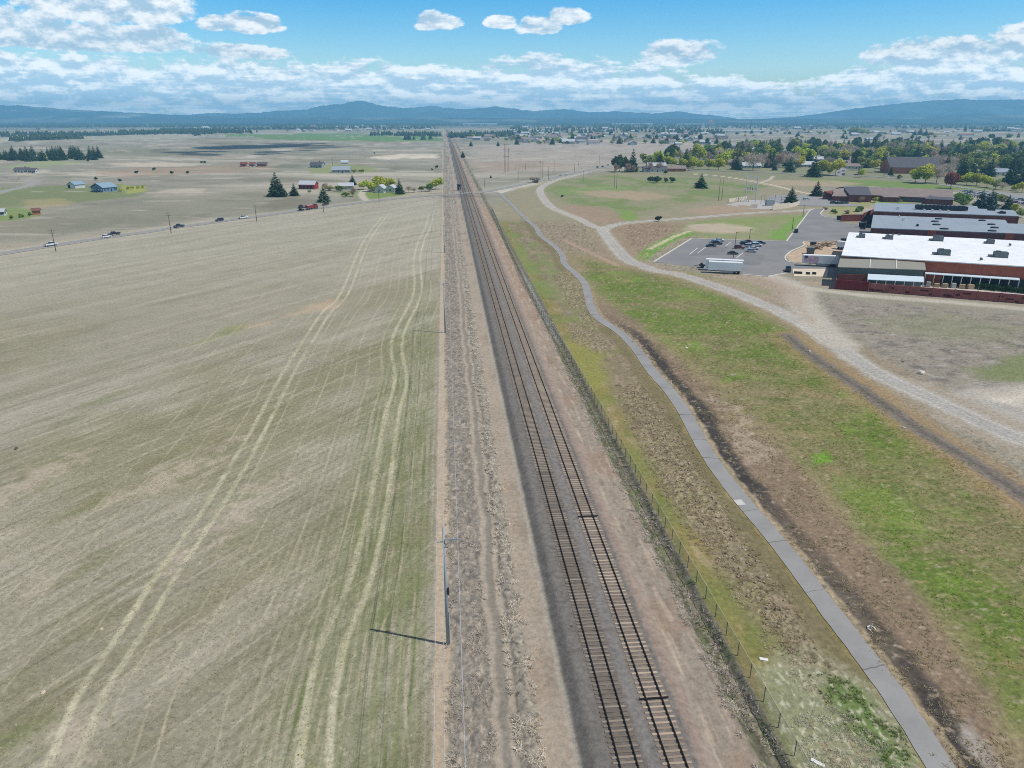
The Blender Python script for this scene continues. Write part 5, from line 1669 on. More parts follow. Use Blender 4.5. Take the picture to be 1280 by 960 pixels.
# --- houses in the town, from a few prototypes
hp_ = []
for i, (wm, rm) in enumerate(((M_WHITEWALL, M_DARKSHINGLE), (M_TAN, M_BROWNROOF), (M_GREYWALL, M_PALEROOF), (M_WHITEWALL, M_BROWNROOF), (M_TAN, M_DARKSHINGLE), (M_WHITEWALL, M_GREYROOF))):
    hp_.append(gable(640, 600, 16 + 2 * (i % 3), 10 + (i % 2), 3.0, 2.4 + .3 * (i % 3), 0, wm, rm, 'x', detail=True, group='town houses among the trees'))
desc = ['white house with a charcoal roof', 'tan house with a brown roof', 'grey house with a pale roof', 'white house with a brown roof', 'tan house with a charcoal roof', 'white house with a grey roof']
town_spots = []
for _ in range(2200):
    px = rng.uniform(812, 1300); py = rng.uniform(181, 222)
    top = 182 + max(0, (900 - px)) * .22
    bot = 211 + np.clip((px - 950) / 330, 0, 1) * 10
    if not (top < py < bot): continue
    if 1105 < px < 1165 and py > 196: continue
    w_ = W(px, py)
    if all(math.hypot(w_[0] - q[0], w_[1] - q[1]) > 27 for q in town_spots):
        town_spots.append((w_[0], w_[1], px, py))
    if len(town_spots) > 84: break
for i, (x, y, px, py) in enumerate(town_spots):
    k = i % 6
    c = copy_tree(hp_[k]); c.location = (x, y, Hs(x, y)); c.rotation_euler = (0, 0, random.choice([0, .1, 1.5, 1.6, -.2, 3.1]))
    row = 'front rows' if py > 204 else ('middle rows' if py > 192 else 'back rows')
    side = 'left end of the wooded town' if px < 960 else ('town centre above the school' if px < 1110 else 'right side of the wooded town')
    tag(c, desc[k] + ' among trees, ' + row + ', ' + side, 'house', desc[k] + 's in the ' + row + ' at the ' + side)
for t in hp_: drop_tree(t)

# --- far town: single-mesh houses and sheds
far_p = []
for i, (wm, rm) in enumerate(((M_WHITEWALL, M_PALEROOF), (M_WHITEWALL, M_BROWNROOF), (M_TAN, M_DARKSHINGLE), (M_GREYWALL, M_PALEROOF))):
    m = MB(); L, D, h, rh = 18, 12, 3.6, 3.0
    m.add([(-L / 2, -D / 2, -2), (L / 2, -D / 2, -2), (L / 2, D / 2, -2), (-L / 2, D / 2, -2), (-L / 2, -D / 2, h), (L / 2, -D / 2, h), (L / 2, D / 2, h), (-L / 2, D / 2, h), (-L / 2, 0, h + rh), (L / 2, 0, h + rh)],
          [(0, 1, 5, 4), (2, 3, 7, 6), (1, 2, 6, 9, 5), (3, 0, 4, 8, 7)])
    m.add([(-L / 2 - .5, -D / 2 - .5, h - .3), (L / 2 + .5, -D / 2 - .5, h - .3), (L / 2 + .5, 0, h + rh + .1), (-L / 2 - .5, 0, h + rh + .1), (-L / 2 - .5, D / 2 + .5, h - .3), (L / 2 + .5, D / 2 + .5, h - .3)], [(0, 1, 2, 3), (3, 2, 5, 4)], 1)
    far_p.append(m.build('distant_house', [wm, rm]))
regions = [(640, 905, 166, 181, 75, 'far town houses beyond the pinkish plain', 'small far house beyond the pinkish plain, among scattered trees'),
           (560, 980, 156, 165, 60, 'far town houses below the hills', 'tiny far house in the pale town below the middle hills'),
           (980, 1280, 155, 170, 40, 'far houses right of the tower', 'tiny far house on the plain beyond the wooded town'),
           (10, 270, 155, 166, 16, 'far farmhouses at left', 'tiny far farmhouse among trees below the left hills'),
           (330, 545, 158, 166, 34, 'far houses left of the rails', 'tiny far house left of the vanishing rails'),
           (588, 700, 172, 179, 14, 'houses at the edge of the far pinkish plain', 'small house on the far edge of the pinkish plain near the rails')]
for x0, x1, y0, y1, n, grp, lb in regions:
    for i in range(n):
        px, py = rng.uniform(x0, x1), rng.uniform(y0, y1)
        x, y = W(px, py)
        o = random.choice(far_p).copy(); col.objects.link(o)
        o.location = (x, y, Hs(x, y) + .3); o.rotation_euler = (0, 0, random.choice([0, .2, -.3, 1.4, 1.6, .05])); s_ = random.uniform(.8, 1.5) * (1.3 if py < 163 else 1.0)
        o.scale = (s_, s_, s_)
        tag(o, lb, 'house', grp)
for o in far_p: bpy.data.objects.remove(o)
# large pale sheds
for px, py, L, D, h, lb, rm in ((925, 166, 190, 40, 8, 'very long white warehouse beyond the wooded town, below the chimney', M_PALEROOF), (600, 156.8, 260, 60, 12, 'long pale warehouse at the horizon just right of the rails', M_PALEROOF), (868, 157, 300, 60, 12, 'long pale warehouse left of the pink tower', M_PALEROOF),
                               (790, 156.5, 340, 60, 12, 'broad pale factory shed left of the row near the pink tower', M_PALEROOF), (1132, 158.5, 150, 40, 9, 'long white shed on the far plain above the parish hall', M_PALEROOF), (1170, 169, 60, 22, 6, 'tan ranch building on the far grey plain', M_TAN), (1206, 170, 40, 16, 5, 'pale pink ranch building right of the tan one', M_ORANGEWALL),
                               (722, 178.8, 34, 16, 5, 'pale grey farm shed at the edge of the pinkish plain', M_GREYROOF), (742, 178.3, 20, 14, 5, 'white farm shed right of the pale grey one', M_PALEROOF), (112, 157, 90, 24, 7, 'white barn among the far-left fields', M_PALEROOF), (1088, 176, 26, 13, 5, 'white house alone on the grey plain beyond the wooded town', M_PALEROOF)):
    gable(px, py, L, D, h, 2.5, .02, M_WHITEWALL if rm is not M_TAN else M_TAN, rm, lb, 'warehouse' if L > 100 else 'shed', 'distant_warehouse' if L > 100 else 'distant_shed', detail=False)
# pink block tower and chimney
p = P(887.5, 157.5)
t = thing('tower_block', 'squat pinkish tower block standing over the far town', 'tower block', p)
MB().prism([(-22, -18), (22, -18), (22, 18), (-22, 18)], -2, 34).build('wall', mat('pink_concrete', (206, 168, 164), .8, .08), t)
MB().prism([(-14, -10), (14, -10), (14, 10), (-14, 10)], 34, 44).build('penthouse', bpy.data.materials['pink_concrete'], t)
m = MB()
for z in range(4):
    for x in range(5): m.box((-16 + x * 8, -18.1, 5 + z * 7), (4, .3, 3))
m.build('window', M_GLASS, t)
p = P(938, 162)
t = thing('chimney', 'thin tall dark chimney standing over the long white warehouse', 'chimney', p)
MB().bar((0, 0, -2), (0, 0, 43), 2.4, 1.5, 10).build('shaft', mat('chimney_brick', (98, 92, 92), .8, .1), t); MB().bar((0, 0, 43), (0, 0, 45), 1.8, 1.8, 10).build('cap', M_DARK, t)

# ================================================================== SUBSTATION
osb = P(934, 252)
sub = thing('substation', 'electric substation with a pale steel gantry and transformer inside low beige walls', 'substation', osb)
def sl(px, py):
    x, y = W(px, py); return (x - osb.x, y - osb.y)
m = MB()
gx = [sl(931, 251.5), sl(944, 253)]; gy = [sl(931, 248.5), sl(944, 250)]
hh = 15.5
for a in gx + gy: m.bar((*a, 0), (*a, hh), .28, .22, 4)
for z in (hh - .3, hh * .6, hh * .45):
    m.bar((*gx[0], z), (*gx[1], z), .2, n=4); m.bar((*gy[0], z), (*gy[1], z), .2, n=4); m.bar((*gx[0], z), (*gy[0], z), .16, n=4); m.bar((*gx[1], z), (*gy[1], z), .16, n=4)
m.build('gantry', mat('pale_steel', (196, 202, 204), .5, .1, metal=.2), sub)
m = MB()
for k in range(4):
    t_ = (k + .7) / 4.4; a = (gx[0][0] + (gx[1][0] - gx[0][0]) * t_, gx[0][1] + (gx[1][1] - gx[0][1]) * t_)
    m.bar((*a, hh * .6), (*a, hh * .6 - 1.6), .25, .2, 6)
m.build('insulator', M_DARK, sub)
tx = sl(961, 257)
m = MB().box((tx[0], tx[1], 1.9), (4.2, 3.0, 3.4)); m.build('transformer', M_GREYWALL, sub, bevel=.1)
m = MB()
for k in range(6): m.box((tx[0] + 2.6, tx[1] - 1.2 + k * .5, 1.9), (.8, .12, 2.4))
m.build('radiator', M_STEEL, sub)
m = MB()
for k in (-1, 0, 1): m.bar((tx[0] + k, tx[1], 3.6), (tx[0] + k * 1.3, tx[1], 5.4), .18, .12, 6)
m.build('bushing', M_INS, sub)
M_BEIGE = mat('beige_block_wall', (216, 202, 184), .9, .12, .4)
for a, b_, h in (((911, 253), (935, 249.5), 2.4), ((938.5, 260.8), (946.5, 260.8), 2.6), ((966, 262.5), (987, 259.5), 3.0), ((987, 259.5), (999, 256.5), 2.4)):
    A, B = sl(*a), sl(*b_)
    wall_run(A, B, h, .35, M_BEIGE, 'screen_wall', sub, (0, 0))
m = MB(); m.prism([sl(908, 256), sl(934, 250), (sl(966, 251)), sl(1000, 256), sl(968, 262), sl(938, 261.4)], -.6, .1)
m.build('gravel_pad', mat('crushed_rock', (176, 172, 166), .95, .2, .8), sub)
for k, (px, py) in enumerate(((951, 255), (955, 254), (968, 255), (976, 256))):
    a = sl(px, py); m = MB().bar((*a, 0), (*a, 4.5), .18, .14, 5); m.bar((*a, 4.5), (a[0], a[1], 5.6), .22, .16, 6); m.build('switch_post', M_STEEL, sub)

# lamp posts of the car park and the store front
for px, py, tp, lb in ((918.4, 310, 290.5, 'lamp post in the car park left of the dark red car'), (936.5, 300.5, 287, 'lamp post at the far edge of the car park'), (916.5, 324, 317, 'short lamp post behind the big white trailer'), (1221.6, 345.5, 326.5, 'lamp post rising in front of the long pale canopy')):
    h, x, y = pole_h(px, py, tp)
    t = thing('lamp_post', lb, 'lamp post', (x, y, 0.03), 0, 'lamp posts by the store')
    MB().bar((0, 0, 0), (0, 0, h), .12, .08, 7).build('mast', M_DARK, t); MB().box((.45, 0, h + .02), (1.0, .3, .14)).build('lamp', M_DARK, t); MB().bar((0, 0, 0), (0, 0, .5), .28, .28, 8).build('footing', M_CONC, t)

# ================================================================== VEHICLES
M_TYRE = mat('tyre', (34, 34, 36), .9, .1)
M_CARGLASS = mat('car_glass', (38, 44, 52), .1, .1, spec=.7)
M_LAMP = mat('headlight', (226, 228, 230), .2, .05)
M_TAIL = mat('tail_light', (150, 30, 30), .3, .05)
paints = {}


def paint(nm, rgb):
    if nm not in paints:
        m, nt, b = new_mat(nm + '_car_paint'); b.inputs['Base Color'].default_value = (*lin(*rgb), 1); b.inputs['Roughness'].default_value = .35; b.inputs['Coat Weight'].default_value = .5
        paints[nm] = m
    return paints[nm]


PC = {'white': (226, 228, 230), 'black': (30, 32, 36), 'silver': (184, 190, 196), 'red': (128, 34, 42), 'dark': (48, 54, 66), 'blue': (44, 60, 92), 'grey': (120, 126, 132)}


def car_proto(kind):
    t = thing('parked_car', 'x', 'car', (0, 0, 0))
    L, Wd = {'sedan': (4.7, 1.82), 'suv': (4.8, 1.92), 'pickup': (5.7, 1.98)}[kind]
    hl, hw = L / 2, Wd / 2
    body = MB()
    if kind == 'sedan':
        prof = [(-hl, .38), (-hl, .78), (-hl + .15, .95), (-hl + .8, 1.0), (hl - 1.25, .96), (hl - .2, .78), (hl, .6), (hl, .36)]
        cab = [(-hl + .55, .98), (-hl + 1.25, 1.40), (.45, 1.43), (hl - 1.15, .96)]
    elif kind == 'suv':
        prof = [(-hl, .45), (-hl, 1.0), (-hl + .1, 1.08), (hl - 1.2, 1.08), (hl - .15, .95), (hl, .75), (hl, .42)]
        cab = [(-hl + .08, 1.06), (-hl + .35, 1.68), (.5, 1.72), (hl - 1.25, 1.06)]
    else:
        prof = [(-hl, .55), (-hl, 1.12), (-.45, 1.12), (-.45, 1.16), (hl - 1.5, 1.16), (hl - .15, 1.02), (hl, .8), (hl, .5)]
        cab = [(-.5, 1.14), (-.35, 1.82), (.75, 1.84), (hl - 1.35, 1.14)]
    body.side(prof, -hw, hw)
    bo = body.build('body', paint('white', PC['white']), t, bevel=.07)
    g = MB()
    n = len(cab)
    vs = [(x, -hw * (.94 if z < 1.2 else .76), z) for x, z in cab] + [(x, hw * (.94 if z < 1.2 else .76), z) for x, z in cab]
    g.add(vs, [(0, 1, 2, 3)[::-1], (4, 5, 6, 7), (0, 4, 5, 1)[::-1], (2, 6, 7, 3)[::-1], (1, 5, 6, 2)[::-1]])
    g.build('windows', M_CARGLASS, t)
    rf_ = MB(); x0, x1 = cab[1][0], cab[2][0]; zt = max(cab[1][1], cab[2][1])
    rf_.box(((x0 + x1) / 2, 0, zt + .02), (x1 - x0 + .1, Wd * .78, .07))
    for s_ in (-1, 1):
        rf_.box(((x0 + x1) / 2, s_ * hw * .86, (zt + cab[0][1]) / 2), (.1, .08, zt - cab[0][1]))
    rf_.build('roof', paint('white', PC['white']), t, bevel=.03)
    if kind == 'pickup':
        MB().box((-hl + 1.2, 0, 1.125), (1.9, Wd - .3, .03)).build('bed', M_DARK, t)
    for x in (-hl + .95, hl - .95):
        for s_ in (-1, 1):
            r_ = .34 if kind == 'sedan' else .39
            w = MB().bar((x, s_ * (hw - .2), r_), (x, s_ * (hw + .02), r_), r_, r_, 14).build('wheel', M_TYRE, t)
            MB().bar((x, s_ * (hw + .0), r_), (x, s_ * (hw + .035), r_), r_ * .6, r_ * .55, 10).build('rim', M_STEEL, w)
    for s_ in (-1, 1):
        MB().box((hl - .02, s_ * hw * .72, .72 if kind == 'sedan' else .9), (.1, .36, .16)).build('headlight', M_LAMP, t)
        MB().box((-hl + .0, s_ * hw * .78, .82 if kind == 'sedan' else .98), (.08, .3, .16)).build('tail_light', M_TAIL, t)
    return t


cars = {k: car_proto(k) for k in ('sedan', 'suv', 'pickup')}


def put_car(kind, colr, px, py, heading, label, group=None, name='parked_car', z=None, scale=1.0):
    x, y = W(px, py)
    c = copy_tree(cars[kind])
    c.name = name
    zz = Hs(x, y) + .06 + math.hypot(x, y) * 1.2e-4 if z is None else z
    c.location = (x, y, zz); c.rotation_euler = (0, 0, heading); c.scale = (scale,) * 3
    tag(c, label, {'sedan': 'car', 'suv': 'car', 'pickup': 'pickup truck'}[kind], group)
    for ch in c.children:
        if ch.name.split('.')[0] in ('body', 'roof') and ch.data.materials:
            ch.material_slots[0].link = 'OBJECT'
            ch.material_slots[0].material = paint(colr, PC[colr])
    return c


def hwy_heading(px, py):
    x, y = W(px, py)
    i = int(np.argmin(np.hypot(HWY[:, 0] - x, HWY[:, 1] - y))); i = min(max(i, 1), len(HWY) - 2)
    d = HWY[i + 1] - HWY[i - 1]
    return math.atan2(d[1], d[0])


# highway traffic
G = 'vehicles on the highway'
for kind, c, px, py, flip, lb, nm in (('pickup', 'white', 64, 307.6, 0, 'white pickup truck on the highway by the leftmost utility pole', 'pickup_truck'), ('sedan', 'white', 133, 297.4, 0, 'white car with a low roof on the highway close behind the black pickup', 'car'),
                                      ('pickup', 'black', 143, 294, 1, 'black pickup truck passing a white car on the highway', 'pickup_truck'), ('pickup', 'dark', 224, 284.5, 1, 'lone dark pickup truck on the highway right of a utility pole', 'pickup_truck'),
                                      ('suv', 'dark', 274.5, 276.4, 1, 'dark car on the highway just left of the white truck', 'car'), ('pickup', 'white', 304, 273.2, 0, 'white pickup truck on the highway between the dark car and a utility pole', 'pickup_truck'),
                                      ('suv', 'black', 407, 256.6, 1, 'dark car partly under the round tree by the highway', 'car'),
                                      ('suv', 'dark', 747, 209.6, 0, 'dark car on the far highway, left of a black one', 'car'), ('suv', 'black', 753.5, 208.4, 0, 'black car on the far highway beyond the meadow', 'car'),
                                      ('sedan', 'white', 707.5, 218.2, 1, 'white car on the highway beyond the curved gravel track', 'car'), ('suv', 'white', 701, 219.8, 1, 'pale car following the white one on the far highway', 'car'),
                                      ('suv', 'silver', 760, 206.5, 1, 'silver car nearest the pines on the far highway', 'car')):
    put_car(kind, c, px, py, hwy_heading(px, py) + (math.pi if flip else 0), lb, G, nm, scale=.95)
# dark red farm truck with a black trailer
tx_, ty_ = W(388, 262); hd = hwy_heading(388, 262)
zt = Hs(tx_, ty_) + .12
ft = thing('farm_truck', 'dark red truck hauling a black load on the highway near the farm', 'truck', (tx_, ty_, zt), hd, G)
MB().box((3.6, 0, 1.9), (2.2, 2.3, 2.2), taper=.9).build('cab', paint('red', PC['red']), ft, bevel=.12)
MB().box((4.95, 0, 1.35), (1.0, 2.0, 1.1)).build('hood', paint('red', PC['red']), ft, bevel=.12)
MB().box((3.7, 0, 2.35), (2.0, 2.2, .6)).build('windows', M_CARGLASS, ft)
MB().box((-.6, 0, 1.6), (5.4, 2.4, 1.7)).build('box_bed', paint('red', PC['red']), ft, bevel=.05)
MB().box((-.6, 0, 2.5), (5.0, 2.1, .3)).build('load', mat('pale_load', (190, 150, 150), .8, .2), ft)
MB().box((-6.6, 0, 1.5), (4.6, 2.3, .5)).build('trailer_deck', M_DARK, ft)
MB().side([(-8.6, 1.7), (-8.0, 3.0), (-6.6, 3.4), (-5.4, 1.7)], -.8, .8).build('machine', M_DARK, ft)
for x in (4.6, .2, -1.4, -6.4, -7.6):
    for s_ in (-1, 1): MB().bar((x, s_ * .85, .5), (x, s_ * 1.2, .5), .5, .5, 12).build('wheel', M_TYRE, ft)

# the car park: rows of parked cars
heads = math.atan2(*(Vector(W(882, 309)) - Vector(W(872, 316.5))).yx)
cp_h = -0.22
park = [('sedan', 'dark', 889, 308.6, 'navy car at the near end of the left row in the car park'), ('suv', 'dark', 896.5, 305.6, 'dark car in the middle of the left row in the car park'), ('sedan', 'silver', 893.5, 303.2, 'silver car in the left row behind the dark cars'), ('sedan', 'white', 899, 301.6, 'white car at the far end of the left row'),
        ('suv', 'red', 924, 311.2, 'dark red car at the left side of the right row'), ('suv', 'dark', 931, 306.5, 'dark car just behind the dark red one'), ('sedan', 'red', 936, 303.6, 'red car at the back of the right row'), ('suv', 'silver', 937, 309.2, 'silver car in the middle of the right row'), ('sedan', 'white', 942, 312, 'white car right of the dark red one'),
        ('sedan', 'silver', 938.5, 315.3, 'silver car at the near end of the right row'), ('suv', 'white', 946, 308.2, 'white car at the right side of the right row'), ('sedan', 'black', 950.5, 305, 'black car at the far right of the right row'), ('sedan', 'black', 915.8, 318, 'lone black car parked above the big white trailer'), ('sedan', 'silver', 943.5, 305.8, 'pale car in the back of the right row')]
for kind, c, px, py, lb in park:
    put_car(kind, c, px, py, cp_h + random.gauss(0, .03), lb, 'cars in the car park', z=.04, scale=.93)
put_car('suv', 'black', 995, 290.5, 1.2, 'black car alone on the access road bend', 'cars in the car park', z=.04)
put_car('pickup', 'black', 985, 339.0, 1.25, 'black pickup truck at the left end of the pale apron', name='pickup_truck', z=.05, scale=.95)
# school car park rows
sc = ['white', 'silver', 'white', 'dark', 'silver', 'white', 'red', 'grey', 'blue', 'white', 'silver', 'dark', 'white']
for i, c in enumerate(sc):
    put_car('suv' if i % 2 else 'sedan', c, 1034 + i * 3.1, 249.1 + i * .24, 1.5, {'white': 'white car parked in the row before the school', 'silver': 'silver car parked in the row before the school'}.get(c, c + ' car parked in the row before the school'), c + ' cars before the school', scale=.98)
for px, py, c, lb in ((1008, 250.5, 'white', 'white car alone in the school car park'), (1042, 255, 'black', 'black car, left of three along the school kerb'), (1050, 255.4, 'dark', 'dark car, middle of three along the school kerb'), (1056, 255, 'black', 'black car, right of three along the school kerb')):
    put_car('suv', c, px, py, .1, lb, 'cars by the school kerb', scale=.98)
for i in range(26):
    c = random.choice(['white', 'silver', 'dark', 'grey', 'white', 'blue', 'black', 'red'])
    px, py = 1206 + (i % 13) * 6.2, 240.5 + (i % 13) * .95 + (i // 13) * 4.2
    put_car(random.choice(['suv', 'sedan']), c, px, py, 1.4, c + ' car in the car park under the yellow trees', c + ' cars under the yellow trees', scale=1.0)
for i in range(8):
    c = random.choice(['white', 'silver', 'dark', 'grey'])
    put_car('suv', c, 1050 + random.uniform(-4, 4), 219.5 - i * 2.2, 1.4, c + ' car on the short town street between the yellow trees', c + ' cars on the short town street', scale=1.0)
for i, (px, py) in enumerate(((1075, 213), (1107, 221), (1116, 222), (1125, 223), (1070, 220), (862, 213.6), (850, 213.8))):
    c = ['white', 'white', 'silver', 'dark', 'red', 'white', 'red'][i]
    put_car('sedan', c, px, py, .1, ['white car on the street left of the bare grey tree', 'white car before the parish hall', 'silver car before the parish hall', 'dark car before the parish hall', 'red car on the street by the small yellow tree', 'white car on the town street by the yellow tree row', 'red car on the town street left of the yellow tree row'][i], 'cars on the town street', scale=.98)
for t in cars.values(): drop_tree(t)


def semi(a_px, b_px, label, box_m, cab_col, with_cab=True, h=2.9, name='semi_trailer', wrap=None):
    """trailer from front (a) to rear (b)"""
    A, B = Vector(W(*a_px)), Vector(W(*b_px))
    d = A - B; L = d.length; hd = math.atan2(d.y, d.x); c = (A + B) / 2
    t = thing(name, label, 'trailer', (c.x, c.y, 0.06), hd)
    MB().box((0, 0, 1.15 + h / 2), (L, 2.6, h)).build('box', box_m, t, bevel=.04)
    MB().box((0, 0, 1.15 + h + .02), (L - .1, 2.5, .05)).build('roof', M_WHITE, t)
    MB().box((0, 0, 1.02), (L - 1, 1.2, .28)).build('chassis', M_DARK, t)
    MB().box((-L * .1, 1.25, .75), (L * .45, .06, .6)).build('side_skirt', M_GREYWALL, t)
    for s_ in (-1, 1): MB().box((L * .28, s_ * .8, .55), (.15, .15, 1.0)).build('landing_leg', M_STEEL, t)
    for x in (-L / 2 + 1.2, -L / 2 + 2.5):
        for s_ in (-1, 1): MB().bar((x, s_ * .75, .5), (x, s_ * 1.28, .5), .5, .5, 14).build('wheel', M_TYRE, t)
    MB().box((-L / 2 - .05, 0, .75), (.08, 2.4, .14)).build('rear_bumper', M_STEEL, t)
    if wrap: MB().box((L * .27, 1.315, 1.15 + h / 2), (L * .42, .03, h * .8)).build('side_graphic', wrap, t)
    return t, c, hd, L


M_BOXW = mat('white_trailer_side', (230, 236, 242), .45, .06, .5)
M_GRAPH = mat('faded_side_graphic', (206, 180, 196), .5, .35, 1.2)
semi((884.8, 340.6), (926.8, 342.6), 'nearer white box trailer of the side by side pair in the car park', M_BOXW, None)
semi((881.3, 337.4), (928.0, 339.7), 'farther and longer white box trailer of the side by side pair in the car park', M_BOXW, None)
t, c, hd, L = semi((1002, 331.8), (1046, 333.6), 'pale box trailer backed to the store dock, with a faded flag graphic on its side', M_BOXW, None, wrap=M_GRAPH)
MB().box((L * .42, 1.34, 1.15 + 2.3), (L * .09, .03, .9)).build('flag_canton', paint('blue', PC['blue']), t)
semi((1046, 311.2), (1056.5, 312.4), 'short white box trailer at the far dock of the store', M_BOXW, None, h=2.2)
x, y = W(876, 334.6)
dl = thing('converter_dolly', 'dark low trailer dolly left of the paired white trailers', 'dolly', (x, y, .06), -0.1)
MB().box((.4, 0, .9), (2.2, 2.2, .3)).build('frame', M_DARK, dl); MB().side([(-.7, 1.0), (.3, 1.9), (1.0, 1.0)], -.5, .5).build('hitch_plate', M_DARK, dl)
MB().bar((-2.4, 0, .7), (-.6, 0, .9), .1, n=6).build('drawbar', M_DARK, dl)
for s_ in (-1, 1): MB().bar((.4, s_ * .75, .5), (.4, s_ * 1.2, .5), .5, .5, 14).build('wheel', M_TYRE, dl)
for px, py, lb in ((995, 342.2, 'low dark barrier on the pale apron, leftmost of four'), (1000, 342.5, 'low dark barrier on the pale apron, second from the left of four'), (1009.7, 343.2, 'low dark barrier on the pale apron, third from the left of four'), (1017.5, 343.2, 'low dark barrier on the pale apron, rightmost of four')):
    x, y = W(px, py); o = MB().side([(-.3, 0), (-.14, .8), (.14, .8), (.3, 0)], -.7, .7).build('barrier', M_HVACD, bevel=.02); o.location = (x, y, .09); o.rotation_euler = (0, 0, UANG + 1.57); tag(o, lb, 'barrier', 'barriers on the pale apron')


# scrap, bins and equipment on the planting island
M_SCRAP = mat('scrap_timber', (168, 146, 124), .9, .3, 1)
for i, (px, py, s_, m_, lb, nm) in enumerate(((1016, 308, (2.2, 2, 1.8), M_DARK, 'dark skip bin on the bare island by the dock', 'skip_bin'), (1012.5, 317.5, (2.8, 2.4, 2.4), M_HVAC, 'grey compactor bin in the middle of the bare island', 'skip_bin'), (1054, 304.5, (2.2, 2, 2.2), M_DARK, 'dark bin at the store corner by the truck court', 'skip_bin'),
                                             (1049, 275.2, (2.6, 2, 2.2), M_DARK, 'dark bin at the end of the truck court wall', 'skip_bin'), (1077, 284, (2.6, 2.2, 2.2), M_DARK, 'dark bin at the truck court dock', 'skip_bin'))):
    x, y = W(px, py); t = thing(nm, lb, 'bin', (x, y, .1), UANG)
    m = MB(); m.add([(-s_[0] / 2, -s_[1] / 2 * .8, .15), (s_[0] / 2, -s_[1] / 2 * .8, .15), (s_[0] / 2, s_[1] / 2 * .8, .15), (-s_[0] / 2, s_[1] / 2 * .8, .15), (-s_[0] / 2 - .2, -s_[1] / 2, s_[2]), (s_[0] / 2 + .2, -s_[1] / 2, s_[2]), (s_[0] / 2 + .2, s_[1] / 2, s_[2]), (-s_[0] / 2 - .2, s_[1] / 2, s_[2])],
                    [(3, 2, 1, 0), (0, 1, 5, 4), (1, 2, 6, 5), (2, 3, 7, 6), (3, 0, 4, 7)])
    m.build('bin_body', m_, t); MB().box((0, 0, s_[2] + .06), (s_[0] * 1.08, s_[1] * .98, .12)).build('lid', M_HVAC, t)
    for k in (-1, 1): MB().box((k * s_[0] * .3, 0, .08), (.2, s_[1] * .7, .16)).build('skid', M_STEEL, t)
for px, py, sd_, lb in ((1028, 307.5, 3, 'heap of scrap timber and pallets on the bare island'), (1022, 311, 5, 'low stack of planks beside the scrap heap on the bare island'), (1036, 306, 8, 'pile of pallets at the far side of the bare island')):
    x, y = W(px, py); r_ = random.Random(sd_); m = MB()
    for k in range(26):
        m.box((r_.gauss(0, 1.7), r_.gauss(0, 1.1), r_.uniform(.1, 1.5)), (r_.uniform(1, 3.2), r_.uniform(.2, .9), .14), r_.uniform(0, 3), 0, r_.uniform(-.25, .25))
    o = m.build('scrap_pile', M_SCRAP); o.location = (x, y, .1); tag(o, lb, 'scrap pile')

# ================================================================== TREES AND SHRUBS
M_BARK = mat('bark', (86, 72, 62), .95, .25, 2, objvar=.15)
M_BARKG = mat('grey_bark', (122, 112, 104), .95, .2, 2, objvar=.1)
LEAF = {'spruce': leaf_mat('spruce_needles', (72, 98, 66), .28, .4, .35, .03), 'pine': leaf_mat('pine_needles', (88, 108, 70), .25, .4, .35, .04), 'bluespruce': leaf_mat('blue_needles', (84, 112, 104), .15, .35, .35, .02),
        'yellow': leaf_mat('spring_leaves', (190, 196, 72), .15, .3, .4, .02), 'green': leaf_mat('green_leaves', (128, 154, 80), .25, .35, .4, .05), 'olive': leaf_mat('olive_leaves', (158, 164, 100), .2, .35, .4, .05),
        'red': leaf_mat('copper_leaves', (160, 96, 76), .15, .35, .4, .02), 'orange': leaf_mat('amber_leaves', (202, 198, 84), .15, .3, .4, .01), 'bare': leaf_mat('bare_twigs', (186, 172, 158), .2, .25, .4, .02), 'pink': leaf_mat('budding_twigs', (178, 154, 140), .2, .25, .4, .02)}


def quads(C_, A_, B_):
    n = len(C_)
    V = np.stack([C_ - A_ - B_, C_ + A_ - B_ * .6, C_ + A_ * .7 + B_, C_ - A_ * .8 + B_ * .7], 1).reshape(-1, 3)
    return V, np.arange(4 * n).reshape(n, 4)


def rand_dirs(n, r):
    v = r.normal(size=(n, 3)); return v / np.linalg.norm(v, axis=1)[:, None]


def conifer(H_, R_, n, seed, base=.08, power=.9, q=.55):
    """needle sprays on drooping boughs, unit metres"""
    r = np.random.default_rng(seed)
    tiers = 15
    C_, A_, B_ = [], [], []
    per = n // (tiers * 7)
    for k in range(tiers):
        f = k / (tiers - 1)
        z = H_ * (base + (1 - base) * f)
        rad = R_ * (1 - f) ** power * r.uniform(.78, 1.12) + .12
        nb = max(4, int(9 * (1 - f) + 3))
        for b in range(nb):
            an = 6.283 * (b + r.random()) / nb
            rb = rad * r.uniform(.7, 1.15)
            for j in range(max(2, int(per * (1.2 - f)) + 1)):
                g = r.uniform(.15, 1.0) ** .7
                p = np.array([math.cos(an) * rb * g, math.sin(an) * rb * g, z - rb * g * .28 + r.normal() * .12])
                p[:2] += r.normal(size=2) * .12 * rad
                d = np.array([math.cos(an), math.sin(an), -.3]); d += r.normal(size=3) * .35; d /= np.linalg.norm(d)
                s = np.cross(d, [0, 0, 1]); s /= np.linalg.norm(s) + 1e-6
                s += r.normal(size=3) * .35
                C_.append(p); A_.append(d * q * r.uniform(.8, 1.4) * (.6 + .6 * (1 - f))); B_.append(s * q * r.uniform(.3, .6) * (.6 + .6 * (1 - f)))
    top = np.array([[0, 0, H_ - .2]]); C_ += list(top); A_ += [np.array([0, 0, .6])]; B_ += [np.array([.15, 0, 0])]
    return quads(np.array(C_), np.array(A_), np.array(B_))


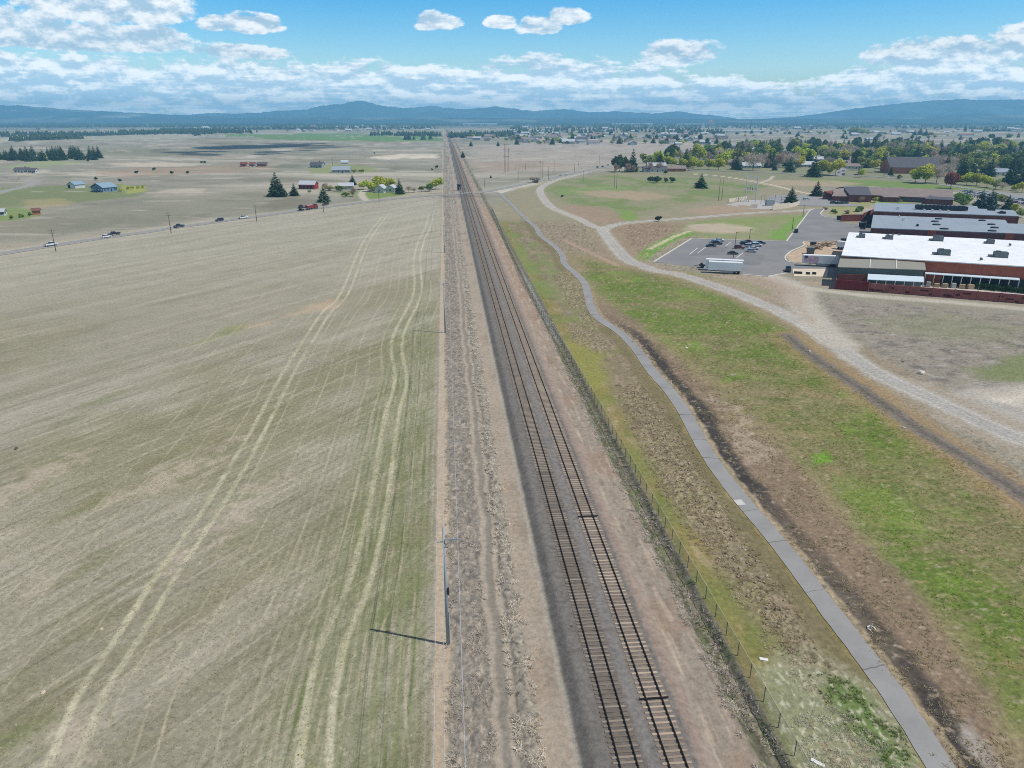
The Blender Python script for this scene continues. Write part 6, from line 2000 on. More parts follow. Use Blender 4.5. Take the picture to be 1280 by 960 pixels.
def broadleaf(H_, R_, n, seed, base=.22, q=.42, lobes=13, squash=1.0, hollow=.45, sparse=False):
    r = np.random.default_rng(seed)
    cz = H_ * (base + 1) / 2; hz2 = H_ * (1 - base) / 2
    cs = []
    for k in range(lobes):
        d = rand_dirs(1, r)[0]; d[2] *= .9
        k_ = r.uniform(.5, .78); cs.append((np.array([d[0] * R_ * k_, d[1] * R_ * k_, cz + d[2] * hz2 * k_]), r.uniform(.24, .52)))
    cs.append((np.array([0, 0, cz]), .6))
    C_, A_, B_ = [], [], []
    tot = sum(s ** 2 for _, s in cs)
    for c, s in cs:
        m = int(n * s * s / tot)
        d = rand_dirs(m, r)
        rr = (hollow + (1 - hollow) * r.random(m) ** .6)[:, None]
        p = c + d * rr * np.array([R_, R_, hz2 * squash]) * s
        C_.append(p)
        a = rand_dirs(m, r); b = np.cross(a, rand_dirs(m, r)); b /= np.linalg.norm(b, axis=1)[:, None] + 1e-6
        k = q * r.uniform(.7, 1.3, (m, 1))
        if sparse:
            a = d * .8 + a * .5; A_.append(a * k * 1.5); B_.append(b * k * .16)
        else:
            A_.append(a * k); B_.append(b * k * .8)
    return quads(np.concatenate(C_), np.concatenate(A_), np.concatenate(B_))


def trunk_mesh(H_, r0, seed, limbs=5, frac=.55, spread=.3, mt=None, straight_=False):
    r = random.Random(seed); m = MB()
    hh = H_ * (0.9 if straight_ else frac)
    m.bar((0, 0, -.6), (r.uniform(-.1, .1), 0, hh), r0, r0 * (.2 if straight_ else .5), 7, cap=False)
    if not straight_:
        for k in range(limbs):
            a = 6.283 * (k + r.random() * .6) / limbs; z = H_ * r.uniform(.22, .5)
            e = (math.cos(a) * H_ * spread, math.sin(a) * H_ * spread, z + H_ * r.uniform(.2, .4))
            m.bar((0, 0, z), e, r0 * .45, r0 * .12, 5, cap=False)
            m.bar(tuple(c * .6 + (z * .4 if i == 2 else 0) for i, c in enumerate(e)), (e[0] * 1.2 + r.uniform(-1, 1), e[1] * 1.2 + r.uniform(-1, 1), e[2] + H_ * .1), r0 * .2, r0 * .06, 4, cap=False)
    return m


TP = {}


def tree_proto(key, kind, H_, R_, n, seed, name, bark=None, **kw):
    t = thing(name, 'x', 'tree', (0, 0, 0))
    con = kind in ('spruce', 'bluespruce')
    V, Fq = (conifer if con else broadleaf)(H_, R_, n, seed, **kw)
    np_mesh('crown', V, Fq, LEAF[kind], parent=t)
    trunk_mesh(H_, max(.14, H_ * .018), seed, straight_=con).build('trunk', bark or (M_BARKG if kind in ('bare', 'pink') else M_BARK), t)
    TP.setdefault(key, []).append((t, H_))


for s in range(3):
    tree_proto('spruce', 'spruce', 15, 4.3 + .35 * s, 1900, 20 + s, 'spruce_tree', power=.8, q=.72)
    tree_proto('pine', 'pine', 14, 4.6 + .4 * s, 1500, 30 + s, 'pine_tree', base=.1, lobes=15, q=.5)
tree_proto('bluespruce', 'bluespruce', 15, 5.0, 2000, 37, 'blue_spruce', power=.7, q=.7)
tree_proto('bluespruce', 'bluespruce', 15, 4.7, 2000, 38, 'blue_spruce', power=.7, q=.7)
for s in range(3):
    tree_proto('yellow', 'yellow', 10, 4.6 + .4 * s, 1500, 40 + s, 'leafy_tree', base=.18)
    tree_proto('green', 'green', 10, 4.4 + .4 * s, 1500, 50 + s, 'leafy_tree', base=.15)
    tree_proto('bare', 'bare', 11, 4.6 + .3 * s, 1300, 60 + s, 'bare_tree', base=.2, sparse=True, q=.5)
tree_proto('olive', 'olive', 11, 4.6, 1400, 70, 'budding_tree', base=.2)
tree_proto('olive', 'olive', 11, 5.2, 1400, 71, 'budding_tree', base=.2)
tree_proto('orange', 'orange', 10, 4.6, 1400, 73, 'leafy_tree', base=.2)
tree_proto('pink', 'pink', 11, 4.4, 1300, 75, 'bare_tree', base=.2, sparse=True, q=.5)
tree_proto('pink', 'pink', 11, 4.0, 1300, 76, 'bare_tree', base=.2, sparse=True, q=.5)
tree_proto('red', 'red', 10, 4.2, 1800, 78, 'copper_tree', base=.1)


def shrub_proto(key, kind, seed, n=420):
    V, Fq = broadleaf(3, 1.9, n, seed, base=-.05, q=.26, lobes=6)
    t = thing('shrub', 'x', 'shrub', (0, 0, 0))
    np_mesh('foliage', V, Fq, LEAF[kind], parent=t)
    TP.setdefault(key, []).append((t, 3.0))


shrub_proto('shrub_green', 'green', 81); shrub_proto('shrub_dark', 'spruce', 82); shrub_proto('shrub_yellow', 'yellow', 83); shrub_proto('shrub_bare', 'bare', 84)


def vscale(px, py):
    """photo pixels per metre of height at a ground spot"""
    x, y = W(px, py)
    z1 = 10.0
    d1 = (-y * ST + (EYE - z1) * CT) * -1
    yy = lambda z: 480 + FOC * ((EYE - z) * CT - y * ST) / (y * CT + (EYE - z) * ST)
    return (yy(0) - yy(10)) / 10.0


def plant(key, px, py, hpx, label, group=None, wide=1.0, cat=None):
    t, H_ = random.choice(TP[key])
    x, y = W(px, py)
    h = hpx / vscale(px, py)
    c = copy_tree(t)
    k = h / H_
    c.location = (x, y, Hs(x, y)); c.scale = (k * wide, k * wide, k); c.rotation_euler = (0, 0, random.uniform(0, 6.28))
    tag(c, label, cat or ('shrub' if key.startswith('shrub') else 'tree'), group)
    return c


# ---- left side, one by one
plant('spruce', 346, 245.5, 30, 'tallest dark evergreen standing left of the red barn', wide=1.2)
plant('spruce', 352, 246, 20, 'shorter evergreen merged with the tallest one left of the red barn', wide=1.25)
plant('spruce', 368, 245, 15.5, 'small evergreen between the tallest one and the red barn', wide=1.35)
plant('spruce', 405, 252.5, 20, 'round dark pine beside the highway with a car under it', wide=1.3)
plant('spruce', 441, 232, 13, 'dark conifer top behind the pale farm shed', wide=1.5)
plant('spruce', 499.5, 242.5, 19, 'pointed spruce at the right of the farmhouse lawn', wide=1.2)
for px, py, h, k, lb, w in ((476, 238, 17, 'yellow', 'broadest yellow green tree over the farmhouse roofs', 1.5), (464, 240, 13, 'yellow', 'yellow green tree left of the broadest one at the farm', 1.2), (454, 237, 12, 'yellow', 'outermost yellow green tree left in the farm row', 1.2), (488, 237, 14, 'yellow', 'yellow green tree between the broadest one and the spruce', 1.2),
                            (545, 236.5, 15, 'yellow', 'pale green tree right at the field corner near the crossing', 1.3), (537, 239, 10, 'green', 'green bush tree left of the pale tree by the crossing', 1.5), (527, 240, 8, 'olive', 'olive scrub tree between the spruce and the crossing', 1.5), (518, 240.5, 7, 'bare', 'bare grey scrub right of the pointed spruce', 1.6), (511, 241, 9, 'bare', 'bare grey tree close right of the pointed spruce', 1.2),
                            (441, 246, 11, 'pink', 'reddish bare tree below the pale farm shed', 1.3), (432, 246.5, 6, 'green', 'low green shrub left of the reddish bare tree', 1.7), (425, 239, 7, 'green', 'dark green hedge tree at the right end of the barn hedge', 2.2), (412, 238.5, 7, 'olive', 'olive hedge tree in the middle of the barn hedge', 2.2), (407, 237.5, 9, 'pink', 'brown bush tree at the barn end of the hedge', 1.4),
                            (443, 216.5, 5, 'olive', 'olive hedge clump right of the broad grey roofed house', 2.0), (452, 216.8, 5, 'olive', 'second hedge clump farther right of the grey roofed house', 2.4), (387, 241.5, 5, 'olive', 'small bush between the barn and the round pine', 1.2)):
    plant(k, px, py, h, lb, wide=w)
for i, (px, py, h) in enumerate(((171, 218, 5), (193, 213.5, 4.6), (215, 218.5, 5), (235, 218.5, 4.8), (120, 226, 5), (150, 228, 5), (256, 203.5, 4), (252, 203.2, 3.6), (110, 202.2, 3.5), (546, 210.5, 4.5), (540, 213, 3), (468, 192.6, 2.5))):
    plant('shrub_dark', px, py, h, ['lone dark shrub, first of four on the orange tinted plain', 'lone dark shrub set back, second of four on the orange plain', 'lone dark shrub, third of four on the orange plain', 'lone dark shrub, last of four on the orange plain', 'dark shrub behind the white walled garage', 'dark shrub behind the blue house', 'dark shrub of a pair out on the far plain', 'left dark shrub of a pair out on the far plain', 'small dark shrub by the far-left conifer clump', 'dark shrub left of the rails beyond the crossing', 'low dark shrub beside a larger one near the rails', 'tiny shrub out on the streaky plain'][i], wide=.8)
for i, (px, py) in enumerate(((160, 237), (166, 236.5), (172, 236), (178, 235.5), (150, 239.6))):
    plant('shrub_yellow', px, py, 4.6, 'yellow garden shrub in the row right of the blue house', 'yellow garden shrubs by the blue house', .9)
for i, (px, py) in enumerate(((15, 274), (27, 272), (38, 270))):
    plant('shrub_green', px, py, 6, ['green shrub, nearest the white trailer home', 'green shrub, middle of three by the rusty shed', 'green shrub just left of the rusty shed'][i], 'green shrubs by the rusty shed', .8)
for i, (px, py, h) in enumerate(((588.7, 183, 7.5), (622.5, 183, 6.5), (578.7, 197, 8.5), (613.5, 222.4, 4))):
    plant('spruce', px, py, h, ['dark conifer beside the far rails, left of another', 'small conifer at the edge of the pinkish plain', 'dark conifer close to the rails beyond the crossing', 'tiny spruce on the verge right of the crossing'][i], wide=1.3)
plant('shrub_bare', 669, 228.5, 8.5, 'large round bare bush where two gravel tracks fork', wide=1.3)
plant('shrub_dark', 823, 276.5, 8, 'dark round shrub beside the meadow gravel track', wide=.85)
for px, py, h, w, lb in ((813, 228, 8.5, .75, 'left shrub of a short row on the green meadow'), (821, 229, 10, 1.1, 'widest shrub of the short row on the green meadow'), (832, 228.5, 7, .7, 'third shrub of the short row on the green meadow'), (840, 228.5, 8, .8, 'right shrub of the short row on the green meadow')):
    plant('shrub_dark', px, py, h, lb, 'shrub row on the meadow', w)
plant('spruce', 876, 235.5, 18, 'dense cone shaped evergreen alone on the green meadow', wide=1.6)
plant('shrub_dark', 702.8, 247, 3.5, 'tiny dark shrub on the green meadow by the gravel track', wide=1.0)
plant('spruce', 988.5, 254, 20.5, 'dark conifer standing by the substation walls', wide=1.5)
plant('spruce', 1020.5, 245.5, 19, 'dark conifer at the corner of the school car park', wide=1.4)
for px, py, h, k, lb in ((1042, 266.5, 6, 'shrub_green', 'olive shrub, left of three by the truck court'), (1058.5, 267, 5.5, 'shrub_bare', 'greyish shrub, middle of three by the truck court'), (1073, 264.5, 8, 'shrub_green', 'green shrub, right of three by the truck court'), (1032, 262, 4, 'shrub_bare', 'small bare shrub at the access road mouth'), (1076, 253, 8, 'pink', 'pinkish bare tree before the school'), (1094, 253, 7, 'yellow', 'small yellow tree before the school'), (1125, 254, 5, 'olive', 'small olive tree by the school annex')):
    plant(k, px, py, h, lb, wide=1.2)
# ---- near the school and hall, right edge
for k, px, py, h, w, lb in (('green', 1200, 259.5, 19, 1.25, 'round green tree against the rear hall roof'), ('bluespruce', 1225, 260.5, 23, 1.35, 'blue green conifer, left of a pair behind the rear hall'), ('bluespruce', 1237, 261, 24, 1.3, 'blue green conifer, right of a pair behind the rear hall'), ('olive', 1245, 257, 17, 1.0, 'tan olive tree behind the right blue green conifer'), ('spruce', 1259, 262, 18, 1.5, 'dark conifer above the brick end of the rear hall'),
                            ('yellow', 1267, 266, 12, 1.0, 'bright yellow green tree at the brick end of the rear hall'), ('olive', 1252, 256, 12, 1.1, 'olive tree between two conifers behind the hall'), ('olive', 1276, 272, 13, 1.0, 'olive tree at the right picture edge past the hall')):
    plant(k, px, py, h, lb, wide=w)
# ---- town edge, from left to right
for k, px, py, h, w, lb in (('pine', 769, 214.5, 19, .8, 'slim pine at the left end of the town edge'), ('pine', 774.5, 215.5, 22, .8, 'second slim pine of the left cluster'), ('pine', 780.5, 215, 20, .8, 'third slim pine of the left cluster'), ('spruce', 790.5, 215, 28, 1.05, 'tallest dark spruce right of the slim pines'), ('pink', 785, 216, 13, .9, 'reddish bare tree below the tallest dark spruce'), ('pink', 770, 216.5, 12, .9, 'reddish bare tree under the slim pines'), ('pink', 792, 216.5, 11, .8, 'reddish bare tree right under the tallest spruce'),
                            ('pink', 812, 215.5, 13, .9, 'reddish bare tree in front of the white house'), ('pink', 824, 215, 13, 1.0, 'reddish bare tree in front of the brown house'), ('shrub_dark', 832, 218, 6, .7, 'dark shrub on the lawn before the brown house'),
                            ('yellow', 855, 210.5, 13, 1.05, 'yellow tree at the left end of the yellow row'), ('yellow', 865, 211, 13, 1.0, 'second yellow tree of the yellow row'), ('yellow', 875, 212, 12.5, 1.0, 'third yellow tree of the yellow row'), ('yellow', 886, 211.5, 14, 1.15, 'fourth yellow tree of the yellow row'), ('yellow', 898, 212.5, 15, 1.2, 'largest yellow tree at the right end of the yellow row'), ('yellow', 874, 203, 25, .8, 'tall narrow pale yellow tree behind the yellow row'),
                            ('spruce', 920, 212, 19, 1.2, 'dark spruce between the yellow row and a bare tree'), ('bare', 941, 213, 23, 1.3, 'big grey bare tree right of the yellow row'), ('pink', 960, 210, 12, 1.2, 'pinkish bare tree right of the big grey one'), ('spruce', 987, 215.5, 19, 1.3, 'dark spruce on the lawn edge above the substation'), ('spruce', 968, 213, 11, 1.2, 'small dark spruce left of the lawn edge spruce'), ('spruce', 1016.5, 222, 26, 1.2, 'dark pointed spruce left of the amber trees'),
                            ('yellow', 978, 208, 10, 1.2, 'yellow tree behind the lawn edge spruce'), ('orange', 1000, 210, 12, 1.1, 'amber tree between two dark spruces'), ('yellow', 1028, 219, 19, 1.0, 'yellow green tree right of the pointed spruce'), ('orange', 1044, 220, 22, 1.05, 'amber and green tree by the short town street'), ('yellow', 1036, 219, 14, 1.0, 'lower yellow tree between two taller ones by the street'), ('yellow', 1076, 223, 12, .9, 'small bright yellow tree alone on the lawn'), ('olive', 1077, 213, 18, 1.25, 'olive grey tree right of the short town street'), ('orange', 1093, 216, 17, .9, 'amber tree left of the parish hall'),
                            ('orange', 1105, 215, 15, .9, 'amber tree close to the parish hall wall'), ('spruce', 1113, 220, 12, 1.0, 'dark conifer against the parish hall'), ('shrub_green', 1123, 224.5, 6.5, .9, 'round green shrub before the parish hall'), ('yellow', 1116, 205, 12, .9, 'bright yellow tree left above the parish hall roof'), ('yellow', 1144, 229, 19, 1.15, 'yellow green tree, left of the big pair on the lawn'), ('yellow', 1156, 230, 25, 1.25, 'biggest yellow green tree, right of the pair on the lawn'), ('yellow', 1155, 207, 14, .9, 'bright yellow tree behind the parish hall roof'),
                            ('bare', 1170, 230, 24, 1.1, 'grey bare tree right of the biggest yellow green tree'), ('bare', 1182, 222, 18, 1.1, 'grey bare tree behind the copper tree'), ('red', 1188, 236, 21, 1.1, 'round copper red tree on the lawn'), ('spruce', 1203, 228, 31, .95, 'tall slim dark spruce right of the copper tree'), ('spruce', 1196, 228, 20, 1.0, 'shorter dark spruce beside the tall slim one'), ('spruce', 1216, 218, 18, 1.1, 'dark spruce behind the yellow trees by the car park'), ('yellow', 1208, 232, 16, 1.1, 'yellow tree, first of the row along the car park'), ('yellow', 1220, 233, 16, 1.15, 'yellow tree, second of the row along the car park'),
                            ('yellow', 1233, 235, 16, 1.1, 'yellow tree, third of the row along the car park'), ('olive', 1244, 237, 14, 1.2, 'olive tree at the right end of the yellow row by the car park'), ('spruce', 1237, 221, 25, 1.05, 'dark spruce behind the third yellow car park tree'), ('spruce', 1262, 231, 30, 1.35, 'massive dark conifer at the far right lawn'), ('spruce', 1279, 233, 30, 1.2, 'massive dark conifer cut by the right picture edge'), ('shrub_yellow', 1269, 239, 9, 1.2, 'yellow shrub below the massive dark conifer'), ('orange', 1277, 241, 14, 1.0, 'amber tree at the right picture edge'), ('bare', 1252, 238, 10, 1.3, 'grey bare shrub tree by the massive conifer'),
                            ('orange', 1195, 205, 15, 1.3, 'amber tree in the grove above the copper tree'), ('yellow', 1240, 204, 15, 1.6, 'broad yellow tree high in the right of the grove')):
    plant(k, px, py, h, lb, wide=w)
# ---- the wooded town, filled in
kinds = ['spruce'] * 9 + ['pine'] * 3 + ['green'] * 3 + ['yellow'] * 4 + ['bare'] * 4 + ['olive'] * 4 + ['pink'] * 2 + ['orange'] * 1
kn = {'spruce': 'dark spruce', 'pine': 'green pine', 'green': 'green leafy tree', 'yellow': 'yellow green tree', 'bare': 'bare grey tree', 'olive': 'olive budding tree', 'pink': 'reddish bare tree', 'orange': 'amber tree'}
spots_ = []
tries = 0
while len(spots_) < 420 and tries < 20000:
    tries += 1
    px = rng.uniform(805, 1310); py = rng.uniform(178, 224)
    top = 180.5 + max(0, (930 - px)) * .20 + 1.5 * math.sin(px / 23)
    bot = 209 + np.clip((px - 930) / 350, 0, 1) * 11
    if not (top < py < bot): continue
    if 1108 < px < 1163 and py > 203: continue
    if 1040 < px < 1068 and py > 203: continue
    w_ = W(px, py)
    if any(math.hypot(w_[0] - q[0], w_[1] - q[1]) < 9 for q in spots_): continue
    if any(math.hypot(w_[0] - q[0], w_[1] - q[1]) < 8 for q in town_spots): continue
    spots_.append((w_[0], w_[1], px, py))
for x, y, px, py in spots_:
    k = random.choice(kinds)
    if py < 186 and random.random() < .6: k = random.choice(['spruce', 'pine'])
    hm = random.uniform(13, 20) if k in ('spruce', 'pine') else random.uniform(11, 17)
    row = 'front rows' if py > 203 else ('middle rows' if py > 190 else 'back rows')
    side = 'left end' if px < 960 else ('middle' if px < 1110 else 'right end')
    plant(k, px, py, hm * vscale(px, py), '%s in the %s of the wooded town, %s' % (kn[k], row, side), '%ss in the %s, %s' % (kn[k], row, side), random.uniform(1.0, 1.35))
# ---- conifer clump far left
for i in range(76):
    px = rng.uniform(-30, 124); py = rng.uniform(197.5, 202) - (1.2 if px > 60 else 0)
    k = random.choice(['spruce', 'spruce', 'spruce', 'olive' if 28 < px < 55 else 'spruce'])
    hgt = rng.uniform(10, 17) * (1.0 if px > 14 else .7) * (1.0 if k != 'olive' else .8)
    plant(k, px, py, hgt, '%s in the dense conifer clump on the far-left plain' % kn[k], '%ss in the far-left clump' % kn[k], random.uniform(1.0, 1.35))
# ---- scattered trees in the far town
for x0, x1, y0, y1, n, nm in ((640, 905, 163, 181, 120, 'far town beyond the pinkish plain'), (588, 700, 165, 177, 40, 'belt beyond the pinkish plain'), (1000, 1280, 162, 176, 50, 'far plain beyond the wooded town'), (900, 1010, 162, 172, 26, 'ground round the far chimney')):
    for i in range(n):
        px, py = rng.uniform(x0, x1), rng.uniform(y0, y1)
        k = random.choice(['spruce', 'pine', 'green', 'olive', 'bare', 'spruce', 'yellow', 'olive'])
        hm = random.uniform(9, 17) if k in ('spruce', 'pine') else random.uniform(7, 11)
        plant(k, px, py, hm * vscale(px, py), '%s scattered in the %s' % (kn[k], nm), '%ss in the %s' % (kn[k], nm), random.uniform(1, 1.5))
for px, py, h, k, w in ((1150, 168, 10, 'spruce', 1.5), (1143, 169, 7, 'spruce', 1.6), (1157, 169.5, 8, 'spruce', 1.7), (1164, 170, 6, 'olive', 1.6)):
    plant(k, px, py, h, {1150: 'tallest dark conifer of the small clump on the grey plain', 1143: 'left conifer of the small clump on the grey plain', 1157: 'right conifer of the small clump on the grey plain', 1164: 'olive tree at the right of the small clump on the grey plain'}[px], wide=w)
for px, py, h in ((1066, 167, 8), (1072, 167.5, 9), (1078, 168, 7), (1085, 168, 5)):
    plant('olive', px, py, h, 'olive tree in the broad clump above the grey plain', 'olive clump above the grey plain', 1.9)
for lst in TP.values():
    for t, _ in lst: drop_tree(t)

# ---- far woods, counted by nobody
def wood(name, spots, hmin, hmax, m, seed):
    r = np.random.default_rng(seed)
    V, F3 = [], []
    o = 0
    for x, y in spots:
        h = r.uniform(hmin, hmax); w = h * r.uniform(.3, .55); z = Hs(x, y)
        n = 5
        an = np.arange(n) * 2 * np.pi / n + r.random() * 6
        for (zb, zt, ww) in ((.08, .62, 1.0), (.38, 1.0, .66)):
            ring = np.stack([x + np.cos(an) * w * ww * r.uniform(.75, 1.25, n), y + np.sin(an) * w * ww * r.uniform(.75, 1.25, n), z + h * zb + r.normal(size=n) * h * .05], 1)
            V += list(ring) + [np.array([x + r.normal() * .4, y, z + h * zt])]
            F3 += [(o + i, o + (i + 1) % n, o + n) for i in range(n)]
            o += n + 1
    ob = np_mesh(name, V, F3, m); ob['kind'] = 'stuff'
    return ob


M_WOOD = leaf_mat('far_wood_needles', (58, 76, 58), .0, .5, .006, 0)


def scatter(regs, seed):
    r = np.random.default_rng(seed); out = []
    for (x0, y0, x1, y1, n, th) in regs:
        for _ in range(n):
            f = r.random(); px = x0 + (x1 - x0) * f + r.normal() * 2; py = y0 + (y1 - y0) * f + r.uniform(-th, th)
            out.append(W(px, max(py, 153.8)))
    return out


wood('far_treeline', scatter([(-40, 170.2, 60, 169.4, 130, 1.1), (70, 169.3, 270, 167.2, 330, 1.0), (150, 165.5, 300, 164.5, 150, .6), (262, 166.0, 320, 166.5, 60, .8), (18, 178, 100, 174.5, 110, .6), (200, 163.4, 420, 161.2, 380, .9),
                              (462, 168.8, 550, 170, 130, 1.0), (560, 171.5, 640, 169.5, 190, 1.6), (240, 169, 290, 166, 40, .8), (500, 175, 540, 173.5, 14, .5), (820, 168.0, 905, 166.5, 60, 1.2), (1215, 164.8, 1262, 164, 60, .8)], 5), 9, 16, M_WOOD, 6)
wood('far_forest', scatter([(-200, 159.0, 300, 158.0, 1500, 1.4), (-300, 155.5, 640, 155.0, 4200, 1.8), (300, 157.0, 640, 156, 900, 1.3), (640, 155, 1000, 155, 4200, 1.7), (640, 158, 1000, 158, 500, 2.6), (1000, 155.2, 1500, 155, 4400, 1.9), (1000, 159, 1500, 158.5, 420, 2.6), (640, 164, 900, 163, 220, 2.5), (340, 161, 545, 160, 200, 1.6)], 7), 11, 20, M_WOOD, 8)

# ================================================================== BRUSH AND WEEDS
def tufts(name, P3, size, m, seed, blades=9, flat=.6, thin=.075, kind='stuff'):
    r = np.random.default_rng(seed); n = len(P3)
    c = np.repeat(np.asarray(P3, np.float32), blades, 0); s = np.repeat(np.asarray(size, np.float32), blades)[:, None]
    d = rand_dirs(len(c), r); d[:, 2] = np.abs(d[:, 2]) * flat + .15; d /= np.linalg.norm(d, axis=1)[:, None]
    side = np.cross(d, rand_dirs(len(c), r)); side /= np.linalg.norm(side, axis=1)[:, None] + 1e-6
    st = c + rand_dirs(len(c), r) * s * .35 * np.array([1, 1, .15])
    w = s * thin * r.uniform(.6, 1.5, (len(c), 1))
    tip = st + d * s * r.uniform(.6, 1.25, (len(c), 1))
    V = np.stack([st - side * w, st + side * w, tip + side * w * .3, tip - side * w * .3], 1).reshape(-1, 3)
    o = np_mesh(name, V, np.arange(len(V)).reshape(-1, 4), m)
    o['kind'] = kind
    return o


def strip(n, t0, t1, s0, s1, seed, dens=1.6, thr=-.05, sc=4.0):
    """points between two offsets from the rails, thicker near the camera, in drifts"""
    r = np.random.default_rng(seed)
    s = s0 + (s1 - s0) * r.random(n) ** dens; t = r.uniform(t0, t1, n)
    ux, uy = -TRS / TRN, 1 / TRN
    x = TR0 + s * ux + t * uy; y = s * uy - t * ux
    k = fbm(x / sc, y / (sc * 1.6), 3, seed) > thr
    x, y = x[k], y[k]
    return np.stack([x, y, H(x, y) + .02], 1)


M_SAGE = leaf_mat('sage_brush', (226, 216, 200), 0, .35, .6)
M_DRY = leaf_mat('dry_weeds', (206, 188, 164), 0, .35, .6)
M_GREY = leaf_mat('grey_weeds', (204, 194, 180), 0, .4, .6)
M_WEED = leaf_mat('green_weeds', (126, 140, 86), 0, .4, .6)
M_PALEW = leaf_mat('pale_weeds', (206, 204, 180), 0, .3, .6)
M_SCRUB = leaf_mat('bank_scrub', (180, 166, 132), 0, .5, .5)
M_STUB = leaf_mat('straw_stubble', (186, 176, 148), 0, .6, 3.0)
M_MEADOW = leaf_mat('meadow_blades', (128, 146, 66), 0, .5, .4)
r_ = np.random.default_rng(9)
pts = strip(4200, -9.2, -6.8, 30, 330, 1, 1.7, .05, 2.0); tufts('sage_brush', pts, r_.uniform(.14, .55, len(pts)), M_SAGE, 2, 34, .8)
pts = strip(7500, -15.4, -11.0, 30, 330, 3, 1.8, .02, 2.2); tufts('dry_brush', pts, r_.uniform(.12, .42, len(pts)), M_GREY, 4, 16)
pts = strip(3000, -15.6, -11.3, 30, 330, 5, 1.8, .0, 3.0); tufts('dry_weeds', pts, r_.uniform(.10, .28, len(pts)), M_DRY, 6, 14)
pts = strip(1500, -8.6, -5.4, 30, 230, 7, 1.8, .16, 3.0); tufts('tan_weeds', pts, r_.uniform(.08, .22, len(pts)), M_DRY, 8, 10)
pts = strip(5000, 10.7, 14.0, 30, 260, 11, 1.8, -.02, 2.5); tufts('ditch_weeds', pts, r_.uniform(.12, .4, len(pts)), M_GREY, 12, 16)
pts = strip(2000, 11.2, 14.2, 30, 260, 13, 1.8, .05, 2.5); tufts('ditch_greenery', pts, r_.uniform(.1, .26, len(pts)), M_WEED, 14, 14)
pts = strip(2600, 17.5, 22, 40, 120, 15, 1.4, .05, 2.5); tufts('bank_weeds', pts, r_.uniform(.12, .32, len(pts)), M_DRY, 16, 8)


def poly_pts(q, n, seed, thr=-1, sc=3):
    w = np.array(WL(q)); r = np.random.default_rng(seed)
    x = r.uniform(w[:, 0].min(), w[:, 0].max(), n); y = r.uniform(w[:, 1].min(), w[:, 1].max(), n)
    k = (poly_sd(x.astype(np.float32), y.astype(np.float32), w, 30) > 0) & (fbm(x / sc, y / sc, 3, seed) > thr)
    return np.stack([x[k], y[k], H(x[k], y[k]) + .02], 1)


pts = poly_pts([(985, 900), (1040, 880), (1110, 930), (1150, 990), (1020, 990)], 2600, 17, -.02, 1.6); tufts('pale_weeds', pts, r_.uniform(.1, .26, len(pts)), M_PALEW, 18, 9)
pts = poly_pts([(1010, 845), (1050, 838), (1125, 910), (1165, 980), (1110, 975), (1045, 895)], 2200, 19, .02, 1.6); tufts('green_weeds', pts, r_.uniform(.1, .26, len(pts)), M_WEED, 20, 9)
# scrub on the bank, grass in the meadow, stubble in the field
for q, n_, sd_ in (([(690, 345), (712, 338), (735, 372), (745, 408), (728, 400), (705, 372)], 1600, 61), ([(700, 404), (738, 398), (770, 434), (748, 446), (716, 430)], 700, 62), ([(765, 482), (800, 478), (850, 532), (915, 642), (1000, 757), (1030, 830), (985, 830), (915, 743), (865, 678), (820, 610)], 9000, 63)):
    pts = poly_pts(q, n_, sd_, -.08, 2.0); tufts('bank_scrub', pts, r_.uniform(.1, .3, len(pts)), M_SCRUB, sd_, 12, .8)
pts = poly_pts([(840, 440), (940, 500), (1060, 640), (1180, 790), (1300, 930), (1500, 930), (1300, 640), (1120, 510), (1000, 430), (900, 380)], 42000, 64, .0, 4.0)
tufts('meadow_grass', pts, r_.uniform(.07, .2, len(pts)), M_MEADOW, 65, 6, .7, .09)
pts = poly_pts([(760, 400), (840, 440), (940, 510), (1060, 650), (1200, 830), (1300, 990), (1190, 990), (1080, 800), (960, 640), (860, 500)], 26000, 66, .0, 3.0)
tufts('dead_grass', pts, r_.uniform(.09, .30, len(pts)), M_SCRUB, 67, 7, .6, .09)
pts = poly_pts([(-60, 990), (-60, 660), (120, 560), (300, 430), (545, 430), (546, 990)], 80000, 68, -.25, 2.0)
r_ = np.random.default_rng(10); tufts('field_stubble', pts, r_.uniform(.06, .17, len(pts)), M_STUB, 69, 5, .5, .10)
# rubble heaps on the bank, loose stones
def stones(name, pts, smin, smax, m, seed):
    r = np.random.default_rng(seed); V, Fq = [], []
    base = np.array([(-1, -1, -1), (1, -1, -1), (1, 1, -1), (-1, 1, -1), (-.7, -.7, 1), (.7, -.7, 1), (.7, .7, 1), (-.7, .7, 1)], float)
    fq = np.array([(3, 2, 1, 0), (4, 5, 6, 7), (0, 1, 5, 4), (1, 2, 6, 5), (2, 3, 7, 6), (3, 0, 4, 7)])
    for i, p in enumerate(pts):
        s = r.uniform(smin, smax) * np.array([1, r.uniform(.5, .9), r.uniform(.35, .7)])
        a = r.random() * 6.28; R2 = np.array([[math.cos(a), -math.sin(a), 0], [math.sin(a), math.cos(a), 0], [0, 0, 1]])
        v = (base * s * r.uniform(.65, 1.2, (8, 3))) @ R2.T + p + np.array([0, 0, s[2] * .3])
        V.append(v); Fq.append(fq + 8 * i)
    o = np_mesh(name, np.concatenate(V), np.concatenate(Fq), m); o['kind'] = 'stuff'


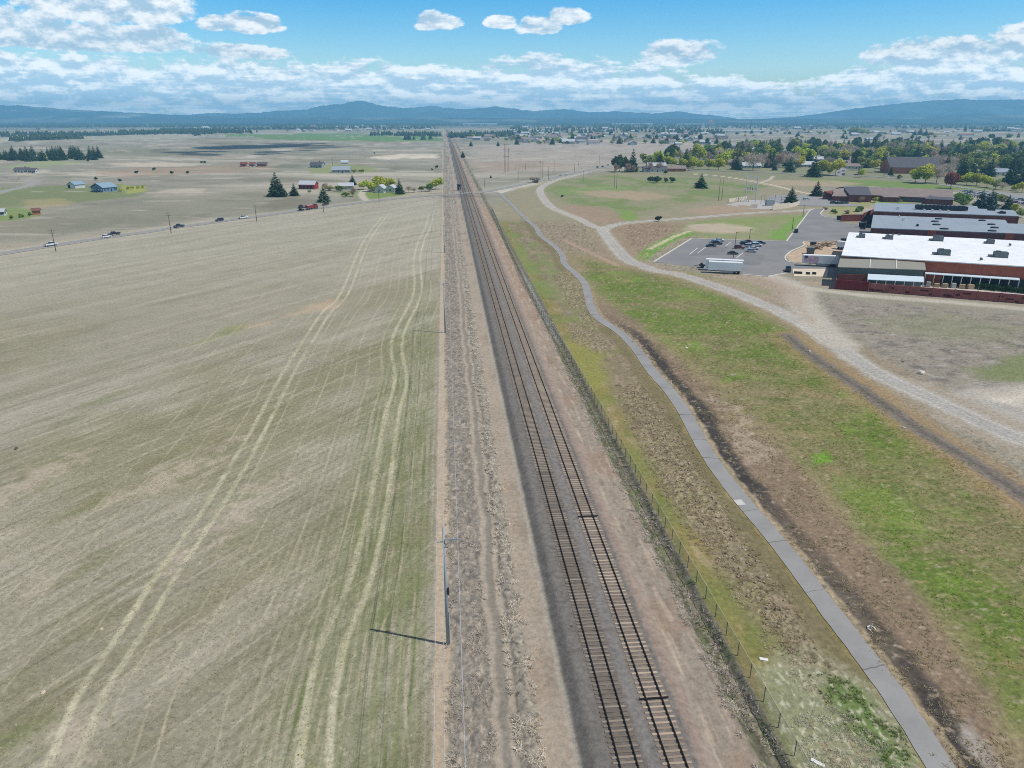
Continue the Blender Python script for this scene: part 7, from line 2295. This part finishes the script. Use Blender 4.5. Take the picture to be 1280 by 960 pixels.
M_RUB = leaf_mat('rubble_stone', (176, 158, 138), 0, .25, .6)
M_RUBP = leaf_mat('pale_rubble', (196, 180, 160), 0, .2, .6)
for i, q in enumerate(([(690, 345), (712, 338), (735, 372), (745, 408), (728, 400), (705, 372)], [(708, 408), (738, 402), (765, 432), (748, 440), (722, 430)], [(778, 492), (800, 486), (842, 532), (905, 642), (985, 747), (1000, 798), (975, 798), (930, 743), (880, 678), (838, 610)])):
    pts = poly_pts(q, [600, 220, 1700][i], 31 + i, .04, 1.8); stones('rubble', pts, .05, .22, M_RUB, 33 + i)
    pts = poly_pts(q, [300, 120, 500][i], 41 + i, .0, 2.5); stones('pale_rubble', pts, .06, .2, M_RUBP, 43 + i)

# ================================================================== HILLS
TOP_Z = 120.0


def hills(name, dist, depth, prof, base_px, seed, rgb, rgb2, rough_=1.0, x_pad=250, snow=None):
    """heightfield range: prof = [(px, py)] skyline as surveyed; crest stands at dist"""
    prof = np.array(prof, float)
    px = np.linspace(prof[0, 0], prof[-1, 0], 640)
    py = np.interp(px, prof[:, 0], prof[:, 1])
    py = py + 0.7 * rough_ * perlin(px / 26, px * 0 + seed, seed) + 0.5 * rough_ * perlin(px / 4, px * 0 + seed + 3, seed) + 0.9 * rough_ * perlin(px / 9, px * 0 + seed + 3, seed)
    tanu = (px - 640) / 949.0
    tanv = (148 - py) / 949.0 * CT * 1.0
    nj = 46
    q = np.linspace(0, 1, nj)
    V = np.zeros((len(px), nj, 3), np.float32)
    for j, k in enumerate(q):
        yy = dist - depth * (1 - k)                       # foot to crest
        x = tanu * yy
        crest = EYE + dist * tanv * 1.0
        shape = k ** 1.15
        n = fbm(x / 1500 + seed, np.full_like(x, yy) / 1500, 5, seed)
        rid = 1 - np.abs(fbm(x / 900 + 7, np.full_like(x, yy) / 2400, 4, seed + 9)) * 2.2
        z = crest * shape * (1 + (0.5 * n + 0.45 * (rid - 0.6)) * (1 - k) * 1.8)
        V[:, j] = np.stack([x, np.full_like(x, yy), np.maximum(z, -4)], -1)
    # far side falls away
    back = V[:, -1].copy(); back[:, 1] += depth * 0.6; back[:, 0] *= (dist + depth * .6) / dist; back[:, 2] = -5
    V = np.concatenate([V, back[:, None]], 1)
    nj += 1
    i = np.arange(len(px) - 1)[:, None] * nj + np.arange(nj - 1)[None]
    Fc = np.stack([i, i + nj, i + nj + 1, i + 1], -1).reshape(-1, 4)
    m, nt, b = new_mat(name + '_cover')
    b.inputs['Roughness'].default_value = 1.0; b.inputs['Specular IOR Level'].default_value = 0.0
    tc = nd(nt, 'ShaderNodeTexCoord')
    no = nd(nt, 'ShaderNodeTexNoise'); no.inputs['Scale'].default_value = 0.0011; no.inputs['Detail'].default_value = 8; no.inputs['Roughness'].default_value = 0.65
    nt.links.new(tc.outputs['Object'], no.inputs['Vector'])
    rp_ = nd(nt, 'ShaderNodeMapRange'); rp_.inputs['From Min'].default_value = 0.50; rp_.inputs['From Max'].default_value = 0.64; rp_.interpolation_type = 'SMOOTHSTEP'
    nt.links.new(no.outputs['Fac'], rp_.inputs['Value'])
    mx = nd(nt, 'ShaderNodeMix'); mx.data_type = 'RGBA'
    mx.inputs['A'].default_value = (*lin(*rgb), 1); mx.inputs['B'].default_value = (*lin(*rgb2), 1)
    nt.links.new(rp_.outputs['Result'], mx.inputs['Factor'])
    cur = mx.outputs['Result']
    if snow:
        sp = nd(nt, 'ShaderNodeSeparateXYZ'); nt.links.new(tc.outputs['Object'], sp.inputs[0])
        ad = nd(nt, 'ShaderNodeMath', operation='MULTIPLY_ADD'); ad.inputs[1].default_value = 60; nt.links.new(no.outputs['Fac'], ad.inputs[0]); nt.links.new(sp.outputs['Z'], ad.inputs[2])
        sr = nd(nt, 'ShaderNodeMapRange'); sr.inputs['From Min'].default_value = snow; sr.inputs['From Max'].default_value = snow + 14
        nt.links.new(ad.outputs[0], sr.inputs['Value'])
        m2 = nd(nt, 'ShaderNodeMix'); m2.data_type = 'RGBA'; m2.inputs['B'].default_value = (0.8, 0.82, 0.85, 1)
        nt.links.new(sr.outputs['Result'], m2.inputs['Factor']); nt.links.new(cur, m2.inputs['A']); cur = m2.outputs['Result']
    nt.links.new(cur, b.inputs['Base Color'])
    global TOP_Z
    TOP_Z = max(TOP_Z, float(V[..., 2].max()))
    o = np_mesh(name, V.reshape(-1, 3), Fc, m, smooth_sh=True)
    o['kind'] = 'structure'
    return o


hills('hills', 9800, 1300, [(-420, 134), (-120, 130), (0, 131.5), (30, 132), (80, 136.5), (130, 139), (200, 142.5), (280, 146.5), (330, 149.5)], 150, 3, (40, 54, 50), (140, 144, 138), 0.8)
hills('hills', 12600, 1900, [(130, 150), (200, 147), (260, 141.5), (300, 142), (345, 139), (385, 136.5), (402, 133), (418, 130.5), (432, 129.5), (444, 126.5), (452, 126), (462, 128), (478, 131.5), (505, 135.5), (528, 133.5), (540, 131.5), (556, 135), (580, 136.5), (620, 133),
                     (640, 136), (668, 138.5), (704, 136.5), (735, 140), (770, 139.5), (815, 141.5), (848, 139.5), (880, 143), (925, 148.5), (990, 150)], 150, 5, (44, 60, 58), (84, 98, 96), 0.9, snow=352)
hills('hills', 12100, 1900, [(930, 150), (1000, 145.5), (1040, 139.5), (1080, 134), (1120, 129.5), (1165, 125.5), (1195, 124), (1230, 125.5), (1270, 124.5), (1330, 125.5), (1480, 129), (1700, 138)], 150, 8, (46, 62, 60), (84, 98, 96), 0.8)
hills('hills', 8900, 800, [(-400, 147), (0, 147.5), (120, 147), (240, 148), (330, 147), (420, 146.5), (520, 147), (640, 147.5), (760, 148), (900, 148.5), (1000, 149), (1130, 147.5), (1180, 143.5), (1215, 142), (1260, 143.5), (1320, 143), (1500, 146), (1700, 148)], 150, 11, (42, 54, 48), (120, 118, 104), 0.5)

# ================================================================== ONE CLOUD OVERHEAD, the one that shades the far-left plain
def cloud():
    sd_ = Vector((0.510, -0.143, 0.848)).normalized()
    gx, gy = W(334, 184.6)
    hgt = 1150.0
    c = Vector((gx, gy, 0)) + sd_ * (hgt / sd_.z)
    bm = bmesh.new()
    for k in range(16):
        a, r_ = random.random() * 6.28, math.sqrt(random.random())
        x, y = r_ * math.cos(a) * 95, r_ * math.sin(a) * 165
        s = random.uniform(38, 66) * (1.1 - 0.4 * r_)
        M = Matrix.Translation((x, y, s * .35)) @ Matrix.Diagonal((s, s * 1.25, s * .62, 1))
        bmesh.ops.create_icosphere(bm, subdivisions=3, radius=1, matrix=M)
    for k in range(26):
        a, r_ = random.random() * 6.28, random.uniform(.95, 1.5)
        s = random.uniform(8, 26)
        bmesh.ops.create_icosphere(bm, subdivisions=2, radius=1, matrix=Matrix.Translation((r_ * math.cos(a) * 105, r_ * math.sin(a) * 180, s * .4)) @ Matrix.Diagonal((s * 1.5, s, s * .5, 1)))
    for v_ in bm.verts:
        p = v_.co
        n = fbm(np.array([p.x / 26 + p.z / 40]), np.array([p.y / 26 - p.z / 33]), 3, 77)[0]
        v_.co = p + p.normalized() * float(n) * 14
        v_.co.z = max(v_.co.z, 0)
    me = bpy.data.meshes.new('cloud'); bm.to_mesh(me); bm.free()
    cm_, cn_, cb_ = new_mat('cloud_vapour')
    cb_.inputs['Base Color'].default_value = (0.9, 0.91, 0.93, 1); cb_.inputs['Roughness'].default_value = 1.0
    ctr = nd(cn_, 'ShaderNodeBsdfTransparent'); cmx = nd(cn_, 'ShaderNodeMixShader'); cmx.inputs['Fac'].default_value = 0.6
    cn_.links.new(ctr.outputs[0], cmx.inputs[1]); cn_.links.new(cb_.outputs[0], cmx.inputs[2]); cn_.links.new(cmx.outputs[0], cn_.nodes['Material Output'].inputs['Surface'])
    me.materials.append(cm_)
    o = bpy.data.objects.new('cloud', me); col.objects.link(o); o.location = c; o['kind'] = 'structure'


cloud()

# ================================================================== CAMERA, LIGHT, SKY, AIR
def setup_view():
    cd = bpy.data.cameras.new('camera')
    cam = bpy.data.objects.new('camera', cd)
    col.objects.link(cam)
    cam.location = (0, 0, EYE)
    cam.rotation_euler = (math.pi / 2 - PITCH, 0, 0)
    cd.sensor_fit = 'HORIZONTAL'
    cd.sensor_width = 36.0
    cd.lens = 36.0 * FOC / 1280.0
    cd.clip_start = 0.5
    cd.clip_end = 200000
    scene.camera = cam

    sun_dir = Vector((0.510, -0.143, 0.848)).normalized()
    ld = bpy.data.lights.new('sun', 'SUN')
    ld.energy = 3.75
    ld.angle = math.radians(0.53)
    ld.color = (1.0, 0.955, 0.88)
    lo = bpy.data.objects.new('sun', ld)
    col.objects.link(lo)
    lo.rotation_euler = sun_dir.to_track_quat('Z', 'Y').to_euler()
    lo.location = sun_dir * 300

    w = bpy.data.worlds.new('World')
    scene.world = w
    w.use_nodes = True
    nt = w.node_tree
    nt.nodes.clear()
    out = nd(nt, 'ShaderNodeOutputWorld')
    sky = nd(nt, 'ShaderNodeTexSky')
    sky.sky_type = 'NISHITA'
    sky.sun_disc = False
    sky.sun_elevation = math.asin(sun_dir.z)
    sky.sun_rotation = math.atan2(sun_dir.x, sun_dir.y)
    sky.altitude = 600
    sky.air_density = 1.0
    sky.dust_density = 0.3
    sky.ozone_density = 1.6
    bg = nd(nt, 'ShaderNodeBackground'); bg.inputs['Strength'].default_value = 0.15

    hsv = nd(nt, 'ShaderNodeHueSaturation'); hsv.inputs['Saturation'].default_value = 1.75; hsv.inputs['Hue'].default_value = 0.5
    nt.links.new(sky.outputs[0], hsv.inputs['Color']); nt.links.new(hsv.outputs[0], bg.inputs['Color'])
    # ---- clouds, by direction: u = tangent of the bearing, v = tangent of the elevation
    def pv(px, py):
        return ((px - 640) / 949.0, (148 - py) / 949.0 * 0.89)
    geo = nd(nt, 'ShaderNodeNewGeometry')
    neg = nd(nt, 'ShaderNodeVectorMath', operation='SCALE'); neg.inputs['Scale'].default_value = -1.0
    nt.links.new(geo.outputs['Incoming'], neg.inputs[0])
    sep = nd(nt, 'ShaderNodeSeparateXYZ'); nt.links.new(neg.outputs['Vector'], sep.inputs[0])

    def mth(op, a, b=None, c=None, tree=nt, clamp=False):
        n = nd(tree, 'ShaderNodeMath', operation=op); n.use_clamp = clamp
        for i, q in enumerate((a, b, c)):
            if q is None: continue
            if isinstance(q, (int, float)): n.inputs[i].default_value = q
            else: tree.links.new(q, n.inputs[i])
        return n.outputs[0]
    u = mth('DIVIDE', sep.outputs['X'], mth('MAXIMUM', sep.outputs['Y'], 0.05))
    hyp = mth('SQRT', mth('ADD', mth('MULTIPLY', sep.outputs['X'], sep.outputs['X']), mth('MULTIPLY', sep.outputs['Y'], sep.outputs['Y'])))
    v = mth('DIVIDE', sep.outputs['Z'], mth('MAXIMUM', hyp, 0.05))
    comb = nd(nt, 'ShaderNodeCombineXYZ'); nt.links.new(u, comb.inputs[0]); nt.links.new(v, comb.inputs[1])

    def gnoise(x, y, off, detail, rough):
        cb = nd(nt, 'ShaderNodeCombineXYZ'); cb.inputs[2].default_value = off
        for k_, q in ((0, x), (1, y)):
            if isinstance(q, (int, float)): cb.inputs[k_].default_value = q
            else: nt.links.new(q, cb.inputs[k_])
        n = nd(nt, 'ShaderNodeTexNoise'); n.inputs['Scale'].default_value = 1.0; n.inputs['Detail'].default_value = detail; n.inputs['Roughness'].default_value = rough
        nt.links.new(cb.outputs[0], n.inputs['Vector'])
        return n.outputs['Fac']
    # cumulus heaps: centre px, py, half width, half height, weight
    masses = [(150, 24, 135, 38, 1.0), (45, 4, 110, 30, .6), (20, 54, 110, 34, 1.0), (110, 62, 130, 26, .85), (325, 37, 46, 20, 1.0), (283, 38, 26, 15, .95),
              (549, 29, 34, 18, 1.0), (629, 28, 24, 14, 1.0), (671, 33, 32, 19, 1.0), (708, 22, 30, 16, 1.0), (310, 70, 80, 16, .85),
              (845, 70, 60, 26, .95), (1165, 80, 110, 28, 1.0), (1275, 66, 75, 30, 1.0), (1090, 100, 90, 18, .7), (190, 60, 80, 24, 1.0)]
    acc = None
    for (px, py, hw, hh, wt) in masses:
        cu, cv = pv(px, py)
        ku, kv = 949.0 / hw, 949.0 / hh / 0.89
        du = mth('MULTIPLY_ADD', u, ku, -cu * ku)
        dv = mth('MULTIPLY_ADD', v, kv, -cv * kv)
        dv = mth('MAXIMUM', dv, mth('MULTIPLY', dv, -1.7))
        rr = mth('MULTIPLY_ADD', du, du, mth('MULTIPLY', dv, dv))
        e = mth('MULTIPLY_ADD', rr, -wt, wt)
        acc = e if acc is None else mth('MAXIMUM', acc, e)
    acc = mth('MAXIMUM', acc, -0.5)
    # the long bank over the hills: its top wanders and dips towards the right
    top0 = pv(0, 68)[1]
    wander = mth('MULTIPLY', mth('SUBTRACT', gnoise(mth('MULTIPLY', u, 7.0), 0.0, 9.0, 4, 0.55), 0.5), 0.045)
    dip = mth('MULTIPLY', mth('SUBTRACT', 1.0, mth('ABSOLUTE', mth('MULTIPLY_ADD', u, 1 / 0.17, -0.36 / 0.17)), clamp=True), 0.032)
    bt = mth('SUBTRACT', mth('ADD', top0, wander), dip)
    bank = mth('MINIMUM', mth('MULTIPLY', mth('SUBTRACT', bt, v), 30.0), 1.0)
    bank = mth('MULTIPLY', bank, mth('MULTIPLY_ADD', v, 7.0, 0.55, clamp=True))
    shape = mth('MAXIMUM', mth('MULTIPLY', acc, 0.58), mth('MAXIMUM', mth('MULTIPLY', bank, 0.60), -0.4))
    inv = mth('DIVIDE', 1.0, mth('MAXIMUM', mth('ADD', v, 0.05), 0.02))

    def billow(du, dv):
        """puffs seen side on, layered more and more closely towards the horizon"""
        uu = mth('ADD', u, du) if du else u
        vv = mth('ADD', v, dv) if dv else v
        iv = mth('DIVIDE', 1.0, mth('MAXIMUM', mth('ADD', vv, 0.05), 0.02))
        dk = gnoise(mth('MULTIPLY', uu, 16.0), mth('MULTIPLY', iv, 1.15), 1.7, 5, 0.56)
        pf = gnoise(mth('MULTIPLY', uu, 30.0), mth('MULTIPLY', vv, 66.0), 3.3, 6, 0.60)
        return mth('MULTIPLY_ADD', dk, 0.70, mth('MULTIPLY', pf, 0.98))
    n0 = billow(0, 0)
    n1_ = billow(0.003, 0.0075)
    d0 = mth('SUBTRACT', mth('ADD', shape, n0), 0.935)
    gap = mth('SUBTRACT', n0, n1_)
    cover = nd(nt, 'ShaderNodeMapRange'); cover.interpolation_type = 'SMOOTHSTEP'
    cover.inputs['From Min'].default_value = 0.0; cover.inputs['From Max'].default_value = 0.20
    nt.links.new(d0, cover.inputs['Value'])
    # thin rims shine, thick middles and undersides go grey
    lit = mth('MULTIPLY_ADD', gap, 2.3, 0.66)
    lit = mth('MULTIPLY_ADD', mth('MINIMUM', d0, 0.5), -0.55, lit)
    litc = nd(nt, 'ShaderNodeMapRange'); litc.inputs['From Min'].default_value = 0.15; litc.inputs['From Max'].default_value = 0.9
    litc.interpolation_type = 'SMOOTHSTEP'
    nt.links.new(lit, litc.inputs['Value'])
    cm = nd(nt, 'ShaderNodeMix'); cm.data_type = 'RGBA'
    cm.inputs['A'].default_value = (0.50, 0.67, 0.82, 1)
    cm.inputs['B'].default_value = (1.2, 1.2, 1.18, 1)
    nt.links.new(litc.outputs['Result'], cm.inputs['Factor'])
    bgc = nd(nt, 'ShaderNodeBackground'); bgc.inputs['Strength'].default_value = 1.0
    nt.links.new(cm.outputs['Result'], bgc.inputs['Color'])
    low = mth('MULTIPLY_ADD', v, -1 / 0.075, 1.0, clamp=True)
    nt.links.new(mth('MULTIPLY_ADD', low, 0.9, 1.0), bgc.inputs['Strength'])
    mx = nd(nt, 'ShaderNodeMixShader')
    front = mth('GREATER_THAN', sep.outputs['Y'], 0.06)
    # unseen broken cloud added overhead and behind, to neutralise the blue fill light
    hn_ = nd(nt, 'ShaderNodeTexNoise'); hn_.inputs['Scale'].default_value = 2.6; hn_.inputs['Detail'].default_value = 4
    nt.links.new(neg.outputs['Vector'], hn_.inputs['Vector'])
    hi = nd(nt, 'ShaderNodeMapRange'); hi.interpolation_type = 'SMOOTHSTEP'
    hi.inputs['From Min'].default_value = 0.36; hi.inputs['From Max'].default_value = 0.52
    nt.links.new(hn_.outputs['Fac'], hi.inputs['Value'])
    up = nd(nt, 'ShaderNodeMapRange'); up.interpolation_type = 'SMOOTHSTEP'
    up.inputs['From Min'].default_value = 0.17; up.inputs['From Max'].default_value = 0.34
    nt.links.new(sep.outputs['Z'], up.inputs['Value'])
    bgh = nd(nt, 'ShaderNodeBackground'); bgh.inputs['Color'].default_value = (0.23, 0.22, 0.20, 1)
    mxh = nd(nt, 'ShaderNodeMixShader')
    nt.links.new(mth('MULTIPLY', mth('MULTIPLY', hi.outputs['Result'], up.outputs['Result']), 0.85), mxh.inputs['Fac'])
    nt.links.new(mth('MULTIPLY', mth('MULTIPLY', cover.outputs['Result'], 0.93), front), mx.inputs['Fac'])
    nt.links.new(bg.outputs[0], mx.inputs[1]); nt.links.new(bgc.outputs[0], mx.inputs[2])
    nt.links.new(mx.outputs[0], mxh.inputs[1]); nt.links.new(bgh.outputs[0], mxh.inputs[2]); nt.links.new(mxh.outputs[0], out.inputs['Surface'])

    # ---- the air
    hz = MB().box((0, 7200, (TOP_Z + 12 - 9) / 2), (34000, 15600, TOP_Z + 12 + 9)).build('haze', [])
    hz['kind'] = 'stuff'
    hm = bpy.data.materials.new('haze'); hm.use_nodes = True
    hn = hm.node_tree; hn.nodes.clear()
    pvn = nd(hn, 'ShaderNodeVolumePrincipled')
    pvn.inputs['Color'].default_value = (0.30, 0.68, 1.0, 1)
    pvn.inputs['Density'].default_value = HAZE_DENSITY
    pvn.inputs['Anisotropy'].default_value = 0.0
    ho = nd(hn, 'ShaderNodeOutputMaterial')
    hn.links.new(pvn.outputs[0], ho.inputs['Volume'])
    hz.data.materials.append(hm)

    scene.view_settings.view_transform = 'Standard'
    scene.view_settings.look = 'None'
    scene.view_settings.exposure = 0.0
    scene.view_settings.gamma = 1.0
    scene.view_settings.use_curve_mapping = False
    scene.render.engine = 'CYCLES'
    scene.cycles.pixel_filter_type = 'BLACKMAN_HARRIS'
    scene.cycles.filter_width = 1.0
    scene.cycles.max_bounces = 6
    scene.cycles.volume_bounces = 4
    scene.cycles.use_denoising = False


HAZE_DENSITY = 1.3e-4
setup_view()
